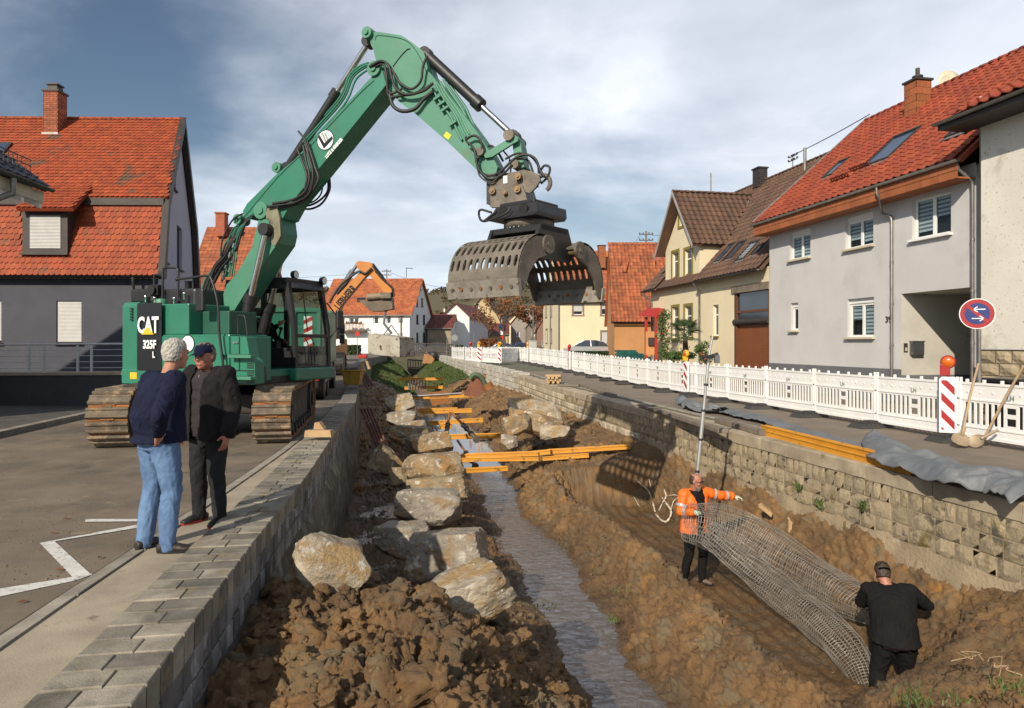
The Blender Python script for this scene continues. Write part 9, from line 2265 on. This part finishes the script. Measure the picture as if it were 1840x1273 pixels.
def person(label,loc,yaw,J,H=1.75,skin=skinm,top=None,legs=None,shoes=None,hair=None,cap=None,beard=None,glasses=False,belly=.0,headyaw=0,headpitch=0,build=1.0,jacket=None,group=None,handL=None,handR=None,capback=False,sole=None,short_hair=True,gloves=None,legw=1.0,headroll=0):
 s=H/1.75;M=Matrix.Translation(Vector(loc))@Matrix.Rotation(yaw,4,'Z')@Matrix.Scale(s,4)
 root=None;R3=M.to_3x3().normalized();X,Y,Z_=R3@Vector((1,0,0)),R3@Vector((0,1,0)),R3@Vector((0,0,1))
 G=lambda p:M@Vector(p)
 D0=dict(pel=(0,0,.94),wai=(0,.01,1.10),che=(0,.02,1.30),nec=(0,0,1.47),hea=(0,.035,1.63),sL=(-.20,0,1.42),sR=(.20,0,1.42),eL=(-.25,-.02,1.14),eR=(.25,-.02,1.14),wL=(-.26,.06,.90),wR=(.26,.06,.90),hL=(-.095,0,.90),hR=(.095,0,.90),kL=(-.11,.03,.49),kR=(.11,.03,.49),aL=(-.115,0,.09),aR=(.115,0,.09));D0.update(J);J={k:Vector(v) for k,v in D0.items()}
 def torso(mb,g,hem=None,low=True):
  up=(J['nec']-J['che']).normalized();pb=belly
  P=[(J['pel']-Vector((0,0,.10)),.165,.125),(J['pel'],.175,.135+pb*.4),(J['wai'],.170,.130+pb),(J['che'].lerp(J['wai'],.5),.178,.132+pb*.6),(J['che'],.188,.128+pb*.2),(J['che'].lerp(J['nec'],.5),.185,.110),(J['nec']-up*.045,.135,.085),(J['nec'],.068,.066)]
  if not low:P=P[1:]
  if hem:P=[(J['pel']+Vector((0,0,hem)),.188,.145+pb*.6)]+P[1+(hem>-.02):]
  loft(mb,[(G(c+Vector((0,(pb*.45 if 1<=i<=3 else 0),0))),(rx*build+g)*s,(ry*build+g)*s) for i,(c,rx,ry) in enumerate(P)],X,Y)
 def arm(mb,side,g,to=1.0,cuff=True):
  S_,E,W=(G(J[k+side]) for k in('s','e','w'));b=(1+(build-1)*.35)*s;c=G(J['nec']+Vector((0,0,-.07)));
  capsule(mb,[S_.lerp(c,.35),S_,S_.lerp(E,.5),E],[(.066*b+g),(.062*b+g),(.053*b+g),(.045*b+g)]);capsule(mb,[E,E.lerp(W,.4),E.lerp(W,to)],[(.045*b+g),(.042*b+g),(.032*b+g*1.3)])
 def leg(mb,side,g,to=1.0):
  Hp,K,A=(G(J[k+side]) for k in('h','k','a'));b=s*legw;K2=K.lerp(A,.35)-Y*.012
  capsule(mb,[Hp+Z_*.03,Hp.lerp(K,.35),K,K2,K.lerp(A,to)],[(.100*b+g),(.088*b+g),(.060*b+g),(.058*b+g),(.042*b+g*1.25)])
 hR=Matrix.Rotation(headyaw,4,'Z')@Matrix.Rotation(headpitch,4,'X')@Matrix.Rotation(headroll,4,'Y');HM=M@Matrix.Translation(J['hea'])@hR
 HX=(HM.to_3x3()@Vector((1,0,0))).normalized();HY=(HM.to_3x3()@Vector((0,1,0))).normalized();h_=lambda p:HM@Vector(p)
 mb=MB()
 torso(mb,-.02)
 for sd in 'LR':arm(mb,sd,-.012);leg(mb,sd,-.014)
 mb.tube([G(J['nec'])-Z_*.04,h_((0,-.02,-.06))],.058*s,16)
 loft(mb,[(h_((0,.045,-.128)),.020,.018),(h_((0,.035,-.118)),.040,.042),(h_((0,.022,-.09)),.056,.068),(h_((0,.010,-.05)),.066,.084),(h_((0,0,-.01)),.073,.094),(h_((0,-.004,.03)),.076,.098),(h_((0,-.006,.065)),.070,.090),(h_((0,-.008,.095)),.052,.066),(h_((0,-.008,.110)),.024,.030)],HX,HY)
 loft(mb,[(h_((0,.088,.012)),.008,.008),(h_((0,.098,-.012)),.010,.012),(h_((0,.106,-.032)),.016,.014),(h_((0,.096,-.046)),.014,.010)],HX,HY,10)
 loft(mb,[(h_((0,.078,.012)),.058,.016),(h_((0,.082,.024)),.052,.014)],HX,HY,14)
 for sx in(-1,1):mb.ball(h_((sx*.042,.066,-.035)),.022*s,6);loft(mb,[(h_((sx*.076,-.004,-.042)),.006,.010),(h_((sx*.082,-.010,-.015)),.007,.018),(h_((sx*.080,-.012,.012)),.007,.014)],HX,HY,10)
 loft(mb,[(h_((0,.088,-.066)),.024,.008),(h_((0,.092,-.074)),.026,.009),(h_((0,.086,-.086)),.020,.008)],HX,HY,10);mb.ball(h_((0,.076,-.105)),.020*s,6)
 for sd,hp in(('L',handL),('R',handR)):
  E,W=G(J['e'+sd]),G(J['w'+sd]);d=(W-E).normalized()
  dd,pn,cu=hp if hp else(d,X*(1 if sd=='L' else-1),.45)
  hand(mb,W+d*.02,Vector(dd),Vector(pn),cu,1 if sd=='R' else-1)
 for sd in 'LR':A=G(J['a'+sd]);mb.ball(A-Z_*.05+Y*.03,.034*s,7,sq=(.8,1.5,.6))
 me=remesh(mb,.0068,2);me.materials.append(skin);me.name='person'
 root=bpy.data.objects.new('person',me);link(root);setp(root,label,'person',group)
 def part(nm,m,vox=.0085,fold=.010,**k):
  me=remesh(k['mb'],vox,2,fold,k.get('fs',9));me.materials.append(m);o=bpy.data.objects.new(nm,me);return link(o,root)
 mb=MB();[leg(mb,sd,.012,1.10) for sd in 'LR'];loft(mb,[(G(J['pel']+Vector((0,0,-.12))),.155*build*legw,.125),(G(J['pel']),.172*build,.135+belly*.3),(G(J['pel']+Vector((0,0,.07))),.165*build,.13+belly*.3)],X,Y);part('trousers',legs,mb=mb,fold=.013,fs=8)
 mb=MB();torso(mb,.010,-.06 if not jacket else .0);[arm(mb,sd,.012,.93) for sd in 'LR'];part('jumper' if not jacket else 'shirt',top,mb=mb,fold=.012)
 if jacket:
  mb=MB();torso(mb,.030,-.13);[arm(mb,sd,.026,.93) for sd in 'LR'];c_=G(J['nec']+Vector((0,.0,.03)));mb.tube([G(J['nec'])-Z_*.02,c_],[.095*s,.085*s],16)
  me=remesh(mb,.0085,2,.014,8)
  bm=bmesh.new();bm.from_mesh(me);Mi=M.inverted();kill=[]
  ca=J['che'];gap=jacket.get('gap',.05)
  for f in bm.faces:
   q=Mi@f.calc_center_median();yc=np.interp(q.z,[J['pel'].z,J['che'].z,J['nec'].z],[J['pel'].y,J['che'].y,J['nec'].y])
   if q.y>yc+.02 and abs(q.x-J['che'].x)<gap*(1+.8*max(0,(q.z-J['che'].z)/.2)) and q.z<J['nec'].z+.1 and q.z>J['pel'].z-.2:kill.append(f)
  bmesh.ops.delete(bm,geom=kill,context='FACES');bm.to_mesh(me);bm.free();me.materials.append(jacket['m']);jo=bpy.data.objects.new('jacket',me);link(jo,root);sd_=jo.modifiers.new('t','SOLIDIFY');sd_.thickness=.008
  if jacket.get('bands'):
   for sd in 'LR':
    E,W=G(J['e'+sd]),G(J['w'+sd]);mb=MB();d=(W-E).normalized();mb.tube([E.lerp(W,.45)-d*.025,E.lerp(W,.45)+d*.025],[.080*build,.078*build],18,caps=False);mb.build('reflective_band',mat('reflective',(0.55,0.56,0.56),None,5,.3,metal=.3),jo)
    S_,E=G(J['s'+sd]),G(J['e'+sd]);mb=MB();d=(E-S_).normalized();mb.tube([S_.lerp(E,.62)-d*.022,S_.lerp(E,.62)+d*.022],[.091*build,.090*build],18,caps=False);mb.build('reflective_band',MATS['reflective'],jo)
   mb=MB();q=J['wai']+Vector((0,0,.02));vs=[]
   for z_ in(0,.05):
    for j in range(26):a=math.pi*.5+.42+(2*math.pi-.84)*j/25;vs.append(G(q+Vector((math.cos(a)*(.212*build+.012),math.sin(a)*(.168*build+.012+belly)+belly*.4,z_))))
   mb.add(vs,[(j,j+1,26+j+1,26+j) for j in range(25)],0,True);mb.build('reflective_band',MATS['reflective'],jo)
  if jacket.get('zip'):mb=MB();mb.tube([G(J['nec']+Vector((0,.105,-.03))),G(J['che']+Vector((0,.152,.02)))],.004,5);mb.build('zip',chrome,root);mb=MB();q=G(J['che']+Vector((-.11,.135,.04)));mb.box((-.012,-.004,-.02),(.012,.004,.02),Matrix.Translation(q));mb.build('chest_mark',whitep,jo)
 for sd in 'LR':
  A=G(J['a'+sd]);mb=MB();ft=Y.copy();ft.z=0;fx=X
  if 'f'+sd in J:ft=(R3@J['f'+sd]).normalized();fx=ft.cross(Z_).normalized()
  base=A-Z_*(J['a'+sd].z*0+.085*s)
  loft(mb,[(base-ft*.075+Z_*.012,.030,.001),(base-ft*.075+Z_*.03,.032,.03)],fx,Z_,10);
  loft(mb,[(base-ft*.085+Z_*.035,.028,.030),(base-ft*.04+Z_*.045,.040,.045),(base+ft*.05+Z_*.038,.044,.038),(base+ft*.13+Z_*.028,.047,.027),(base+ft*.185+Z_*.022,.032,.018)],fx,Z_,16);mb.tube([A-Z_*.05,A+Z_*.015],.050*s,14)
  sh=part('shoe',shoes,mb=mb,vox=.007,fold=.003)
  mb=MB();P_=[]
  for j in range(18):a=2*math.pi*j/18;P_.append(base+ft*(.052+.142*math.cos(a))+fx*(.048*math.sin(a)))
  mb.prism(P_,Z_*.018);mb.build('sole',sole or blackm,sh)
 if hair:
  mb=MB();
  loft(mb,[(h_((0,-.038,-.060)),.062,.058),(h_((0,-.034,-.03)),.074,.070),(h_((0,-.028,.015)),.083,.084),(h_((0,-.012,.06)),.080,.098),(h_((0,-.010,.100)),.062,.080),(h_((0,-.008,.124)),.028,.036)] if not hair.get('bald') else[(h_((0,-.040,-.055)),.062,.056),(h_((0,-.036,-.02)),.078,.066),(h_((0,-.034,.03)),.080,.070),(h_((0,-.030,.075)),.066,.062)],HX,HY)
  part('hair',hair['m'],mb=mb,vox=.0055,fold=.009,fs=hair.get('fs',45))
 if beard:mb=MB();loft(mb,[(h_((0,.062,-.165)),.018,.014),(h_((0,.062,-.145)),.036,.030),(h_((0,.055,-.115)),.050,.046),(h_((0,.050,-.085)),.056,.052)],HX,HY);part('beard',beard,mb=mb,vox=.006,fold=.006,fs=50)
 if cap:
  mb=MB();loft(mb,[(h_((0,-.004,.030)),.083,.104),(h_((0,-.006,.065)),.082,.102),(h_((0,-.008,.100)),.066,.084),(h_((0,-.008,.124)),.030,.040)],HX,HY)
  sg=-1 if capback else 1;vs=[]
  for k_,f_ in enumerate((0,.5,1.0)):
   for j in range(9):a=(j/8-.5)*1.9;vs.append(h_((math.sin(a)*(.078-.004*k_),sg*(math.cos(a)*.062+.040+f_*.068),.036-.016*f_-.02*(math.sin(a)**2))))
  mb.add([Vector(v)+Z_*.004 for v in vs]+[Vector(v)-Z_*.004 for v in vs],[(k_*9+j,k_*9+j+1,(k_+1)*9+j+1,(k_+1)*9+j) for k_ in(0,1) for j in range(8)]+[(27+k_*9+j,27+(k_+1)*9+j,27+(k_+1)*9+j+1,27+k_*9+j+1) for k_ in(0,1) for j in range(8)]+[(18+j,19+j,46+j,45+j) for j in range(8)]+[(0,27,36,9),(9,36,45,18),(8,17,44,35),(17,26,53,44)])
  part('cap',cap,mb=mb,vox=.005,fold=.001)
 for sx in(-1,1):
  mb=MB();mb.ball(h_((sx*.030,.088,.000)),.0085*s,6);mb.build('eye',eyew,root)
  mb=MB();mb.tube([h_((sx*.014,.099,.021)),h_((sx*.034,.098,.026)),h_((sx*.050,.086,.020))],.0045,5);mb.build('eyebrow',hair['m'] if hair else eyew,root)
 mb=MB();mb.tube([h_((-.022,.094,-.076)),h_((0,.101,-.074)),h_((.022,.094,-.076))],.0035,5);mb.build('mouth',lipm2,root)
 if glasses:
  mb=MB()
  for sx in(-1,1):
   ring=[h_((sx*.031+.024*math.cos(a),.108,-.002+.018*math.sin(a))) for a in[i*math.tau/14 for i in range(14)]];mb.tube(ring,.0035,5,closed=True);mb.tube([h_((sx*.055,.106,.004)),h_((sx*.080,.02,.004))],.003,5)
  mb.tube([h_((-.008,.109,.0)),h_((.008,.109,.0))],.003,5);mb.build('glasses',blackm,root)
 if gloves:
  for sd in 'LR':
   W=G(J['w'+sd]);E=G(J['e'+sd]);d=(W-E).normalized();hp=handL if sd=='L' else handR;mb=MB();dd,pn,cu=hp if hp else(d,X*(1 if sd=='L' else-1),.45);mb2=MB();hand(mb2,W+d*.02,Vector(dd),Vector(pn),cu,1 if sd=='R' else-1)
   mb2.tube([W-d*.05,W+d*.03],[.045,.038],12);g_=remesh(mb2,.006,1,0);n=len(g_.vertices);a=np.empty(n*3,np.float32);b=a.copy();g_.vertices.foreach_get('co',a);g_.vertices.foreach_get('normal',b);g_.vertices.foreach_set('co',a+b*.004);g_.update();g_.materials.append(gloves);link(bpy.data.objects.new('glove',g_),root)
 return root,G,J
navy=mat('navy_fleece',(0.011,0.014,0.036),(0.008,0.010,0.026),6,.9,spec=.15,bump=.2,bscale=120,bdist=.003);jeans=mat('blue_jeans',(0.115,0.205,0.36),(0.060,0.115,0.235),5,.8,bump=.25,bscale=160,bdist=.002,spots=(3.2,.60,(0.20,0.30,0.46),.2))
dkjeans=mat('dark_jeans',(0.026,0.027,0.030),(0.014,0.015,0.017),6,.9,spec=.15,bump=.25,bscale=160,bdist=.002,spots=(4,.62,(0.045,0.047,0.05),.2));blkjk=mat('black_softshell',(0.012,0.011,0.012),(0.018,0.016,0.017),6,.9,bump=.1,bscale=90,bdist=.003,spec=.15);plum=mat('plum_shirt',(0.022,0.014,0.019),(0.016,0.011,0.014),6,.85,bump=.1)
whair=mat('white_hair',(0.44,0.42,0.38),(0.26,0.245,0.22),30,.7,bump=.6,bscale=160,bdist=.004);brhair=mat('brown_hair',(0.05,0.03,0.02),(0.03,0.02,0.014),30,.6,bump=.5,bscale=160,bdist=.004);gbeard=mat('grey_beard',(0.20,0.17,0.14),(0.10,0.085,0.07),40,.8,bump=.6,bscale=160,bdist=.004)
hiviz=mat('orange_hi_vis',(0.80,0.16,0.012),(0.72,0.13,0.010),5,.6,bump=.1,bscale=80,bdist=.003);blkwork=mat('black_workwear',(0.009,0.009,0.010),(0.013,0.012,0.012),5,.95,spec=.12,bump=.15,bscale=90,bdist=.003,spots=(5,.69,(0.04,0.03,0.022),.08));bshoe=mat('dark_shoe',(0.030,0.024,0.020),(0.018,0.015,0.013),8,.55);blkcap=mat('black_cap',(0.006,0.006,0.006),None,8,.95,spec=.1,bump=.1,bscale=150);navycap=mat('navy_cap',(0.008,0.011,0.032),None,8,.9,spec=.15,bump=.1,bscale=150)
yboot=mat('yellow_boot',(0.62,0.42,0.02),None,8,.5);whitegl=mat('pale_glove',(0.55,0.58,0.46),(0.30,0.42,0.32),22,.8);mudboot=mat('muddy_boot',(0.07,0.05,0.035),(0.16,0.12,0.08),8,.8)
redsole=mat('red_sole',(0.35,0.02,0.02),None,5,.6,bump=0)
f1_=Vector((-2.86,5.52,.035))
person('grey haired man in navy fleece and light blue jeans, hand on his hip',f1_,R(-38),dict(pel=(0,0,.95),wai=(0,-.02,1.10),che=(.0,.02,1.28),nec=(.03,.06,1.44),hea=(.055,.115,1.60),sL=(-.20,.03,1.38),sR=(.21,.04,1.39),eL=(-.27,-.04,1.10),wL=(-.20,.14,.96),eR=(.46,-.20,1.15),wR=(.24,-.11,.98),kL=(-.12,.02,.50),aL=(-.14,-.04,.085),kR=(.13,.05,.50),aR=(.13,.02,.085),fL=(-.3,1,0),fR=(.75,.8,0)),H=1.735,top=navy,legs=jeans,shoes=bshoe,hair=dict(m=whair),belly=.035,headyaw=R(14),build=1.16,legw=1.05,handR=((-.1,.35,-.55),(-.75,.55,0),.9))
f2_=Vector((-2.82,6.36,.035))
person('man in navy flat cap and black jacket facing the grey haired man',f2_,R(160),dict(che=(0,0,1.29),nec=(0,.02,1.45),hea=(0,.06,1.60),eL=(-.27,-.02,1.12),wL=(-.285,.07,.88),eR=(.25,-.02,1.12),wR=(.22,.10,.90),aL=(-.12,.0,.085),aR=(.14,-.02,.085),fL=(-.35,1,0),fR=(.15,1,0)),H=1.70,skin=skinr,top=plum,legs=dkjeans,shoes=blackm,cap=navycap,hair=dict(m=gbeard),build=1.14,jacket=dict(m=blkjk,gap=.06,zip=True),headyaw=R(8),headpitch=R(-4),sole=redsole)
zf=-2.19
f3_=Vector((2.97,11.15,zf))
person('bearded worker with glasses in an open orange hi-vis jacket holding the mesh roll',f3_,R(205),dict(nec=(0,.01,1.47),hea=(.0,.05,1.63),sL=(-.21,0,1.42),eL=(-.46,.07,1.36),wL=(-.71,.10,1.33),eR=(.28,.02,1.16),wR=(.20,.24,1.20),aR=(.14,-.06,.085),aL=(-.10,.08,.085),kR=(.13,.05,.49),kL=(-.11,.10,.50),fR=(.5,1,0),fL=(-.4,1,0)),H=1.78,skin=skinr,top=blkwork,legs=blkwork,shoes=mudboot,hair=dict(m=brhair,bald=1),beard=gbeard,glasses=True,headyaw=R(32),headpitch=R(-8),build=1.10,jacket=dict(m=hiviz,gap=.075,bands=True),gloves=whitegl,handR=((.0,-.3,.1),(0,0,-1),1.1),handL=((.9,-.2,-.1),(0,0,-1),.5))
f4_=Vector((4.26,7.6,-2.47))
person('worker dressed in black with backward cap seen from behind bending over the mesh roll',f4_,R(-16),dict(pel=(0,-.03,.90),wai=(0,.05,1.05),che=(.01,.17,1.22),nec=(.0,.30,1.35),hea=(-.03,.40,1.44),sL=(-.21,.23,1.30),sR=(.21,.25,1.31),eL=(-.25,.42,1.08),wL=(-.12,.62,1.02),eR=(.42,.37,1.13),wR=(.36,.62,1.06),hL=(-.095,-.03,.88),hR=(.095,-.03,.88),kL=(-.15,.06,.48),kR=(.14,.10,.48),aL=(-.20,-.03,.085),aR=(.16,.0,.085)),H=1.80,skin=skinr,top=blkwork,legs=blkwork,shoes=yboot,hair=dict(m=brhair),cap=blkcap,capback=True,headpitch=R(-32),build=1.28,belly=.03,legw=1.1)
cq=BM@Vector((.28,.84,.72))
person('excavator driver in dark clothes seated in the cab with one hand raised',cq,R(-22-90),dict(pel=(0,-.02,.94),hL=(-.10,.0,.93),hR=(.10,.0,.93),kL=(-.13,.42,.98),kR=(.13,.42,.98),aL=(-.13,.55,.62),aR=(.13,.55,.62),eR=(.24,.22,1.22),wR=(.16,.50,1.42),eL=(-.26,.10,1.14),wL=(-.2,.34,1.08)),H=1.66,top=blkwork,legs=blkwork,shoes=blackm,hair=dict(m=brhair),cap=None)
# --- roll of wire mesh between the workers
wirem=mat('galvanised_wire',(0.46,0.44,0.40),(0.27,0.245,0.21),6,.4,metal=.35,bump=0,spots=(4,.6,(0.24,0.17,0.11),.1))
WR=empty('wire_mesh_roll',WP(1450,1080,9.6),'long sagging roll of galvanised wire mesh carried by the two trench workers','wire mesh roll')
def meshtube(path,rad,sq,nring,nlong,wr=.0035,seg=26,ph=0,twist=.0):
 P=crv([WP(*p) for p in path],10);L=[0]
 for a,b in zip(P,P[1:]):L.append(L[-1]+(b-a).length)
 def at(u):
  u*=L[-1];i=0
  while i<len(L)-2 and L[i+1]<u:i+=1
  t=(u-L[i])/(L[i+1]-L[i]);return P[i].lerp(P[i+1],min(1,t)),(P[min(i+2,len(P)-1)]-P[max(i-1,0)]).normalized()
 rf=lambda u:float(np.interp(u,np.linspace(0,1,len(rad)),rad));sf=lambda u:float(np.interp(u,np.linspace(0,1,len(sq)),sq))
 def pt(u,a):
  c,d=at(u);x=d.cross(ZZ).normalized();y=x.cross(d);w=1+.10*math.sin(3*a+u*9+ph)+.06*math.sin(5*a-u*17)
  return c+x*(rf(u)*w*math.cos(a))+y*(rf(u)*sf(u)*w*math.sin(a))
 mb=MB()
 for i in range(nring):u=i/(nring-1);sk_=.02*math.sin(u*30);mb.tube([pt(min(1,max(0,u+sk_*math.sin(2*math.pi*j/seg)*.3)),2*math.pi*j/seg) for j in range(seg)],wr,3,closed=True)
 mb.build('mesh_rings',wirem,WR,kind='stuff');mb=MB();nl=max(30,nring//2)
 for k in range(nlong):mb.tube([pt(i/(nl-1),2*math.pi*k/nlong+ph+twist*i/(nl-1)) for i in range(nl)],wr,3)
 mb.build('long_wires',wirem,WR,kind='stuff')
up_=[(1238,938,10.55),(1290,950,10.6),(1350,975,10.45),(1420,1015,10.0),(1490,1055,9.4),(1560,1092,8.8),(1640,1122,8.45),(1700,1136,8.3),(1742,1144,8.2)]
meshtube(up_,[.28,.34,.36,.34,.31,.28,.23,.15,.06],[1.05,1.05,1,1,.95,.9,.8,.7,.5],100,26,twist=.6)
meshtube(up_,[.23,.29,.31,.30,.27,.24,.20,.12,.05],[1.05,1.05,1,1,.95,.9,.8,.7,.5],30,8,.0028,ph=.4,twist=-.5)
lo_=[(1270,955,10.5),(1320,998,10.2),(1370,1038,9.85),(1430,1085,9.4),(1500,1145,8.7),(1545,1200,8.2),(1562,1240,7.95)]
meshtube(lo_,[.20,.22,.22,.23,.23,.22,.14],[1,1,1,1,1,.8],84,22,twist=.5)
def soil_hit(px,py):
 d=ray(px,py)
 Yv=np.arange(8,22,.02)
 for Y in Yv:
  p=CAMP+d*Y;D,t=toDT(p)
  if p.z<tz(D,t):return p-d*.03
 return CAMP+d*14
mb=MB()
for pts_,r in((((1143,862),(1152,871),(1165,882),(1172,900),(1176,915),(1180,926)),.020),(((1166,861),(1170,876)),.012),(((1180,926),(1188,935),(1197,938),(1204,930),(1206,918),(1198,906),(1190,895)),.024),(((1206,918),(1210,902),(1220,893)),.014),(((1193,880),(1197,892),(1190,905),(1184,918)),.018),(((1198,892),(1212,890),(1224,893)),.012),(((1139,893),(1146,905),(1150,911)),.008)):
 P_=[soil_hit(x,y) for x,y in pts_];mb.tube(crv(P_,4),[r*random.uniform(.6,1.2) for _ in range((len(P_)-1)*4+1)],6)
mb.build('lime_streaks',limem,None,kind='stuff',label='branching white lime streaks on the clay face of the trench',cat='lime streaks')
mb=MB()
for k_ in range(7):
 x_,y_=1740+k_*12,1176+k_*4;P_=[GP(x_+random.uniform(-14,14)*j,y_+random.uniform(-5,8)*j,-1.02-.02*j) for j in range(4)];mb.tube(crv(P_,4),.005,4)
mb.build('roots',mat('pale_root',(0.42,0.30,0.17)),None,kind='stuff',label='thin pale roots lying on the front right soil heap',cat='roots')
bpy.data.scenes.remove(tmpS)
